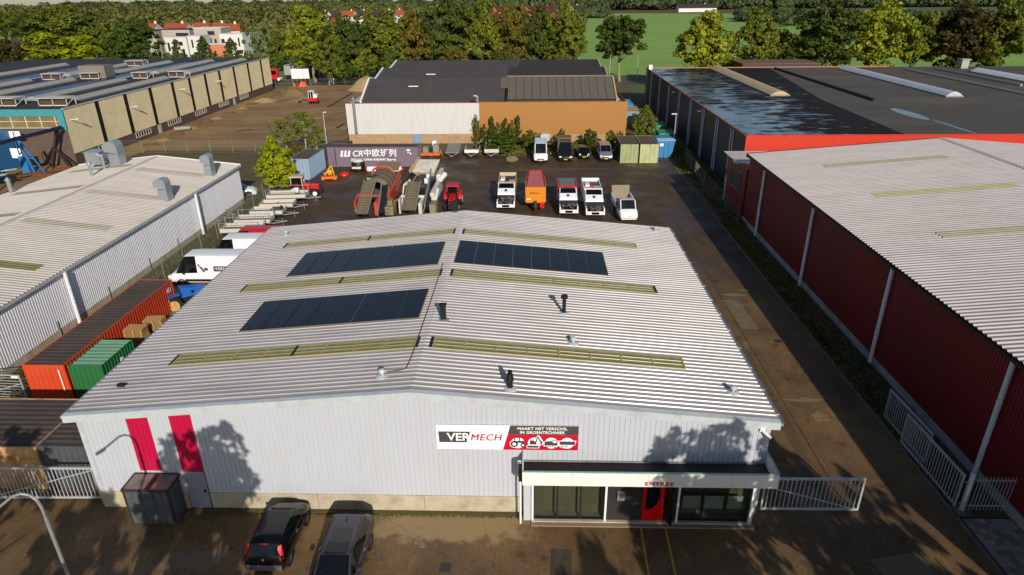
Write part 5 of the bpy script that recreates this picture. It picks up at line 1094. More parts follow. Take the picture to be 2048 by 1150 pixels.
# ---- white tipper trucks facing the camera in the row behind the warehouse
beige_in = mat('sandy_truck_roof', 'bfae8a', .6, 0, .1); engine = mat('engine_clutter', '332f2b', .7, .2, .4, 4, dirt='8d8a80', da=.7, ds=5)
def lorry(label, loc, bed, roofc=whp):
    """tilted white cab unit in front, second cab-like body behind"""
    t = thing('small_lorry', label, 'lorry', loc, PI)
    w = 1.0
    def cab(y0, z0, paint, nm, dark_hatch=True):
        mb = MB()
        mb.hexa([(-w, y0, z0), (w, y0, z0), (w, y0 + 2.1, z0), (-w, y0 + 2.1, z0)], [(-w * .92, y0 + .1, z0 + 1.5), (w * .92, y0 + .1, z0 + 1.5), (w * .88, y0 + 1.3, z0 + 1.5), (-w * .88, y0 + 1.3, z0 + 1.5)])
        c_ = part(nm, mb, paint, t, bevel=.06)
        return c_
    part('chassis', MB().box(-.4, .4, -4.0, 3.9, .5, .75), dark_steel, t)
    # cab: roof, windscreen, front
    A = part('cab', MB().hexa([(-w, .6, .7), (w, .6, .7), (w, 2.6, .7), (-w, 2.6, .7)], [(-w * .93, .7, 2.35), (w * .93, .7, 2.35), (w * .97, 2.2, 1.6), (-w * .97, 2.2, 1.6)]), whp, t, bevel=.06)
    n = Vector((0, .75, 1.5)).normalized()
    part('windscreen', MB().hexa([(-.8, .82, 2.31), (.8, .82, 2.31), (.86, 1.5, 1.97), (-.86, 1.5, 1.97)], [(-.8, .84, 2.35), (.8, .84, 2.35), (.86, 1.52, 2.01), (-.86, 1.52, 2.01)]), vglass, t)
    part('cab_hatch', MB().box(-.1, .15, 1.7, 2.0, 1.75, 1.9), black_m, t)
    part('seam', MB().box(-.95, .95, 2.6, 2.75, .8, 1.5), mat('navy_seal', '1a1c2c', .5), t)
    e = MB(); rr_ = random.Random(int(loc[0] * 10) + 50)
    for k in range(16):
        x, y, z = rr_.uniform(-.7, .7), rr_.uniform(2.75, 3.6), rr_.uniform(.7, 1.15); s_ = rr_.uniform(.08, .25); e.box(x - s_, x + s_, y - s_ * .7, y + s_ * .7, z, z + s_)
    part('exposed_engine', e, engine, t)
    part('front_bumper', MB().box(-w, w, 3.65, 3.9, .45, .8).box(-w, -w + .14, 2.75, 3.7, .5, 1.1).box(w - .14, w, 2.75, 3.7, .5, 1.1), whp, t, bevel=.03)
    for s in (-1, 1): part('headlight', MB().box(s * .75 - .14, s * .75 + .14, 3.88, 3.93, .52, .7), lamp_w, t)
    for y in (-2.7, 2.2):
        for s in (-1, 1): wheel(t, s * .85, y, .42, .28, s)
    for s in (-1, 1): part('mirror', MB().bar((s * .95, 1.9, 1.5), (s * 1.25, 2.0, 1.6), .04).box(s * 1.25 - .06, s * 1.25 + .06, 1.95, 2.05, 1.35, 1.75), black_m, t)
    if bed == 'frame':
        part('load_bed', MB().box(-w, w, -3.9, .3, .8, 1.1).box(-w, -w + .08, -3.9, .3, 1.1, 2.2).box(w - .08, w, -3.9, .3, 1.1, 2.2).box(-w, w, -3.9, -3.8, 1.1, 2.4).box(-w, w, .2, .3, 1.1, 2.3), roofc, t, bevel=.02)
        part('bed_floor', MB().box(-w + .1, w - .1, -1.6, .15, 2.05, 2.12), beige_in, t)
        part('bed_dark', MB().box(-w + .1, w - .1, -3.75, -1.65, 1.9, 2.0), black_m, t)
        part('bed_box', MB().box(-.2, .2, -1.2, -.8, 2.12, 2.3), black_m if roofc is beige_in else redp, t)
        cr_ = MB(); cr_.box(.25, .75, -2.3, -1.2, 2.12, 2.3); part('loose_box', cr_, whp, t)
    elif bed == 'cover':
        part('load_bed', MB().box(-w * 1.05, w * 1.05, -3.9, .3, .8, 1.6), whp, t, bevel=.02)
        part('tarpaulin', MB().hexa([(-w * .98, -3.6, 1.7), (w * .98, -3.6, 1.7), (w * .98, .1, 1.7), (-w * .98, .1, 1.7)], [(-w * .9, -3.5, 2.35), (w * .9, -3.5, 2.35), (w * .95, .0, 2.2), (-w * .95, .0, 2.2)]), mat('grey_tarpaulin', '6c6e6a', .6, 0, .1), t, bevel=.04)
        part('red_rim', MB().box(-w * 1.08, w * 1.08, .1, .3, 1.6, 2.1).box(-w * 1.08, -w * .98, -3.8, .1, 1.6, 2.3).box(w * .98, w * 1.08, -3.8, .1, 1.6, 2.3), redp, t)
        part('light_bar', MB().box(-.5, .5, .55, .8, 2.4, 2.6, 0).box(-.95, -.5, .6, .75, 2.35, 2.5).box(.5, .75, .6, .75, 2.35, 2.5), redp, t)
    return t
lorry('white lorry with open engine bay and sandy-coloured bed, leftmost of the row', (-2.95, 72.9, 0), 'frame', beige_in)
lorry('white lorry with grey tarpaulin in a red frame, right of the orange trailer', (3.85, 70.9, 0), 'cover')
lorry('white lorry with white bed frame and open engine bay, second from the right', (6.6, 70.3, 0), 'frame')
# orange tipping trailer
orp = mat('orange_machine_paint', 'd98214', .45, 0, .06, 1, dirt='b06a1a', da=.3, ds=2)
t = thing('orange_trailer', 'orange high-sided trailer with pink hopper top between the white lorries', 'trailer', (.3, 71.3, 0), PI)
part('front_wall', MB().hexa([(-1.05, 1.7, .9), (1.05, 1.7, .9), (1.05, 1.8, .9), (-1.05, 1.8, .9)], [(-1.12, 1.7, 2.6), (1.12, 1.7, 2.6), (1.12, 1.8, 2.6), (-1.12, 1.8, 2.6)]), orp, t)
part('side_wall', MB().box(-1.12, -1.04, -2.4, 1.69, .9, 2.6), orp, t); part('side_wall', MB().box(1.04, 1.12, -2.4, 1.69, .9, 2.6), orp, t); part('floor', MB().box(-1.02, 1.02, -2.4, 1.69, .8, .95), orp, t)
pink = mat('faded_red_hopper', 'a8575c', .6, 0, .12, 1, dirt='8a6a60', da=.5, ds=2)
part('hopper', MB().hexa([(-1.0, -2.2, 2.2), (1.0, -2.2, 2.2), (1.03, 1.6, 2.0), (-1.03, 1.6, 2.0)], [(-.65, -2.5, 3.3), (.65, -2.5, 3.3), (1.03, 1.6, 2.35), (-1.03, 1.6, 2.35)]), pink, t)
part('hopper_rim', MB().bar((-.65, -2.5, 3.3), (-1.1, -1.0, 2.65), .08).bar((.65, -2.5, 3.3), (1.1, -1.0, 2.65), .08).bar((-.65, -2.5, 3.32), (.65, -2.5, 3.32), .08), redp, t)
lettering('Beekman', .26, black_m, t, (.1, 1.83, 1.95), rot=(PI / 2, 0, PI)); part('reflector', MB().box(.5, .95, 1.81, 1.83, 1.2, 1.32), white_p, t)
part('drawbar', MB().bar((-.4, 1.7, .6), (0, 3.1, .5), .12).bar((.4, 1.7, .6), (0, 3.1, .5), .12).box(-.15, .15, 1.9, 2.5, .5, 1.1), mat('greasy_metal', '4a3b2c', .7, .3, .3, 5), t)
part('red_box', MB().box(-.95, -.5, 1.85, 2.3, .4, .9), redp, t)
for s in (-1, 1): wheel(t, s * .95, -.6, .5, .35, s)
for s in (-1, 1): part('mudguard', MB().box(s * .95 - .22, s * .95 + .22, -1.2, 0, 1.05, 1.1), redp, t)
# white pickup with raised tipper bed
t = thing('tipper_truck', 'white pickup with open rusty tipping bed, rightmost of the row', 'truck', (9.9, 69.2, 0), PI + .04)
w = .95; st_ = [(-.3, .4, 1.1, 1.9, w, w * .82, 'b', 'b'), (-.2, .3, 1.12, 1.98, w, w * .84, 'g', 'b'), (.75, .28, 1.12, 1.98, w, w * .84, 'g', 'g'), (1.35, .28, 1.08, 1.2, w, w * .86, 'b', 'b'), (1.9, .3, .9, 1.0, w * .95, w * .8, 'b', 'b'), (2.1, .34, .7, .76, w * .88, w * .7, 'b', 'b'), (2.15, .4, .55, .6, w * .78, w * .6, 'b', 'b')]
t.location.y = 67.4
mbs = loft(st_, 1.9); part('body', mbs['body'], whp, t, smooth=True); part('side_window', mbs['side_window'], vglass, t, smooth=True); part('side_window', mbs['side_window_2'], vglass, t, smooth=True); part('windscreen', mbs['windscreen'], vglass, t, smooth=True)
part('badge', MB().box(-.25, .1, 2.12, 2.17, .68, .74), black_m, t)
bm2 = mat('rusty_bed', '7a5c42', .8, 0, .25, 2, dirt='51372a', da=.6, ds=2); bm3 = mat('worn_cream_panel', '857a66', .7, 0, .2, 2, dirt='7d6a52', da=.6, ds=2)
part('chassis', MB().box(-.4, .4, -3.6, 1.5, .5, .7), dark_steel, t)
part('bed_floor', MB().box(-.95, .95, -3.6, -.5, .85, .95), bm2, t)
part('bed_side', MB().box(-1.08, -.98, -3.6, -.6, .85, 1.55), whp, t); part('bed_side', MB().box(.98, 1.08, -3.6, -.6, .85, 1.55), whp, t)
part('tailboard', MB().hexa([(-.95, -3.7, .9), (.95, -3.7, .9), (.95, -3.6, .9), (-.95, -3.6, .9)], [(-.98, -4.1, 2.3), (.98, -4.1, 2.3), (.98, -4.0, 2.3), (-.98, -4.0, 2.3)]), bm3, t)
part('headboard', MB().box(-.95, .95, -.58, -.5, .9, 1.35), bm2, t)
rb = MB(); rr_ = random.Random(3)
for k in range(12): x, y = rr_.uniform(-.7, .7), rr_.uniform(-3.0, -.9); rb.box(x, x + .2, y, y + .2, .95, 1.05)
part('bed_load', rb, mat('rust_bits', '5d2a18', .9), t)
for y in (-2.6, 1.3):
    for s in (-1, 1): wheel(t, s * .8, y, .36, .24, s)
for s in (-1, 1): part('mirror', MB().box(s * 1.12 - .08, s * 1.12 + .08, .95, 1.05, 1.1, 1.35), black_m, t)
# ---- tractors
def tractor(label, loc, rz, paint, cabm, rimm, roofm):
    t = thing('tractor', label, 'tractor', loc, rz)
    part('bonnet', MB().hexa([(-.38, .3, .9), (.38, .3, .9), (.33, 2.2, .85), (-.33, 2.2, .85)], [(-.38, .3, 1.55), (.38, .3, 1.55), (.3, 2.15, 1.35), (-.3, 2.15, 1.35)]), paint, t, bevel=.04)
    part('chassis', MB().box(-.25, .25, -1.2, 2.2, .5, .9).box(-.3, .3, 2.2, 2.5, .4, .9), dark_steel, t)
    part('radiator_grille', MB().box(-.26, .26, 2.16, 2.2, .92, 1.3), black_m, t)
    fr = MB()
    for x in (-.62, .62):
        for y in (-1.0, .35): fr.bar((x, y, 1.0), (x * .92, y * .9, 2.35), .09)
    part('cab_frame', fr, cabm, t)
    part('cab_glass', MB().hexa([(-.6, -.95, 1.1), (.6, -.95, 1.1), (.6, .3, 1.1), (-.6, .3, 1.1)], [(-.56, -.86, 2.3), (.56, -.86, 2.3), (.56, .28, 2.3), (-.56, .28, 2.3)]), vglass, t)
    part('cab_roof', MB().box(-.72, .72, -1.1, .5, 2.33, 2.5), roofm, t, bevel=.05)
    part('seat', MB().box(-.25, .25, -.6, -.15, 1.1, 1.5), mat('yellow_seat', 'a88b1c', .6), t)
    for s in (-1, 1):
        fd = MB(); n = 8
        for k in range(n):
            a0, a1 = PI * (.05 + .75 * k / n), PI * (.05 + .75 * (k + 1) / n)
            p0 = (-.6 - .82 * math.cos(a0) * -1, .75 + .82 * math.sin(a0)); p1 = (-.6 - .82 * math.cos(a1) * -1, .75 + .82 * math.sin(a1))
            x0, x1 = sorted((s * .62, s * 1.0)); fd.hexa([(x0, p0[0], p0[1]), (x1, p0[0], p0[1]), (x1, p1[0], p1[1]), (x0, p1[0], p1[1])], [(x0, p0[0], p0[1] + .05), (x1, p0[0], p0[1] + .05), (x1, p1[0], p1[1] + .05), (x0, p1[0], p1[1] + .05)])
        part('mudguard', fd, paint, t)
        wheel(t, s * .8, -.6, .74, .4, s, rimm); wheel(t, s * .68, 1.7, .42, .28, s, rimm)
    part('exhaust', MB().cyl((.3, 1.3, 1.4), (.3, 1.3, 2.2), .04, .04, 8), black_m, t)
    return t
tractor('old red tractor with cream cab roof beside the pale blue container', (-27.5, 75.2, 0), -PI / 2 + .12, redp, mat('cream_cab', 'b8ab95', .6), white_p, mat('cream_cab', 'b8ab95', .6))
tractor('small red tractor with red roof parked right of the white screening machine', (-8.9, 71.0, 0), PI, redp, redp, mat('cream_rim', 'c9bfa2', .5), mat('crimson_roof', 'b01a30', .45))
bluep = mat('tractor_blue', '2462b8', .4, 0, .08)
t = thing('blue_tractor', 'blue tractor bonnet and big tyre between the orange container and the warehouse', 'tractor', (-26.7, 44.9, 0), -PI * .28)
part('bonnet', MB().hexa([(-.42, -.2, .95), (.42, -.2, .95), (.35, 1.7, .9), (-.35, 1.7, .9)], [(-.42, -.2, 1.75), (.42, -.2, 1.75), (.28, 1.65, 1.45), (-.28, 1.65, 1.45)]), bluep, t, bevel=.06)
part('chassis', MB().box(-.25, .25, -1.6, 1.8, .5, .95), dark_steel, t)
part('lamp_ring', MB().cyl((.39, .6, 1.3), (.43, .6, 1.3), .12, .12, 12), black_m, t)
for s in (-1, 1): wheel(t, s * .8, -1.0, .7, .38, s, mat('yellow_rim', 'c59a5a', .5)); wheel(t, s * .7, 1.3, .42, .28, s, mat('yellow_rim', 'c59a5a', .5))
part('mudguard', MB().box(-1.0, -.55, -1.6, -.4, 1.45, 1.5).box(.55, 1.0, -1.6, -.4, 1.45, 1.5), bluep, t)
# ---- pallets: two stacks, each pallet a thing of its own
wood = mat('pallet_wood', 'b18a55', .85, 0, .2, 3, dirt='7d5c35', da=.5, ds=3)
def pallet_meshes():
    dk_ = MB().box(0, 1.2, 0, .1, .11, .132); st2 = MB().box(0, .1, 0, .8, 0, .11)
    return dk_.mesh('deck_board', wood), st2.mesh('bearer', wood)
dk_me, be_me = pallet_meshes()
def pallet(label, loc, rz, group):
    t = thing('pallet', label, 'pallet', loc, rz, group)
    for k in range(5): link('deck_board', dk_me, t, (0, k * .175, 0))
    for k in range(3): link('bearer', be_me, t, (k * .55, 0, 0))
    return t
NTH = ['top', 'second', 'third', 'fourth', 'fifth', 'sixth', 'seventh', 'eighth', 'ninth', 'tenth', 'eleventh', 'twelfth', 'thirteenth', 'fourteenth', 'fifteenth']
for i in range(15): pallet('wooden pallet in the front stack beside the green container, ' + NTH[14 - i] + ' from the top' if i < 14 else 'topmost wooden pallet of the front stack beside the green container', (-26.65 + random.uniform(-.03, .03), 37.1 + random.uniform(-.03, .03), i * .145), random.uniform(-.05, .05), 'pallets in the front stack')
for i in range(14): pallet('wooden pallet in the back stack against the orange container, ' + NTH[13 - i] + ' from the top' if i < 13 else 'topmost wooden pallet of the back stack against the orange container', (-26.2 + random.uniform(-.03, .03), 38.6, i * .145), .1 + random.uniform(-.05, .05), 'pallets in the back stack')
solo('loading_ramp', MB().box(-.6, .6, -1, 1, .25, .33).box(-.6, -.5, -1, 1, 0, .25).box(.5, .6, -1, 1, 0, .25), galv_d, 'grey ramp on the ground between the pallets and the blue tractor', 'ramp', loc=(-26.3, 42.6, 0), rz=.2)
# ---- trailers along the left fence
def trailer(label, loc, rz, L, Wd, axles=2, posts=True, h=.75, bm_=galv_d, mesh=False, load=False, group=None):
    """x = long axis, drawbar at +x"""
    t = thing('flat_trailer', label, 'trailer', loc, rz, group)
    part('bed', MB().box(-L / 2, L / 2, -Wd / 2, Wd / 2, h - .12, h), mat('bed_plate', '5e5a50', .7, .1, .2, 2), t)
    for nm, bx in (('side_board', (-L / 2, L / 2, -Wd / 2 - .03, -Wd / 2)), ('side_board', (-L / 2, L / 2, Wd / 2, Wd / 2 + .03)), ('end_board', (-L / 2 - .03, -L / 2, -Wd / 2, Wd / 2)), ('end_board', (L / 2, L / 2 + .03, -Wd / 2, Wd / 2))):
        part(nm, MB().box(*bx, h, h + .38), mat('galvanised_board', 'c9c2b8', .55, .05, .12, 2, dirt='8c8477', da=.4, ds=2), t)
    for x in (-L / 2, L / 2):
        for y in (-Wd / 2, Wd / 2): part('corner_post', MB().box(x - .04, x + .04, y - .04, y + .04, h - .1, h + (1.0 if mesh else .45)), galv, t)
    if mesh:
        q = MB()
        for y in (-Wd / 2, Wd / 2): q.box(-L / 2, L / 2, y - .02, y + .02, h + .95, h + .99)
        q.box(-L / 2 - .02, -L / 2 + .02, -Wd / 2, Wd / 2, h + .95, h + .99)
        for k in range(int(L / .5)): x = -L / 2 + .25 + k * .5; q.box(x - .01, x + .01, -Wd / 2 - .01, -Wd / 2 + .01, h + .38, h + .95)
        part('mesh_rail', q, galv, t)
    part('drawbar', MB().bar((L / 2, -.5, h - .2), (L / 2 + 1.3, 0, .5), .08).bar((L / 2, .5, h - .2), (L / 2 + 1.3, 0, .5), .08).box(L / 2 + 1.2, L / 2 + 1.5, -.06, .06, .45, .58).cyl((L / 2 + 1.0, .1, 0), (L / 2 + 1.0, .1, .8), .03, .03, 8), galv, t)
    for k in range(axles):
        x = (k - (axles - 1) / 2) * .75 - .2
        for s in (-1, 1):
            a = MB().lathe([(.18, -.1), (.3, -.1), (.33, -.05), (.33, .05), (.3, .1), (.18, .1)], (x, s * (Wd / 2 + (0.12 if Wd < 1.7 else -.1)), .33), 16, 0, 'y'); wt_ = part('wheel', a, rubber, t, smooth=True)
            part('rim', MB().cyl((x, s * (Wd / 2 + (.0 if Wd < 1.7 else -.16)), .33), (x, s * (Wd / 2 + (0.16 if Wd < 1.7 else -.06)), .33), .17, .17, 12), mat('cream_rim', 'c9bfa2', .5), wt_)
    if load:
        ld = MB(); r_ = random.Random(5)
        for k in range(14): x, y = r_.uniform(-.3, .4), r_.uniform(-.5, .5); s_ = r_.uniform(.08, .2); ld.box(x - s_, x + s_, y - s_, y + s_, h, h + r_.uniform(.2, .7))
        part('load', ld, engine, t)
    return t
trailer('twin-axle galvanised trailer with mesh posts, nearest the warehouse corner', (-28.7, 60.9, 0), .08, 3.8, 1.75, 2, mesh=True)
trailer('low galvanised trailer second from the warehouse corner, with mesh end', (-28.7, 63.9, 0), .1, 3.6, 1.7, 1, mesh=True, h=.65)
trailer('galvanised trailer loaded with machine parts, third from the warehouse corner', (-28.3, 66.7, 0), .1, 3.4, 1.7, 1, h=.7)
trailer('single-axle low trailer with plain boards, just in front of the red tractor trailer', (-28.3, 69.6, 0), .1, 3.6, 1.7, 1, h=.6)
t = trailer('trailer with tall mesh sides standing in front of the old red tractor', (-28.2, 72.6, 0), .1, 4.4, 1.8, 1, mesh=True, h=.75)
part('tank', MB().lathe([(.001, -.3), (.3, -.25), (.35, 0), (.3, .25), (.001, .3)], (1.0, .3, 1.3), 12, 0, 'x'), white_p, t, smooth=True)
solo('machine_parts', MB().cyl((0, -.3, .75), (0, .3, .75), .4, .4, 10).box(-.5, .5, -.2, .2, .7, 1.2).cyl((.3, -.4, 1.1), (.3, .4, 1.1), .2, .2, 10).box(-.8, -.4, -.4, .4, .7, .95), engine, 'pile of black and white machine parts on the third trailer', 'machinery', loc=(-27.3, 66.8, 0))
# trailers in the back row
def back_trailer(label, x, y, kind):
    t = thing('parked_trailer', label, 'trailer', (x, y, 0), 0)
    part('bed', MB().box(-1.0, 1.0, 0, 3.2, .6, .72), mat('bed_plate', '5e5a50', .7, .1, .2, 2), t)
    part('drawbar', MB().bar((-.8, .1, .6), (0, -1.1, .45), .09).bar((.8, .1, .6), (0, -1.1, .45), .09).box(-.08, .08, -1.3, -1.0, .4, .6), galv, t)
    for s in (-1, 1): wheel(t, s * .95, 1.8, .32, .2, s)
    bd = mat('galvanised_board', 'a39d93', .5, .35, .12, 2)
    if kind == 'ramp':
        part('deck_plate', MB().hexa([(-1.05, 0, .74), (1.05, 0, .74), (1.05, 3.4, .74), (-1.05, 3.4, .74)], [(-1.05, 0, .8), (1.05, 0, .8), (.95, 3.6, 1.3), (-.95, 3.6, 1.3)]), galv_d, t)
        rp = MB()
        for k in range(6): rp.box(-.85 + k * .32, -.78 + k * .32, 3.3, 3.36, .8, 2.3)
        rp.box(-.9, .9, 3.3, 3.37, 2.25, 2.32); part('loading_ramps', rp, galv_d, t)
    else:
        part('front_board', MB().box(-1.0, 1.0, -.05, 0, .7, 1.2), white_p if kind == 'red' else bd, t)
        if kind == 'red': part('stripe', MB().box(-1.0, 1.0, -.06, -.052, 1.1, 1.18), redp, t)
        part('side_board', MB().box(-1.05, -1.0, 0, 3.2, .7, 1.15), bd, t); part('side_board', MB().box(1.0, 1.05, 0, 3.2, .7, 1.15), bd, t)
        if kind == 'mesh': part('cage', MB().box(-1.0, 1.0, 3.15, 3.2, .7, 1.9).box(-1.05, -1.0, 2.4, 3.2, 1.15, 1.8).box(1.0, 1.05, 2.4, 3.2, 1.15, 1.8), galv_d, t)
        if kind == 'red':
            r_ = random.Random(9); ld = MB()
            for k in range(12): x_, y_ = r_.uniform(-.7, .7), r_.uniform(.8, 2.8); ld.box(x_, x_ + .25, y_, y_ + .25, .72, .8 + r_.random() * .9)
            part('load', ld, engine, t)
    return t
back_trailer('car trailer with upright loading ramps beside the lilac container', -11.7, 94.6, 'ramp')
back_trailer('white trailer with red stripe loaded with machine parts by the ochre bush', -8.9, 94.8, 'red')
back_trailer('wide grey box trailer with caged rear in front of the big bush', -6.0, 94.8, 'mesh')
t = thing('orange_implement', 'orange mowing implement with grey machines behind the lilac container end', 'machine', (-15.0, 95.2, 0))
part('frame', MB().box(-1.7, 1.7, 0, .5, .2, .5).box(-1.6, -1.4, 0, 1.2, .2, .8).box(1.4, 1.6, 0, 1.2, .2, .8), mat('safety_orange', 'd9651a', .5), t); part('motor', MB().box(.3, 1.2, .8, 1.8, .3, 1.6), galv_d, t, bevel=.05); part('motor', MB().box(-1.2, -.4, .8, 1.8, .3, 1.2), galv_d, t, bevel=.05); part('bin', MB().box(.1, .7, 1.9, 2.5, .3, 1.9), white_p, t)
# orange/red implements by the blue container, tank, white roll
t = thing('rotary_mower', 'bright orange and yellow implement standing by the pale blue container', 'machine', (-26.3, 82.7, 0), .2)
m_or = mat('safety_orange', 'd9651a', .5); m_ye = mat('machine_yellow', 'd8a21c', .5)
part('deck', MB().box(-1.0, 1.0, -.6, .3, .15, .45).box(-.9, -.6, -.9, -.6, .1, .3).box(.5, .9, -.9, -.6, .1, .3), m_or, t, bevel=.05); part('arm', MB().bar((-.6, .2, .5), (.2, 1.0, 1.5), .16).bar((.6, .1, .5), (.3, 1.0, 1.4), .14).bar((-.7, .0, .8), (.6, .2, .9), .12).box(-.2, .3, .4, .9, .5, 1.1), m_ye, t)
solo('red_hood', MB().lathe([(.02, .45), (.4, .4), (.62, .25), (.66, .1), (.6, 0)], (0, 0, 0), 14), mat('bright_red_plastic', 'd8201a', .4), 'bright red domed implement cover beside the orange mower', 'machine', loc=(-24.9, 84.6, 0), smooth=True)
t = thing('water_tank', 'black and white round tank in front of the lilac container', 'tank', (-23.6, 87.2, 0))
part('shell', MB().lathe([(.55, 0), (.85, .1), (.9, .6), (.9, 1.1), (.75, 1.3)], n=18), black_m, t, smooth=True); part('lid', MB().lathe([(.76, 1.3), (.62, 1.5), (.3, 1.6), (.001, 1.62)], n=18), mat('cream_lid', 'cfcab8', .5), t, smooth=True); part('spreader', MB().box(-.6, .6, -1.1, -.8, .5, .75), mat('cream_lid', 'cfcab8', .5), t)
part('wheels', MB().cyl((-1.1, -.3, .3), (-.85, -.3, .3), .3, .3, 12).cyl((.85, -.3, .3), (1.1, -.3, .3), .3, .3, 12), rubber, t)
t = thing('wrapped_roll', 'long white roll with red ends lying before the lilac container', 'roll', (-19.9, 86.5, 0))
part('roll', MB().cyl((-2.3, 0, .38), (2.3, 0, .38), .36, .36, 14), white_p, t, smooth=True); part('end_cap', MB().cyl((-2.5, 0, .38), (-2.3, 0, .38), .3, .37, 12).cyl((2.3, 0, .38), (2.5, 0, .38), .37, .3, 12), redp, t)
t = thing('traffic_cone', 'red and white cone at the right end of the lilac container', 'cone', (-15.4, 87.2, 0))
part('cone', MB().lathe([(.2, .04), (.14, .35)], n=12).lathe([(.1, .6), (.04, .9), (.001, .9)], n=12), redp, t); part('band', MB().lathe([(.14, .35), (.1, .6)], n=12), white_p, t); part('base', MB().box(-.25, .25, -.25, .25, 0, .04), redp, t)
# ---- screening machines
conv = mat('conveyor_belt', '665a47', .85, 0, .12, 2, dirt='4c4030', da=.5, ds=2); chev = mat('belt_cleat', '857860', .85)
muddy = mat('muddy_steel', '6e604a', .8, .1, .2, 2, dirt='4d4030', da=.5, ds=2)
redor = mat('screen_red', 'c2432c', .5, 0, .08, 1, dirt='8a4030', da=.3, ds=1.5); offw = mat('offwhite_machine', 'cfc8bc', .5, 0, .06, 1, dirt='a3835c', da=.6, ds=1.2)
def belt(parent, x0, x1, ya, za, yb, zb, railm):
    part('belt', MB().hexa([(x0, ya, za - .1), (x1, ya, za - .1), (x1, yb, zb - .1), (x0, yb, zb - .1)], [(x0, ya, za), (x1, ya, za), (x1, yb, zb), (x0, yb, zb)]), conv, parent)
    cl = MB(); n = int(abs(yb - ya) / .35); xm = (x0 + x1) / 2
    for k in range(n):
        f = (k + .3) / n; y = ya + (yb - ya) * f; z = za + (zb - za) * f; f2 = (k + .75) / n; y2 = ya + (yb - ya) * f2; z2 = za + (zb - za) * f2
        cl.bar((x0 + .1, y, z + .03), (xm, y2, z2 + .03), .06, .04).bar((x1 - .1, y, z + .03), (xm, y2, z2 + .03), .06, .04)
    part('belt_cleats', cl, chev, parent)
    part('belt_rail', MB().bar((x0 - .06, ya, za + .05), (x0 - .06, yb, zb + .05), .1, .24), railm, parent); part('belt_rail', MB().bar((x1 + .06, ya, za + .05), (x1 + .06, yb, zb + .05), .1, .24), railm, parent)
t = thing('trommel_screen', 'orange-red trommel screening machine with muddy drum and cleated belt', 'machine', (-17.6, 66.5, 0))
# local: y away from camera. discharge conveyor toward the camera
belt(t, -.85, .25, -.9, .9, 3.8, 3.1, galv_d)
part('front_frame', MB().box(-1.35, -1.2, .2, 3.6, .6, 1.9).box(.9, 1.3, -.4, 3.2, .5, 1.9).box(-1.3, 1.2, 1.6, 1.75, 2.0, 2.15).box(-1.5, -1.35, 1.6, 2.9, 1.0, 2.0), redor, t, bevel=.03)
part('drum', MB().lathe([(.9, 3.4), (1.3, 3.6), (1.4, 4.6), (1.3, 4.7), (1.4, 4.8), (1.4, 7.6), (1.3, 8.0), (1.0, 8.2)], (.5, 0, 2.2), 26, 0, 'y'), muddy, t, smooth=True)
part('drum_rib', MB().lathe([(1.44, 5.7), (1.5, 5.75), (1.5, 5.9), (1.44, 5.95)], (.5, 0, 2.2), 26, 0, 'y').lathe([(1.44, 6.9), (1.5, 6.95), (1.5, 7.1), (1.44, 7.15)], (.5, 0, 2.2), 26, 0, 'y'), conv, t, smooth=True)
part('hopper_plate', MB().hexa([(-.9, 9.2, 2.9), (1.8, 9.2, 2.9), (1.8, 9.4, 2.9), (-.9, 9.4, 2.9)], [(-.8, 10.2, 3.6), (1.9, 10.2, 3.6), (1.9, 10.35, 3.6), (-.8, 10.35, 3.6)]), muddy, t)
part('hood_ring', MB().tube([(-1.0, 7.6, 2.6), (-.8, 7.7, 3.4), (-.1, 7.7, 3.75), (1.0, 7.7, 3.7), (1.7, 7.6, 3.1)], .12, 8), redor, t)
part('side_skirt', MB().hexa([(1.7, 2.8, .8), (1.95, 2.8, .8), (2.1, 8.6, .8), (1.8, 8.6, .8)], [(1.8, 2.6, 1.9), (2.0, 2.6, 1.9), (2.25, 8.8, 3.1), (2.05, 8.8, 3.1)]), redor, t)
part('skirt_window', MB().box(2.0, 2.02, 3.3, 4.6, 1.1, 1.7), muddy, t)
holes = MB()
for k in range(5):
    for j in range(2): holes.cyl((2.1 + .02 * k, 5.9 + k * .55, 1.5 + j * .6 + k * .1), (2.22 + .02 * k, 5.9 + k * .55, 1.5 + j * .6 + k * .1), .18, .18, 10)
part('vent_holes', holes, muddy, t)
part('black_guard', MB().tube([(-1.05, 4.3, 2.6), (-.6, 4.3, 3.3), (.4, 4.3, 3.5), (1.1, 4.3, 3.1)], .2, 8), dark_steel, t)
part('side_conveyor', MB().bar((1.0, 4.0, 3.1), (1.5, -1.6, .9), .12, .3).bar((-.7, 4.0, 3.3), (1.0, 4.0, 3.1), .12, .3), galv, t); part('dark_side_belt', MB().bar((1.35, 4.6, 3.0), (1.85, -1.2, 1.1), .5, .2), rubber, t)
part('engine_unit', MB().box(2.0, 2.9, -.4, 1.4, .5, 1.4).box(2.2, 2.7, .2, 1.2, 1.4, 1.9).cyl((2.4, -.8, 1.0), (2.4, .2, 1.2), .25, .25, 10), mat('tan_engine', '8d7f5f', .6, .2, .3, 3), t, bevel=.04)
part('yellow_bracket', MB().bar((1.8, 2.3, 1.0), (3.1, 3.0, 1.4), .12).bar((3.1, 3.0, 1.4), (2.4, 1.9, 1.2), .12), mat('ochre_bracket', 'a8662a', .5), t)
for y in (1.0, 6.8, 8.0):
    for s in (-1, 1): wheel(t, .3 + s * 1.3, y, .45, .3, s)
t = thing('white_screening_machine', 'off-white screening machine with raised hopper and long belt', 'machine', (-13.0, 67.5, 0))
belt(t, -.7, .55, -.9, 1.0, 3.2, 2.9, galv_d)
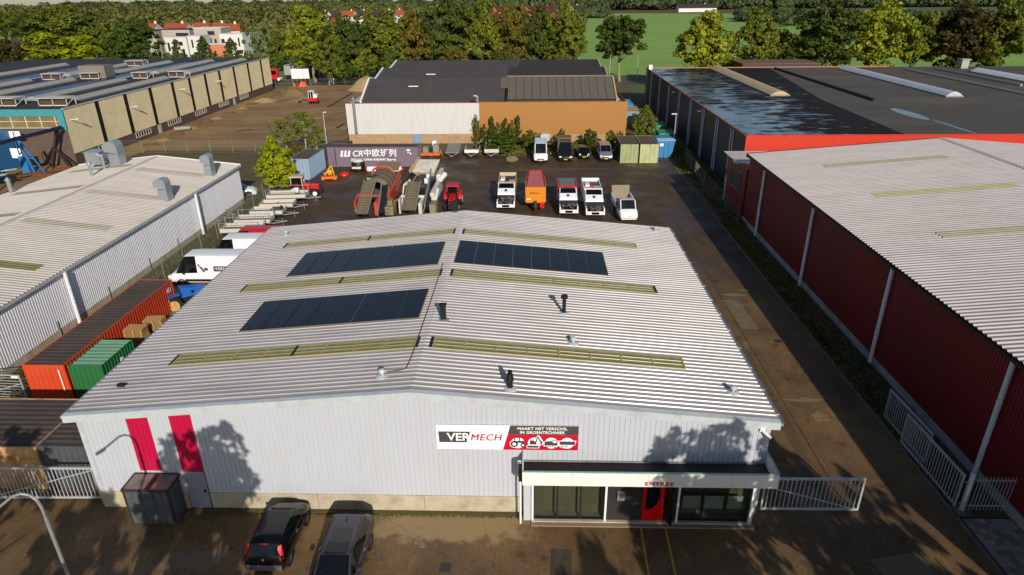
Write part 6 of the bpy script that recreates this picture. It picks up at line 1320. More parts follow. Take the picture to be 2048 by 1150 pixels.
part('front_frame', MB().bar((-1.2, .3, .5), (-1.2, 2.9, 2.6), .14, .3).bar((-1.2, 2.9, 2.6), (-.6, 3.6, 3.0), .14, .25).box(-1.25, -1.1, -.6, .4, .4, 2.0).box(.9, 1.25, -.9, 2.2, .4, 1.7).box(.6, 1.2, 1.1, 1.3, 1.7, 1.95).box(-1.3, -.75, 1.1, 1.3, 1.7, 1.95), offw, t, bevel=.02)
part('main_belt', MB().hexa([(-.4, 3.4, 2.2), (1.1, 3.4, 2.2), (1.2, 7.4, 2.6), (-.1, 7.4, 2.6)], [(-.4, 3.4, 2.4), (1.1, 3.4, 2.4), (1.2, 7.4, 2.8), (-.1, 7.4, 2.8)]), mat('dark_belt', '4a3c2f', .9, 0, .15, 1), t)
part('belt_edge', MB().bar((-.55, 3.2, 2.5), (.0, 8.6, 3.3), .1), mat('tan_edge', 'a88c62', .6), t)
part('hopper', MB().hexa([(-.3, 7.4, 2.4), (1.5, 7.4, 2.4), (1.5, 8.8, 2.4), (.0, 8.8, 2.4)], [(-1.0, 6.8, 3.1), (1.6, 7.0, 3.0), (2.0, 9.6, 3.9), (-.5, 9.6, 3.9)]), offw, t, bevel=.03)
part('hopper_wing', MB().hexa([(-1.2, 6.7, 3.0), (-1.1, 6.7, 3.0), (-.4, 9.6, 3.8), (-.5, 9.6, 3.8)], [(-1.3, 6.7, 3.35), (-1.2, 6.7, 3.35), (-.5, 9.6, 4.2), (-.6, 9.6, 4.2)]), mat('tan_edge', 'a88c62', .6), t)
part('side_conveyor', MB().bar((1.2, 7.4, 3.2), (1.6, -1.0, 1.4), .14, .34), galv, t)
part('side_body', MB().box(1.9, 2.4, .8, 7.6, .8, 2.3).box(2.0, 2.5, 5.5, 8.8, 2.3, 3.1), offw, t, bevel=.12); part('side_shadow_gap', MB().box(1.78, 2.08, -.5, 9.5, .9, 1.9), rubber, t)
part('fittings', MB().cyl((2.5, 5.2, 2.6), (2.9, 6.4, 2.9), .3, .3, 10).cyl((2.4, .5, 1.4), (2.4, 3.2, 2.0), .25, .25, 10).box(.9, 1.25, 4.0, 4.5, 2.5, 3.0).box(.9, 1.25, 5.5, 6.0, 2.6, 3.1), white_p, t)
part('engine_unit', MB().box(2.1, 2.8, -1.2, .6, .5, 1.6), mat('tan_engine', '8d7f5f', .6, .2, .3, 3), t, bevel=.04)
part('hose', MB().tube([(2.9, .6, 1.6), (3.3, 1.2, 2.0), (3.3, 2.0, 2.2), (3.0, 2.4, 2.0)], .04, 6), dark_steel, t)
for y in (1.0, 6.8, 8.0):
    for s in (-1, 1): wheel(t, .5 + s * 1.2, y, .45, .3, s)
# ---- excavator, lorries and hoarding on the building site
t = thing('mini_excavator', 'small red and white excavator cab on the bare site', 'excavator', (-47.9, 146.5, 0), .1); t.scale = (.75, .75, .8)
part('tracks', MB().box(-1.3, -.8, -1.4, 1.4, 0, .6).box(.8, 1.3, -1.4, 1.4, 0, .6), dark_steel, t, bevel=.1); part('body', MB().box(-1.3, 1.2, -1.3, 1.2, .7, 1.6), redp, t, bevel=.08)
part('cab', MB().box(-1.2, .1, -1.0, .8, 1.6, 3.3), vglass, t); fr = MB()
for x in (-1.25, -.6, .1):
    for y in (-1.02, .75): fr.box(x, x + .12, y - .03, y + .1, 1.6, 3.4)
fr.box(-1.28, .24, -1.05, .9, 3.3, 3.42); part('cab_frame', fr, white_p, t); part('engine_cover', MB().box(.25, 1.2, -1.2, 1.1, 1.6, 2.5), white_p, t, bevel=.08)
part('boom', MB().bar((-1.4, .5, 1.3), (-3.6, 1.2, 1.6), .22).bar((-3.6, 1.2, 1.6), (-4.4, 1.4, .6), .2), galv_d, t); part('bucket', MB().box(-4.8, -4.2, 1.1, 1.7, .1, .6), dark_steel, t)
def semi(label, x0, x1, y, m, zt=3.8):
    t = thing('box_trailer', label, 'trailer', ((x0 + x1) / 2, y, 0)); h = (x1 - x0) / 2
    part('box', MB().box(-h, h, 0, 2.5, 1.1, zt), m, t); part('curtain_rail', MB().box(-h, h, -.03, -.01, zt - .2, zt), alu, t)
    for s in (-.8, -.6, .5, .7): part('wheel', MB().cyl((s * h, .1, .5), (s * h, .4, .5), .5, .5, 14), rubber, t)
    part('chassis', MB().box(-h, h, .3, 2.2, .8, 1.1), dark_steel, t); return t
semi('light grey box trailer on the rear road behind the hoarding', -69.8, -63.2, 191, mat('pale_box', '98989a', .5)); semi('long dark grey box trailer on the rear road, right of the pale one', -63.0, -53.5, 191, mat('dark_box', '35373f', .5))
t = thing('red_lorry', 'red lorry cab just past the far corner of the beige hall', 'lorry', (-70.5, 184, 0)); part('cab', MB().box(-1.1, 1.1, 0, 2, .8, 3.4), mat('bright_red', 'd01a18', .4), t, bevel=.1); part('windscreen', MB().box(-.9, .9, -.02, 0, 2.0, 3.0), vglass, t); part('wheels', MB().cyl((-1.1, .6, .5), (-.8, .6, .5), .5, .5, 12).cyl((.8, .6, .5), (1.1, .6, .5), .5, .5, 12), rubber, t); part('tank', MB().cyl((1.4, 0, .8), (1.4, 2, .8), .4, .4, 12), white_p, t)
t = thing('site_hoarding', 'white notice board of six panels on posts at the site edge', 'notice board', (-60.9, 178.2, 0), .06)
for i in range(3):
    for j in range(2): part('board_panel', MB().box(-2.4 + i * 1.55, -.9 + i * 1.55, -.05, 0, 1.6 + j * 1.25, 2.8 + j * 1.25), white_p, t)
for i in range(5): part('post', MB().box(-2.3 + i * 1.1, -2.2 + i * 1.1, .01, .1, 0, 4.0), mat('timber_post', '8a6a48', .8), t)
solo('orange_barrier', MB().box(-1.4, -.8, -.2, .2, 0, .9).hexa([(0, -.4, 0), (2.2, -.4, 0), (2.2, .4, 0), (0, .4, 0)], [(.4, -.2, .9), (1.8, -.2, .9), (1.6, .2, 1.3), (.6, .2, 1.3)]), mat('signal_orange', 'e2561c', .6), 'orange barrier material below the white notice board', 'barrier', loc=(-60.5, 174.5, 0))
solo('small_board', MB().box(-.7, .7, -.03, 0, .8, 1.7).box(-.6, -.5, 0, .05, 0, .8).box(.5, .6, 0, .05, 0, .8), white_p, 'small white board on the site fence right of the notice board', 'sign', loc=(-52.9, 178.0, 0))
# pipes and manhole rings along the beige hall
rg = mat('dark_soil_ring', '6a4a2c', .9, 0, .3, 3)
for k, (px, py) in enumerate(((290, 290), (322, 279), (345, 268), (375, 256), (400, 245), (428, 236), (455, 226), (480, 216), (500, 208), (520, 200), (535, 195))):
    p = G(px, py, 0)
    solo('soil_ring', MB().lathe([(1.3, 0), (1.0, .2), (.7, .24), (.6, .06), (.05, .04)], (0, 0, -.05), 14), rg if k % 2 == 0 else dirt_m, 'low soil mound with dark centre along the beige hall, ' + ['nearest the grey hall', 'second nearest', 'third nearest', 'fourth nearest', 'fifth nearest', 'middle one', 'fifth farthest', 'fourth farthest', 'third farthest', 'second farthest', 'farthest one'][k], 'mound', 'mounds along the beige hall', loc=(-61.6, p.y, 0), smooth=True)
p = G(376, 262); t = thing('concrete_pipe', 'pale pipe section lying near the beige hall', 'pipe', (p.x - 1, p.y, 0), .5); part('pipe', MB().cyl((-1.2, 0, .45), (1.3, 0, .45), .42, .42, 16, cap=False), galv_d, t, smooth=True); part('pipe_mouth', MB().cyl((-1.24, 0, .45), (-1.18, 0, .45), .43, .43, 16), mat('orange_mouth', 'b9824a', .7), t)

# earth heaps, painted shade of trenches and a shallow puddle on the bare site
heap_m = mat('heaped_earth', '6f5638', .95, 0, .3, .6, dirt='8e7450', da=.6, ds=.5, bump=.6, bs=3); pale_heap = mat('pale_sand_heap', 'a08a62', .95, 0, .2, .6, dirt='7d6846', da=.6, ds=.6, bump=.5, bs=3)
def heap(label, x, y, rx, ry, h, m, seed):
    r = random.Random(seed); n, k_ = 22, 6; mb = MB(); V = []
    for j in range(k_ + 1):
        f = j / k_
        for k in range(n):
            a = 2 * PI * k / n; w = 1 + .16 * math.sin(3 * a + seed) + .1 * math.sin(5 * a + 2 * seed)
            V.append((math.cos(a) * rx * w * (1 - f), math.sin(a) * ry * w * (1 - f), h * (math.sin(f * PI / 2) ** 1.3) * (1 + r.uniform(-.09, .09)) - .06))
    mb.v = V
    for j in range(k_):
        for k in range(n): k2 = (k + 1) % n; mb.f.append((j * n + k, j * n + k2, (j + 1) * n + k2, (j + 1) * n + k)); mb.m.append(0)
    return solo('earth_heap', mb, m, label, 'heap', loc=(x, y, 0), smooth=True)
heap('big pale sand heap at the left edge of the stepped dark roof', -41.5, 170, 5.5, 4.5, 3.0, pale_heap, 1)
heap('brown earth heap near the far corner of the beige hall', -57.5, 160, 4.2, 4.0, 1.8, heap_m, 2)
heap('low wide earth heap left of the small excavator', -53.0, 150, 4.5, 2.2, .7, heap_m, 3)
heap('low pale heap just in front of the beige hall corner heap', -60.0, 150, 2.6, 2.0, .8, pale_heap, 5)
heap('low brown heap in the middle of the bare site', -44.0, 128, 4.0, 1.8, .5, heap_m, 7)
heap('flat heap of soil right of the lamp post on the site', -36.5, 132, 3.2, 2.2, .6, heap_m, 11)
tr_m = mat('trench_shade_brown', '35281a', .95, 0, .2, 1)  # trenches drawn as flat dark strips, their shade put into the colour
for pts in (((655, 214), (705, 186)), ((690, 205), (722, 205)), ((672, 256), (690, 246)), ((560, 252), (600, 250)), ((470, 262), (505, 258)), ((380, 222), (440, 214))):
    a, b = G(*pts[0]), G(*pts[1]); d = (b - a).normalized(); n_ = Vector((-d.y, d.x, 0)) * .35
    mb = MB(); mb.face([a - n_ + I_(0, 0, .0), b - n_ * .5, b + n_, a + n_ * .6]); mb.v = [(x, y, -.02) for x, y, z in mb.v]; struct('trench_shade', mb, tr_m)
p = G(568, 202); mb = MB(); mb.face([(p.x + 2.6 * math.cos(k / 9 * PI) * (1 + .1 * math.sin(k * 2)), p.y + 1.6 * math.sin(k / 9 * PI), -.03) for k in range(18)]); struct('puddle_water', mb, pudm)
# ------------------------------------------------------------------ GATES, FENCES, LAMPS
def bar_gate(label, a, b, h=1.95, z0=.12, pitch=.2, diag=0, name='barred_gate', group=None):
    a = Vector((a[0], a[1], 0)); b = Vector((b[0], b[1], 0)); d = b - a; L = d.length; rz = math.atan2(d.y, d.x)
    t = thing(name, label, 'gate', a, rz, group)
    part('frame', MB().box(0, L, -.04, .04, h - .1, h).box(0, L, -.04, .04, z0, z0 + .09).box(0, .08, -.038, .038, z0 + .09, h - .1).box(L - .08, L, -.038, .038, z0 + .09, h - .1), galv_w, t)
    me = MB().box(-.018, .018, -.018, .018, z0 + .09, h - .1).mesh('bar', galv_w)
    n = int((L - .16) / pitch)
    for k in range(1, n + 1): link('bar', me, t, (.04 + k * (L - .08) / (n + 1), 0, 0))
    if diag: part('brace', MB().bar((.1, -.045, z0 + .1) if diag > 0 else (.1, -.045, h - .45), (L - .1, -.045, h - .12) if diag > 0 else (L - .1, -.045, z0 + .06), .04), galv_w, t)
    return t
galv_w = mat('bright_galvanised', 'c3c8c9', .35, .35, .08, 2)
bar_gate('left half of the galvanised gate closing the passage left of the warehouse', (-25.9, 23.8), (-20.35, 23.9), diag=1, pitch=.19)
bar_gate('short galvanised gate leaf at the far left edge of the forecourt', (-31.5, 23.75), (-26.05, 23.8), pitch=.19)
bar_gate('galvanised sliding gate sticking out right of the entrance', (10.5, 23.75), (14.98, 23.8), diag=-1, pitch=.2)
bar_gate('open galvanised gate leaf along the red hall, the near one', (19.55, 24.15), (19.45, 28.9), h=1.9, pitch=.2)
t = bar_gate('darker gate leaf folded behind the near one along the red hall', (19.8, 27.2), (19.7, 31.2), h=1.9, pitch=.2)
t = thing('gate_post', 'thick pale round gate post at the foot of the red hall path', 'post', (19.75, 23.95, 0))
part('post', MB().cyl((0, 0, 0), (0, 0, 2.15), .12, .12, 14).lathe([(.12, 2.15), (.09, 2.2), (.001, 2.22)], n=14), galv_w, t, smooth=True); part('base_block', MB().box(-.3, .3, -.35, .3, -.02, .1), kerb_m, t); part('hinge', MB().box(-.2, -.1, -.05, .05, .4, .5).box(-.2, -.1, -.05, .05, 1.6, 1.7), galv, t)
t = thing('spiked_fence', 'short barred fence panel with spikes joining the gate post to the red hall', 'fence', (19.95, 23.95, 0))
part('rail', MB().box(0, 1.75, -.02, .02, .3, .36).box(0, 1.75, -.02, .02, 1.75, 1.81), galv_w, t)
me = MB().box(-.014, .014, -.014, .014, .1, 2.0).mesh('bar', galv_w)
for k in range(11): link('bar', me, t, (.1 + k * .16, -.035, 0))
t = thing('gate_post', 'slim gate post where the gate meets the warehouse left corner', 'post', (-20.25, 23.7, 0)); part('post', MB().box(-.06, .06, -.06, .06, 0, 2.0), galv_w, t)
t = thing('gate_post', 'gate post between the two leaves at the left edge', 'post', (-25.98, 23.95, 0)); part('post', MB().box(-.06, .06, -.06, .06, 0, 2.0), galv_w, t)
# wire fences: posts as parts, wire mesh as one part
wire_m = mat('wire_mesh', '8b8c80', .5, .5)
def wire_fence(label, pts, h=1.9, step=3.0, panel=False):
    t = thing('wire_fence', label, 'fence', (pts[0][0], pts[0][1], 0)); o = Vector((pts[0][0], pts[0][1], 0))
    pm_ = MB().cyl((0, 0, 0), (0, 0, h), .035, .035, 8).mesh('fence_post', galv_d); w = MB()
    for i in range(len(pts) - 1):
        a = Vector((*pts[i], 0)) - o; b = Vector((*pts[i + 1], 0)) - o; L = (b - a).length; n = max(1, int(L / step))
        for k in range(n + (1 if i == len(pts) - 2 else 0)): link('fence_post', pm_, t, a + (b - a) * (k / n))
        for z in (.1, h * .5, h - .05): w.bar(a + Vector((0, 0, z)), b + Vector((0, 0, z)), .02)
        m = int(L / .25); dd = (b - a) / L
        for k in range(m):
            p = a + dd * (k * .25); w.bar(p + Vector((0, 0, .1)), p + dd * .22 + Vector((0, 0, h - .05)), .007); w.bar(p + dd * .22 + Vector((0, 0, .1)), p + Vector((0, 0, h - .05)), .007)
    part('wire', w, wire_m, t); return t
wire_fence('wire fence on posts along the left edge of the yard', [(-30.6, 46), (-30.9, 60), (-31.6, 74)])
wire_fence('wire fence across the bare site behind the grey hall', [(-62.8, 98), (-42.0, 98.2), (-33.5, 96)], h=2.0)
wire_fence('old wire fence along the right verge by the black hall', [(20.9, 64.5), (20.6, 78), (21.3, 92)], h=2.0, step=4)
wire_fence('wire fence along the far end of the bare site', [(-66, 173), (-44, 176)], h=2.0, step=4)
t = thing('bar_railing', 'galvanised barred panel with white plate beside the orange container', 'fence', (-29.75, 31.8, 0), PI * .98)
part('frame', MB().box(0, 5, -.03, .03, 1.9, 1.96).box(0, .06, -.028, .028, .05, 1.9), galv_w, t)
me = MB().box(.06, 5.0, -.012, .012, 0, .03).mesh('bar', galv_w)
for k in range(9): link('bar', me, t, (0, 0, .2 + k * .19))
part('plate', MB().box(.15, .6, -.05, -.032, 1.72, 1.9), white_p, t); part('brace', MB().bar((.05, .04, 1.4), (4.0, .04, .1), .04), galv_w, t)
t = thing('rail_frame', 'leaning rusty-white slatted frame by the grey hall corner', 'frame', G(455, 440), 1.0)
for k in range(6): part('slat', MB().bar((-1.0, k * .35, .2 + k * .12), (1.0, k * .35, .2 + k * .12), .08), galv_d, t)
part('side_rail', MB().bar((-1, -.1, .15), (-1, 1.9, .85), .08).bar((1, -.1, .15), (1, 1.9, .85), .08), galv_d, t)
# lamps
t = thing('street_lamp', 'tall curved galvanised lamp post in the left foreground', 'street lamp', (-15.3, 15.45, 0))
arc = [(0, 0, 7.0), (0, 0, 7.4), (-.06, 0, 7.72), (-.22, -.02, 7.95), (-.45, -.05, 8.02), (-.7, -.1, 7.95), (-1.0, -.16, 7.72), (-1.5, -.25, 7.35)]
part('pole', MB().tube([(0, 0, 0), (0, 0, 3.2)], .085, 12).tube([(0, 0, 3.2), (0, 0, 7.0)], .06, 12).cyl((0, 0, 3.15), (0, 0, 3.3), .085, .06, 12), galv, t, smooth=True)
part('arm', MB().tube(arc, .045, 10), galv, t, smooth=True)
part('lamp_head', MB().hexa([(-1.95, -.45, 7.0), (-1.5, -.38, 7.25), (-1.45, -.12, 7.25), (-1.9, -.2, 7.0)], [(-1.98, -.45, 7.14), (-1.5, -.38, 7.42), (-1.45, -.12, 7.42), (-1.93, -.2, 7.14)]), galv_d, t, bevel=.03)
def lamp(label, x, y, h, arm=-.7):
    t = thing('street_lamp', label, 'street lamp', (x, y, 0)); part('pole', MB().cyl((0, 0, 0), (0, 0, h), .09, .06, 10), galv_w, t, smooth=True); part('lamp_head', MB().box(arm, .1, -.15, .15, h, h + .12), white_p, t, bevel=.03)
lamp('white lamp post beside the bright blue waste container', 20.9, 98.5, 5.4); lamp('lamp post at the edge of the bare site near the birches', -33.0, 104.5, 4.9, .5)
lamp('thin lamp post behind the twin workshop right corner', 17.5, 158, 8.5, .2); lamp('lamp post on the rear road left of the round tree', 12.0, 184, 7.5, .2)
lamp('thin pale post on the field edge right of the round tree', 28.0, 186, 6.5, .2)
lamp('lamp post between the brown tree and the green tree at right', 79, 175, 8.5, -.5); lamp('short white lamp in the gap at the field, right rear', 71, 176, 5.0, -.4)
lamp('lamp post on the lawn before the white estate', -102, 262, 9, .4); lamp('pale post standing in the orchard gap at left', -122, 225, 7, .4)
# ------------------------------------------------------------------ VEGETATION
rng = np.random.default_rng(11)
def leaf_quads(P, size, up=.25, rg=None, out=None, ob=1.2):
    """P: (n,3) centres -> vertices/faces of randomly turned leaf cards (bent diamonds)"""
    r = rg or rng; n = len(P)
    a = r.normal(size=(n, 3)); a /= np.linalg.norm(a, axis=1)[:, None]
    b = r.normal(size=(n, 3)); b[:, 2] += up; b -= a * (a * b).sum(1)[:, None]; b /= np.linalg.norm(b, axis=1)[:, None]
    if out is not None:
        nn = out * ob + r.normal(size=(n, 3)) * .6; nn /= np.linalg.norm(nn, axis=1)[:, None]
        a = r.normal(size=(n, 3)); a -= nn * (a * nn).sum(1)[:, None]; a /= np.linalg.norm(a, axis=1)[:, None]; b = np.cross(nn, a)
    s = size * r.uniform(.6, 1.35, (n, 1)); V = np.empty((n, 4, 3))
    V[:, 0] = P - a * s; V[:, 1] = P - b * s * .62; V[:, 2] = P + a * s; V[:, 3] = P + b * s * .62
    return V.reshape(-1, 3)
def cards_mesh(name, V, m):
    n = len(V) // 4; me = bpy.data.meshes.new(name)
    me.vertices.add(len(V)); me.vertices.foreach_set('co', V.astype(np.float32).ravel())
    me.loops.add(n * 4); me.loops.foreach_set('vertex_index', np.arange(n * 4, dtype=np.int32))
    me.polygons.add(n); me.polygons.foreach_set('loop_start', np.arange(0, n * 4, 4, dtype=np.int32)); me.polygons.foreach_set('loop_total', np.full(n, 4, dtype=np.int32))
    me.materials.append(m); me.update(); me.validate(); return me
def crown_points(seed, n_cl, per, shape='round', cl=.24, spread=1.0):
    """clumps of leaves gathered in lobes, so that the outline is uneven and sky shows between the boughs"""
    r = np.random.default_rng(seed); out = []; nrm = []
    lobes = []
    nl = 11
    for k in range(nl):
        a = 2.4 * k + r.uniform(-.4, .4); z = -.75 + 1.5 * (k + .5) / nl + r.uniform(-.1, .1); q = math.sqrt(max(.05, 1 - z * z)) * r.uniform(.45, .72)
        lobes.append((np.array([q * math.cos(a), q * math.sin(a), z * .8]), r.uniform(.3, .46)))
    lobes.append((np.array([r.uniform(-.15, .15), r.uniform(-.15, .15), .62]), .36)); lobes.append((np.zeros(3), .5))
    for k in range(n_cl):
        if shape == 'cone':
            c = np.zeros(3); c[2] = r.uniform(-.95, .95); f = (1 - (c[2] + 1) / 2) ** .7 * .85 + .1; ang = r.uniform(0, 2 * PI); q = r.uniform(.2, 1) ** .5 * f; c[0] = q * math.cos(ang); c[1] = q * math.sin(ang)
        else:
            L_, R_ = lobes[int(r.integers(0, len(lobes)))]; d = r.normal(size=3); d /= np.linalg.norm(d); c = L_ + d * R_ * r.uniform(.5, 1) ** .7
            if shape == 'oval': f = 1.02 - .3 * max(0, c[2]); c[0] *= f * .95; c[1] *= f * .95
            elif shape == 'flat' and c[2] < 0: c[2] *= .7
        cs = cl * r.uniform(.5, 1.15)
        m = int(per * r.uniform(.5, 1.3)); q = r.normal(size=(m, 3)); q /= np.linalg.norm(q, axis=1)[:, None]; q *= (r.uniform(.2, 1.0, (m, 1)) ** .5) * cs
        q[:, 2] *= .62; q[:, 2] -= .25 * (q[:, 0] ** 2 + q[:, 1] ** 2) / cs
        if shape == 'weep': q[:, 2] = -np.abs(q[:, 2]) * 1.8; q[:, :2] *= .6
        out.append(c + q); w = q / (np.linalg.norm(q, axis=1)[:, None] + 1e-6) + c * .8; w[:, 2] += .25; nrm.append(w / np.linalg.norm(w, axis=1)[:, None])
    return np.concatenate(out), np.concatenate(nrm)
L_green = leafmat('leaf_green', ['1c2a0a', '3a4a12', '566018', '6e7420'], gain=1.8)
L_dark = leafmat('leaf_dark', ['141c0a', '283510', '3c4a16', '50601c'], gain=1.75)
L_yg = leafmat('leaf_yellow_green', ['3f5208', '5d700c', '7c8a14', '979a16'], gain=1.55)
L_lime = leafmat('leaf_lime', ['3a4a12', '566018', '6e7420', '8a8c20'], gain=1.75)
L_brown = leafmat('leaf_brown', ['2c2a10', '464018', '5c4a20', '4a5a1c'], gain=1.75)
L_red = leafmat('leaf_redbrown', ['2c2010', '4a3218', '50481c', '464018'], gain=1.7)
L_mix = leafmat('leaf_mixed_autumn', ['2a3410', '3c4a16', '4b4f18', '6e5d20'], gain=1.9)
L_orange = leafmat('leaf_orange', ['3c4410', '5c5c18', '6f6418', '6a7020'], gain=1.8)
L_pale = leafmat('leaf_willow', ['4a5630', '6f7a48', '8b9260', '9aa070'], gain=1.1)
L_birch = leafmat('leaf_birch', ['4c4a18', '70682a', '85782a', '6d7a26'], gain=1.5)
bark = mat('bark', '4a4034', .9, 0, .25, 3); birch = mat('birch_bark', 'a8a294', .8, 0, .3, 4, dirt='3a352c', da=.7, ds=6); pale_trunk = mat('pale_trunk', '8f7f66', .85, 0, .2, 3)
CROWNS = {}
for nm, sh, n_cl, per, cl, sz in (('round_a', 'round', 150, 80, .2, .05), ('round_b', 'round', 170, 75, .18, .048), ('round_c', 'flat', 140, 80, .2, .052), ('oval_a', 'oval', 160, 75, .19, .05), ('oval_b', 'oval', 150, 75, .18, .048), ('cone', 'cone', 80, 85, .19, .06), ('weep', 'weep', 90, 80, .26, .045), ('sparse', 'oval', 62, 38, .2, .05), ('upright', 'cone', 70, 50, .16, .06), ('dapple', 'round', 230, 34, .15, .05)):
    P, Nn = crown_points(len(CROWNS) * 17 + 3, n_cl, per, sh, cl); V = leaf_quads(P, sz, .5, np.random.default_rng(len(CROWNS)), Nn, .9)
    CROWNS[nm] = cards_mesh('crown', V, L_green)
def tree(label, x, y, h, r, crown='round_a', lm=L_green, tr=.14, trunk_m=bark, group=None, cat='tree', name='tree', rz=None, z0=None, ry=None):
    """h total height, r crown radius; the crown spans from z0 to h"""
    z0 = h * .22 if z0 is None else z0
    t = thing(name, label, cat, (x, y, -.05), rz if rz is not None else random.uniform(0, 6.28), group)
    cz = (z0 + h) / 2; hz = (h - z0) / 2
    c = link('crown', CROWNS[crown], t, (0, 0, cz)); c.scale = (r, ry or r, hz)
    c.material_slots[0].link = 'OBJECT'; c.material_slots[0].material = lm
    tk = MB(); R_ = tr * h / 8
    pts = [(0, 0, 0), (.05 * r, 0, z0 * .6), (0, .03 * r, cz), (0, 0, cz + hz * .6)]
    tk.tube(pts, [R_ * 1.25, R_, R_ * .6, R_ * .2], 8)
    rr_ = random.Random(int(x * 7 + y))
    for k in range(7):
        a = 2 * PI * k / 7 + rr_.uniform(-.3, .3); zz = z0 * .8 + (cz - z0) * rr_.uniform(0, .9); l = r * rr_.uniform(.5, .8)
        p0 = Vector((0, 0, zz)); p1 = p0 + Vector((math.cos(a) * l * .5, math.sin(a) * l * .5, l * .45)); p2 = p1 + Vector((math.cos(a) * l * .5, math.sin(a) * l * .5, l * .3)); tk.tube([p0, p1, p2], [R_ * .5, R_ * .3, R_ * .12], 6)
    part('trunk', tk, trunk_m, t, smooth=True)
    return t
def T(label, px, ytop, hw, Y, crown, lm, r_k=1.0, z0=None, **k):
    """a tree standing Y metres out: px is its middle in the photo, ytop its top, hw its half width"""
    top = AT(px, ytop, Y); dist = math.sqrt(top.x ** 2 + Y ** 2 + 100); r = hw / FPX * dist * r_k
    return tree(label, top.x, Y, max(3, top.z), r, crown, lm, z0=z0, **k)
# row behind the workshop
T('large yellow-green tree with bare trunk left of the tree row, by the box trailers', 612, 10, 52, 184, 'oval_a', L_lime, z0=3.5, tr=.16, trunk_m=pale_trunk)
T('dark green tree second in the row behind the workshop', 688, 28, 52, 180, 'round_b', L_dark, z0=.3)
T('low dark bush-like tree at the foot of the row, left of the workshop roof', 655, 66, 34, 176, 'round_c', L_green, z0=0)
T('green tree third in the row, behind the stepped roof', 756, 10, 56, 184, 'round_a', L_green, z0=.5)
T('mid green tree between the third tree and the brown-topped one', 820, 16, 48, 186, 'oval_b', L_mix, z0=.5)
T('broad brown-topped tree in the middle of the row behind the workshop', 885, -6, 60, 190, 'round_b', L_brown, z0=2)
T('green tree right of the brown-topped one in the row', 962, -6, 50, 188, 'oval_a', L_green, z0=1)
T('brownish green tree fifth from the right of the row', 1030, 0, 44, 188, 'round_a', L_mix, z0=1.5)
T('rust-tinged tree next to the yellow one at the right end of the row', 1082, 6, 40, 187, 'oval_b', L_brown, z0=1.5)
T('yellow-orange tree at the right end of the row behind the workshop', 1132, 0, 48, 184, 'round_b', L_orange, z0=2.5)
for i, (px, yt, hw, lm) in enumerate(((720, 84, 34, L_green), (780, 92, 36, L_dark), (905, 90, 34, L_mix), (1000, 96, 30, L_dark))):
    T(('low green bush under the row, above the roof left end', 'low dark bush under the third tree', 'low autumn bush under the brown-topped tree', 'low dark bush under the trees right of centre')[i], px, yt, hw, 180, 'round_c', lm, z0=0, name='bush', cat='bush')
T('round dark green tree standing alone before the green field', 1246, 25, 55, 182, 'round_a', L_dark, z0=5.0, tr=.17, trunk_m=pale_trunk)
# right row
T('bright yellow-green tree with drooping boughs, first of the right row', 1420, 18, 66, 160, 'oval_a', L_lime, z0=2.5)
T('green tree behind the bright yellow-green one', 1520, 10, 48, 166, 'oval_b', L_green, z0=2.5)
T('small green tree in the gap of the right row', 1574, 56, 28, 168, 'oval_a', L_green, z0=2.5)
T('tall brown tree third in the right row', 1664, -4, 70, 164, 'round_b', L_brown, z0=3.5)
T('slim dark green tree below the brown one, right row', 1622, 58, 28, 166, 'oval_b', L_dark, z0=3)
T('green and yellow tree right of the brown tree', 1775, -6, 62, 164, 'round_a', L_lime, z0=4)
T('green tree squeezed between the yellow-green tree and the red-brown one', 1850, 14, 46, 168, 'round_c', L_green, z0=3.0)
T('reddish brown tree near the right edge', 1945, 0, 62, 166, 'round_a', L_red, z0=3.5)
T('green tree at the right edge of the picture', 2030, -4, 50, 164, 'oval_a', L_green, z0=3.5)
# left group
T('red-leaved tree at the left edge behind the beige hall', 6, 78, 32, 178, 'round_b', L_red, z0=1)
T('broad golden yellow-green tree behind the beige hall roof', 92, 60, 66, 200, 'round_c', L_yg, z0=.5)
for i, (px, yt, hw, Y, cr_, lm) in enumerate(((50, 26, 40, 262, 'round_a', L_dark), (112, 8, 52, 258, 'oval_a', L_green), (170, 22, 36, 262, 'round_b', L_dark), (206, 34, 26, 240, 'oval_b', L_green), (262, 32, 36, 240, 'round_a', L_dark), (20, 20, 40, 300, 'oval_a', L_green), (148, 60, 26, 236, 'round_c', L_dark), (230, 60, 22, 236, 'round_b', L_dark))):
    T(('tall dark tree at the upper left corner', 'largest green tree of the upper left group', 'dark tree right of the largest one, upper left', 'slim upright green tree left of the white estate', 'dark round tree touching the white estate', 'green tree on the far left skyline', 'dark low tree right of the golden one', 'small dark tree between the slim tree and the estate tree')[i], px, yt, hw, Y, cr_, lm, z0=2)
for i, (px, yt, hw, cr_) in enumerate(((349, 78, 12, 'cone'), (402, 70, 13, 'oval_b'), (459, 74, 12, 'oval_b'))):
    T(('small conical tree before the white estate', 'small round tree before the orange wall of the estate', 'small tree at the right part of the estate front')[i], px, yt, hw, 252, cr_, L_dark, z0=1.2)
T('pale grey-green willow at the right end of the white estate', 515, 38, 34, 222, 'weep', L_pale, z0=1)
T('green tree behind the far end of the beige hall', 548, 58, 22, 214, 'oval_a', L_green, z0=.5)
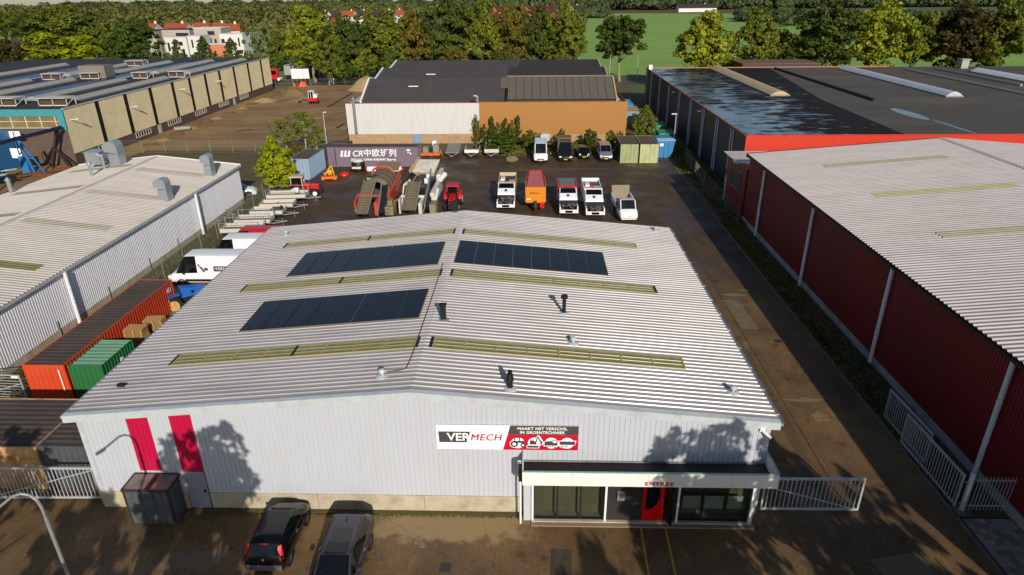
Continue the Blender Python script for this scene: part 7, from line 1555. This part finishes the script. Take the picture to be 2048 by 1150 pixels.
# yard plants
T('bright yellow-green bushy tree by the trailers', 541, 270, 44, 76, 'oval_b', L_yg, z0=.1)
T('airy birch behind the yellow tree, left stem', 562, 228, 34, 97, 'sparse', L_birch, z0=1.5, trunk_m=birch, name='birch_tree')
T('taller airy birch with pale stem, right of the first', 600, 212, 36, 99, 'sparse', L_birch, z0=1.8, trunk_m=birch, name='birch_tree')
T('thin yellowing birch beside the pale blue container', 628, 250, 24, 96, 'sparse', L_birch, z0=1.0, trunk_m=birch, name='birch_tree')
T('low green shrub under the birches by the container', 590, 300, 32, 90, 'round_c', L_mix, z0=0, name='bush', cat='bush')
T('shrub with rust tinge left of the pale blue container', 565, 312, 20, 88, 'round_b', L_green, z0=0, name='bush', cat='bush')
# big bush before the ochre wall: upright stems
for i, (px, yt, hw, lm, lab) in enumerate(((968, 248, 9, L_dark, 'left-hand stem group of the tall bush by the downpipe'), (983, 232, 10, L_dark, 'tall dark stem group second from the left before the ochre wall'), (996, 244, 10, L_green, 'middle stem group of the bush before the ochre wall'), (1010, 236, 10, L_dark, 'dark stem group right of the middle of the bush before the ochre wall'), (1024, 240, 9, L_green, 'tall green stem group second from the right before the ochre wall'), (1036, 230, 9, L_dark, 'rightmost and tallest stem group before the ochre wall'))):
    T(lab, px, yt, hw * 1.3, 102.5 + (i % 2) * .7, 'upright', lm, z0=0, name='bush', cat='bush')
T('sparse leafy climber by the downpipe between white and ochre walls', 951, 226, 9, 103.5, 'weep', L_mix, z0=.3, name='climber', cat='plant')
for i, (px, yt, hw, Y) in enumerate(((1062, 286, 22, 100), (1122, 272, 12, 101), (1180, 280, 16, 101), (1222, 272, 14, 100), (1240, 284, 12, 99), (1000, 296, 40, 98))):
    T(('low bush left of the white ladder van', 'thin shrub against the white panel behind the vans', 'bush behind the black small car', 'bush left of the olive container roof', 'small bush touching the olive container', 'grassy shrub clump in front of the tall bush')[i], px, yt, hw, Y, 'round_b', (L_green, L_mix, L_dark)[i % 3], z0=0, name='bush', cat='bush')
T('small speckled tree among the skips behind the olive container', 1292, 208, 26, 103, 'oval_b', L_birch, z0=.5)
T('low green bush against the black hall corner', 1470, 330, 22, 74, 'round_b', L_dark, z0=0, name='bush', cat='bush')
# street trees behind the camera position whose shadows fall across the forecourt
for i, (x, y, h, r, z0) in enumerate(((-9.9, 5.6, 13.5, 3.4, 4.2), (-13.4, 1.5, 11.8, 3.0, 3.2), (12.0, 6.2, 13.5, 3.6, 5.6), (13.6, 0.5, 12.2, 3.4, 3.2), (20.0, 3.0, 13.4, 3.6, 3.2), (9.2, -.5, 11.0, 2.8, 3.6), (-20.8, 9.5, 10.6, 2.3, 5.4), (26.5, 8.0, 13.5, 3.4, 3.2), (15.8, 9.0, 12.2, 2.4, 6.0))):
    tree('street tree beside the forecourt, casting its shadow on it', x, y, h, r, 'dapple', L_green, z0=z0, tr=.11, group='street trees along the forecourt')

# ------------------------------------------------------------------ far wood, hedges, grass, leaves
def wood(name, spots, m, n_leaf=110, size=1.5):
    out = []; nn = []
    for (x, y, h, r) in spots:
        d = rng.normal(size=(n_leaf, 3)); d[:, 2] = np.abs(d[:, 2]) * 1.0 - .35; d /= np.linalg.norm(d, axis=1)[:, None]
        d *= rng.uniform(.75, 1.05, (n_leaf, 1)); P = d * np.array([r, r, h * .5]) + np.array([x, y, h * .5]); P[:, 2] = np.maximum(P[:, 2], .3); out.append(P); nn.append(d)
    P = np.concatenate(out); V = leaf_quads(P, size, .8, None, np.concatenate(nn), 1.6); o = link(name, cards_mesh(name, V, m)); o['kind'] = 'stuff'; return o
far_leaf = leafmat('far_wood_leaf', ['2c3a1a', '3a4a20', '4a5828', '5a5e30', '66602e'], .2, .8, .07, .3, gain=1.6)
far_leaf2 = leafmat('far_wood_leaf_dark', ['26321e', '324024', '3e4a2a', '4c5430'], .2, .8, .05, .3, gain=1.6)
S = []
def in_zone(x, y):
    if -172 < x < -92 and y < 325: return False
    return True
for k in range(1500):
    y = 275 + 480 * rng.random() ** .85; x = -0.95 * y + (0.82 * y) * rng.random()
    if y < 560 and x > -.30 * y: continue
    if in_zone(x, y) and not (x > -.27 * y and y > 430 and y < 620): S.append((x, y, rng.uniform(8, 14.5) * (1.0 if y > 400 else .85), rng.uniform(4, 8)))
wood('distant_wood', S, far_leaf, 120, 1.35)
S = []
for k in range(1250):
    y = 700 + 230 * rng.random(); x = -560 + 1500 * rng.random()
    if x > -40 and y < 850: y = 870 + 80 * rng.random()
    S.append((x, y, rng.uniform(10, 16), rng.uniform(8, 13)))
wood('horizon_wood', S, far_leaf2, 95, 2.6)
S = []
for k in range(260):
    f = rng.random()
    if f < .4: a = G(1480 + 120 * rng.random(), 36 + 8 * rng.random())
    elif f < .8: a = G(1560 + 500 * rng.random(), 44 + 10 * rng.random())
    else: a = G(1150 + 60 * rng.random(), 30 + 6 * rng.random())
    S.append((a.x, a.y, rng.uniform(4, 9), rng.uniform(4, 7)))
wood('field_hedge', S, far_leaf2, 90, 1.5)
S = [(x + rng.uniform(-2, 2), y + rng.uniform(-2, 2), rng.uniform(2, 4), rng.uniform(1.5, 3)) for x, y in [(-62 - k * 2.6, 212 + (k % 3)) for k in range(12)] + [(-150 + k * 4.2, 240 + (k % 4) * 2) for k in range(18)]]
wood('garden_hedge', S, L_dark, 90, .5)
# grass and weeds on the verges
def tufts(name, region, n, m, size, hmax):
    P = np.empty((n, 3))
    for i in range(n):
        x, y = region(); P[i] = (x, y, random.uniform(.0, hmax))
    V = leaf_quads(P, size, 2.0); o = link(name, cards_mesh(name, V, m)); o['kind'] = 'stuff'; return o
L_grass = leafmat('verge_grass', ['2a3410', '46521c', '5f6a2a', '75703a'], .2, gain=1.2)
tufts('verge_weeds', lambda: (random.choice((random.uniform(19.4, 20.2), random.uniform(19.4, 21.6))) if (yy_ := 1) else 0, random.uniform(24.5, 66)), 9000, L_grass, .1, .16)
tufts('rear_weeds', lambda: (random.uniform(20, 23.4), random.uniform(64, 100)), 6000, L_grass, .16, .25)
tufts('left_weeds', lambda: (random.uniform(-33.2, -29.7), random.uniform(26, 74)), 5000, leafmat('dry_grass', ['4c4424', '6a6034', '7d7040', '57602a'], .2), .1, .12)
tufts('back_row_grass', lambda: (random.uniform(-8, 12), random.uniform(96, 104)), 5000, L_grass, .22, .3)
tufts('wall_weeds', lambda: (random.uniform(-14.5, -.6), 23.15 + random.uniform(-.12, .12)), 900, L_grass, .045, .06)
L_fall = leafmat('fallen_leaf', ['7a4a14', 'b0822a', 'c9a83c', 'a3541c'], .1)
def lf():
    k = random.random()
    if k < .4: return (random.gauss(-29.9, .35), random.uniform(25.5, 32))
    if k < .75: return (random.uniform(-24, 17), random.uniform(14, 22.5))
    return (random.uniform(11, 19.2), random.uniform(17, 60))
tufts('fallen_leaves', lf, 520, L_fall, .05, .02)

# ------------------------------------------------------------------ HOUSES OF THE ESTATE
hw_ = mat('estate_white', 'd3d0cb', .6, 0, .05, .3); hg = mat('estate_grey', '9a938c', .7, 0, .05, .3); tile = mat('orange_roof_tile', '9a4a2c', .8, 0, .15, .8); dtile = mat('dark_roof_tile', '3a2d2a', .8, 0, .15, .8); salm = mat('salmon_wall', 'c07a55', .7, 0, .05); brickr = mat('red_brick_house', '7d3f2c', .8, 0, .12, .6)
def house(label, x, y, w, d, h, rh_, wm_, rm, rz=0, wins=3, group=None, flat=False, name='house'):
    t = thing(name, label, 'house', (x, y, 0), rz, group)
    part('wall', MB().box(-w / 2, w / 2, 0, d, 0, h), wm_, t)
    if flat: part('roof', MB().box(-w / 2 - .2, w / 2 + .2, -.2, d + .2, h, h + .3), rm, t)
    else:
        part('roof', MB().prism([(-.5, h - .1), (d + .5, h - .1), (d / 2, h + rh_)], lambda u, v, w_: (w_, u, v), -w / 2 - .3, w / 2 + .3), rm, t)
        part('gable_wall', MB().prism([(0, h), (d, h), (d / 2, h + rh_ - .4)], lambda u, v, w_: (w_, u, v), -w / 2 - .32, -w / 2 + .2).prism([(0, h), (d, h), (d / 2, h + rh_ - .4)], lambda u, v, w_: (w_, u, v), w / 2 - .2, w / 2 + .32), wm_, t)
        part('chimney', MB().box(w * .2, w * .2 + .8, d / 2 - .4, d / 2 + .4, h + rh_ - .6, h + rh_ + .8), wm_, t)
    for k in range(wins):
        xx = -w / 2 + w * (k + .5) / wins
        for z in ((1.0,) if h < 4.5 else (1.0, 3.9)):
            part('window', MB().box(xx - .9, xx + .9, -.06, .02, z, z + 1.3), vglass, t)
    return t
bei = mat('estate_beige', 'a89f94', .7, 0, .04, .3); dband = mat('dark_window_band', '2a2322', .4)
def block(label, p0, p1, yt, Y, d, m, wins=(), roof=None):
    a = AT(p0, yt, Y); b = AT(p1, yt, Y); w = b.x - a.x; h = a.z; t = thing('estate_house', label, 'house', (a.x, Y, 0))
    part('wall', MB().box(0, w, 0, d, 0, h), m, t); part('roof_edge', MB().box(-.12, w + .12, -.12, d, h, h + .25), roof or hw_, t)
    for (q0, q1, z0, z1) in wins: part('window', MB().box(w * q0, w * q1, -.06, .02, h * z0, h * z1), dband, t)
block('beige upper block at the left end of the white estate', 292, 309, 62, 276, 8, bei, ((.6, .9, .45, .5),), dtile)
block('wide beige upper block with long dark window band', 322, 378, 60, 274, 9, bei, ((.5, .95, .72, .88), (.62, .72, .5, .58)), dtile)
block('beige upper block with recessed window right of the middle', 386, 441, 57, 274, 9, bei, ((.5, .75, .75, .9), (.7, .78, .4, .6)), hw_)
block('white two-storey front, leftmost of the lower row', 328, 372, 76, 265, 7, hw_, ((.1, .2, .3, .75), (.6, .8, .6, .8), (.72, .84, 0, .42)))
block('white cubic front with slit window, middle of the lower row', 374, 400, 73, 263, 8, hw_, ((.25, .38, .45, .85), (.3, .9, .1, .25)))
block('salmon-orange wall block between the two white fronts', 414, 452, 89, 262, 4, salm, ((.3, .42, 0, .5),), hw_)
block('white cubic front with tall slit window at the right end', 438, 484, 69, 267, 8, hw_, ((.05, .2, .55, .8), (.78, .85, .45, .85), (.65, .92, .12, .28)))
def oroof(label, p0, p1, yt, Y, rz=0):
    a = AT(p0, yt, Y); b = AT(p1, yt, Y); w = b.x - a.x; h = a.z
    house(label, (a.x + b.x) / 2, Y, w, 9, h - 2.6, 2.6, hw_, tile, rz, 0)
oroof('orange-tiled house peeping out behind the left beige block', 290, 302, 47, 300); oroof('house with orange roof and dormers behind the wide beige block', 322, 366, 47, 292)
oroof('orange roof with white gable behind the right beige block', 391, 418, 46, 290, .6); oroof('orange roof with blue panels behind the gabled one', 424, 446, 46, 300, .3); oroof('orange roof next to the willow at the right of the estate', 447, 476, 48, 290, .4)
house('white house at the far left edge behind the trees', -168, 226, 9, 8, 6.5, 3, hw_, dtile, .1)
ORD = ['first', 'second', 'third', 'fourth', 'fifth', 'sixth', 'seventh', 'eighth', 'ninth', 'tenth', 'eleventh']
for i, (px, py) in enumerate([(560 + 27 * k, 52 - .8 * k) for k in range(10)] + [(575 + 30 * k, 40 - k * .6) for k in range(8)]):
    p = G(px, py); k = 1.0
    house(('nearer' if i < 10 else 'farther') + ' row of distant houses left of the tree line, ' + ORD[i if i < 10 else i - 10] + ' from the left, ' + ('white', 'brick', 'white')[i % 3] + ' walls', p.x, p.y, 10, 9, 5.5, 4, (hw_, brickr, hw_)[i % 3], (dtile, tile)[i % 4 == 1], random.uniform(-.6, .9), 2, 'houses in the distant rows')
for i, px in enumerate((992, 1004, 1018, 1068, 1084, 1098, 1112)):
    p = G(px, 37); house('dark-roofed house with orange gable far behind the tree row, ' + ORD[i] + ' from the left', p.x, p.y, 10, 9, 5.5, 5, (brickr, salm)[i % 2], dtile, .8, 1, 'far dark-roofed houses')
p = G(1158, 36); house('dark-roofed house with white gable at the edge of the green field', p.x, p.y, 12, 9, 5.5, 5, hw_, dtile, .9, 1)
p = G(1580, 62)
house('low barn on the skyline right of the field', G(1395, 24).x, G(1395, 24).y, 40, 15, 4, 4, hw_, dtile, 0, 0, name='barn')
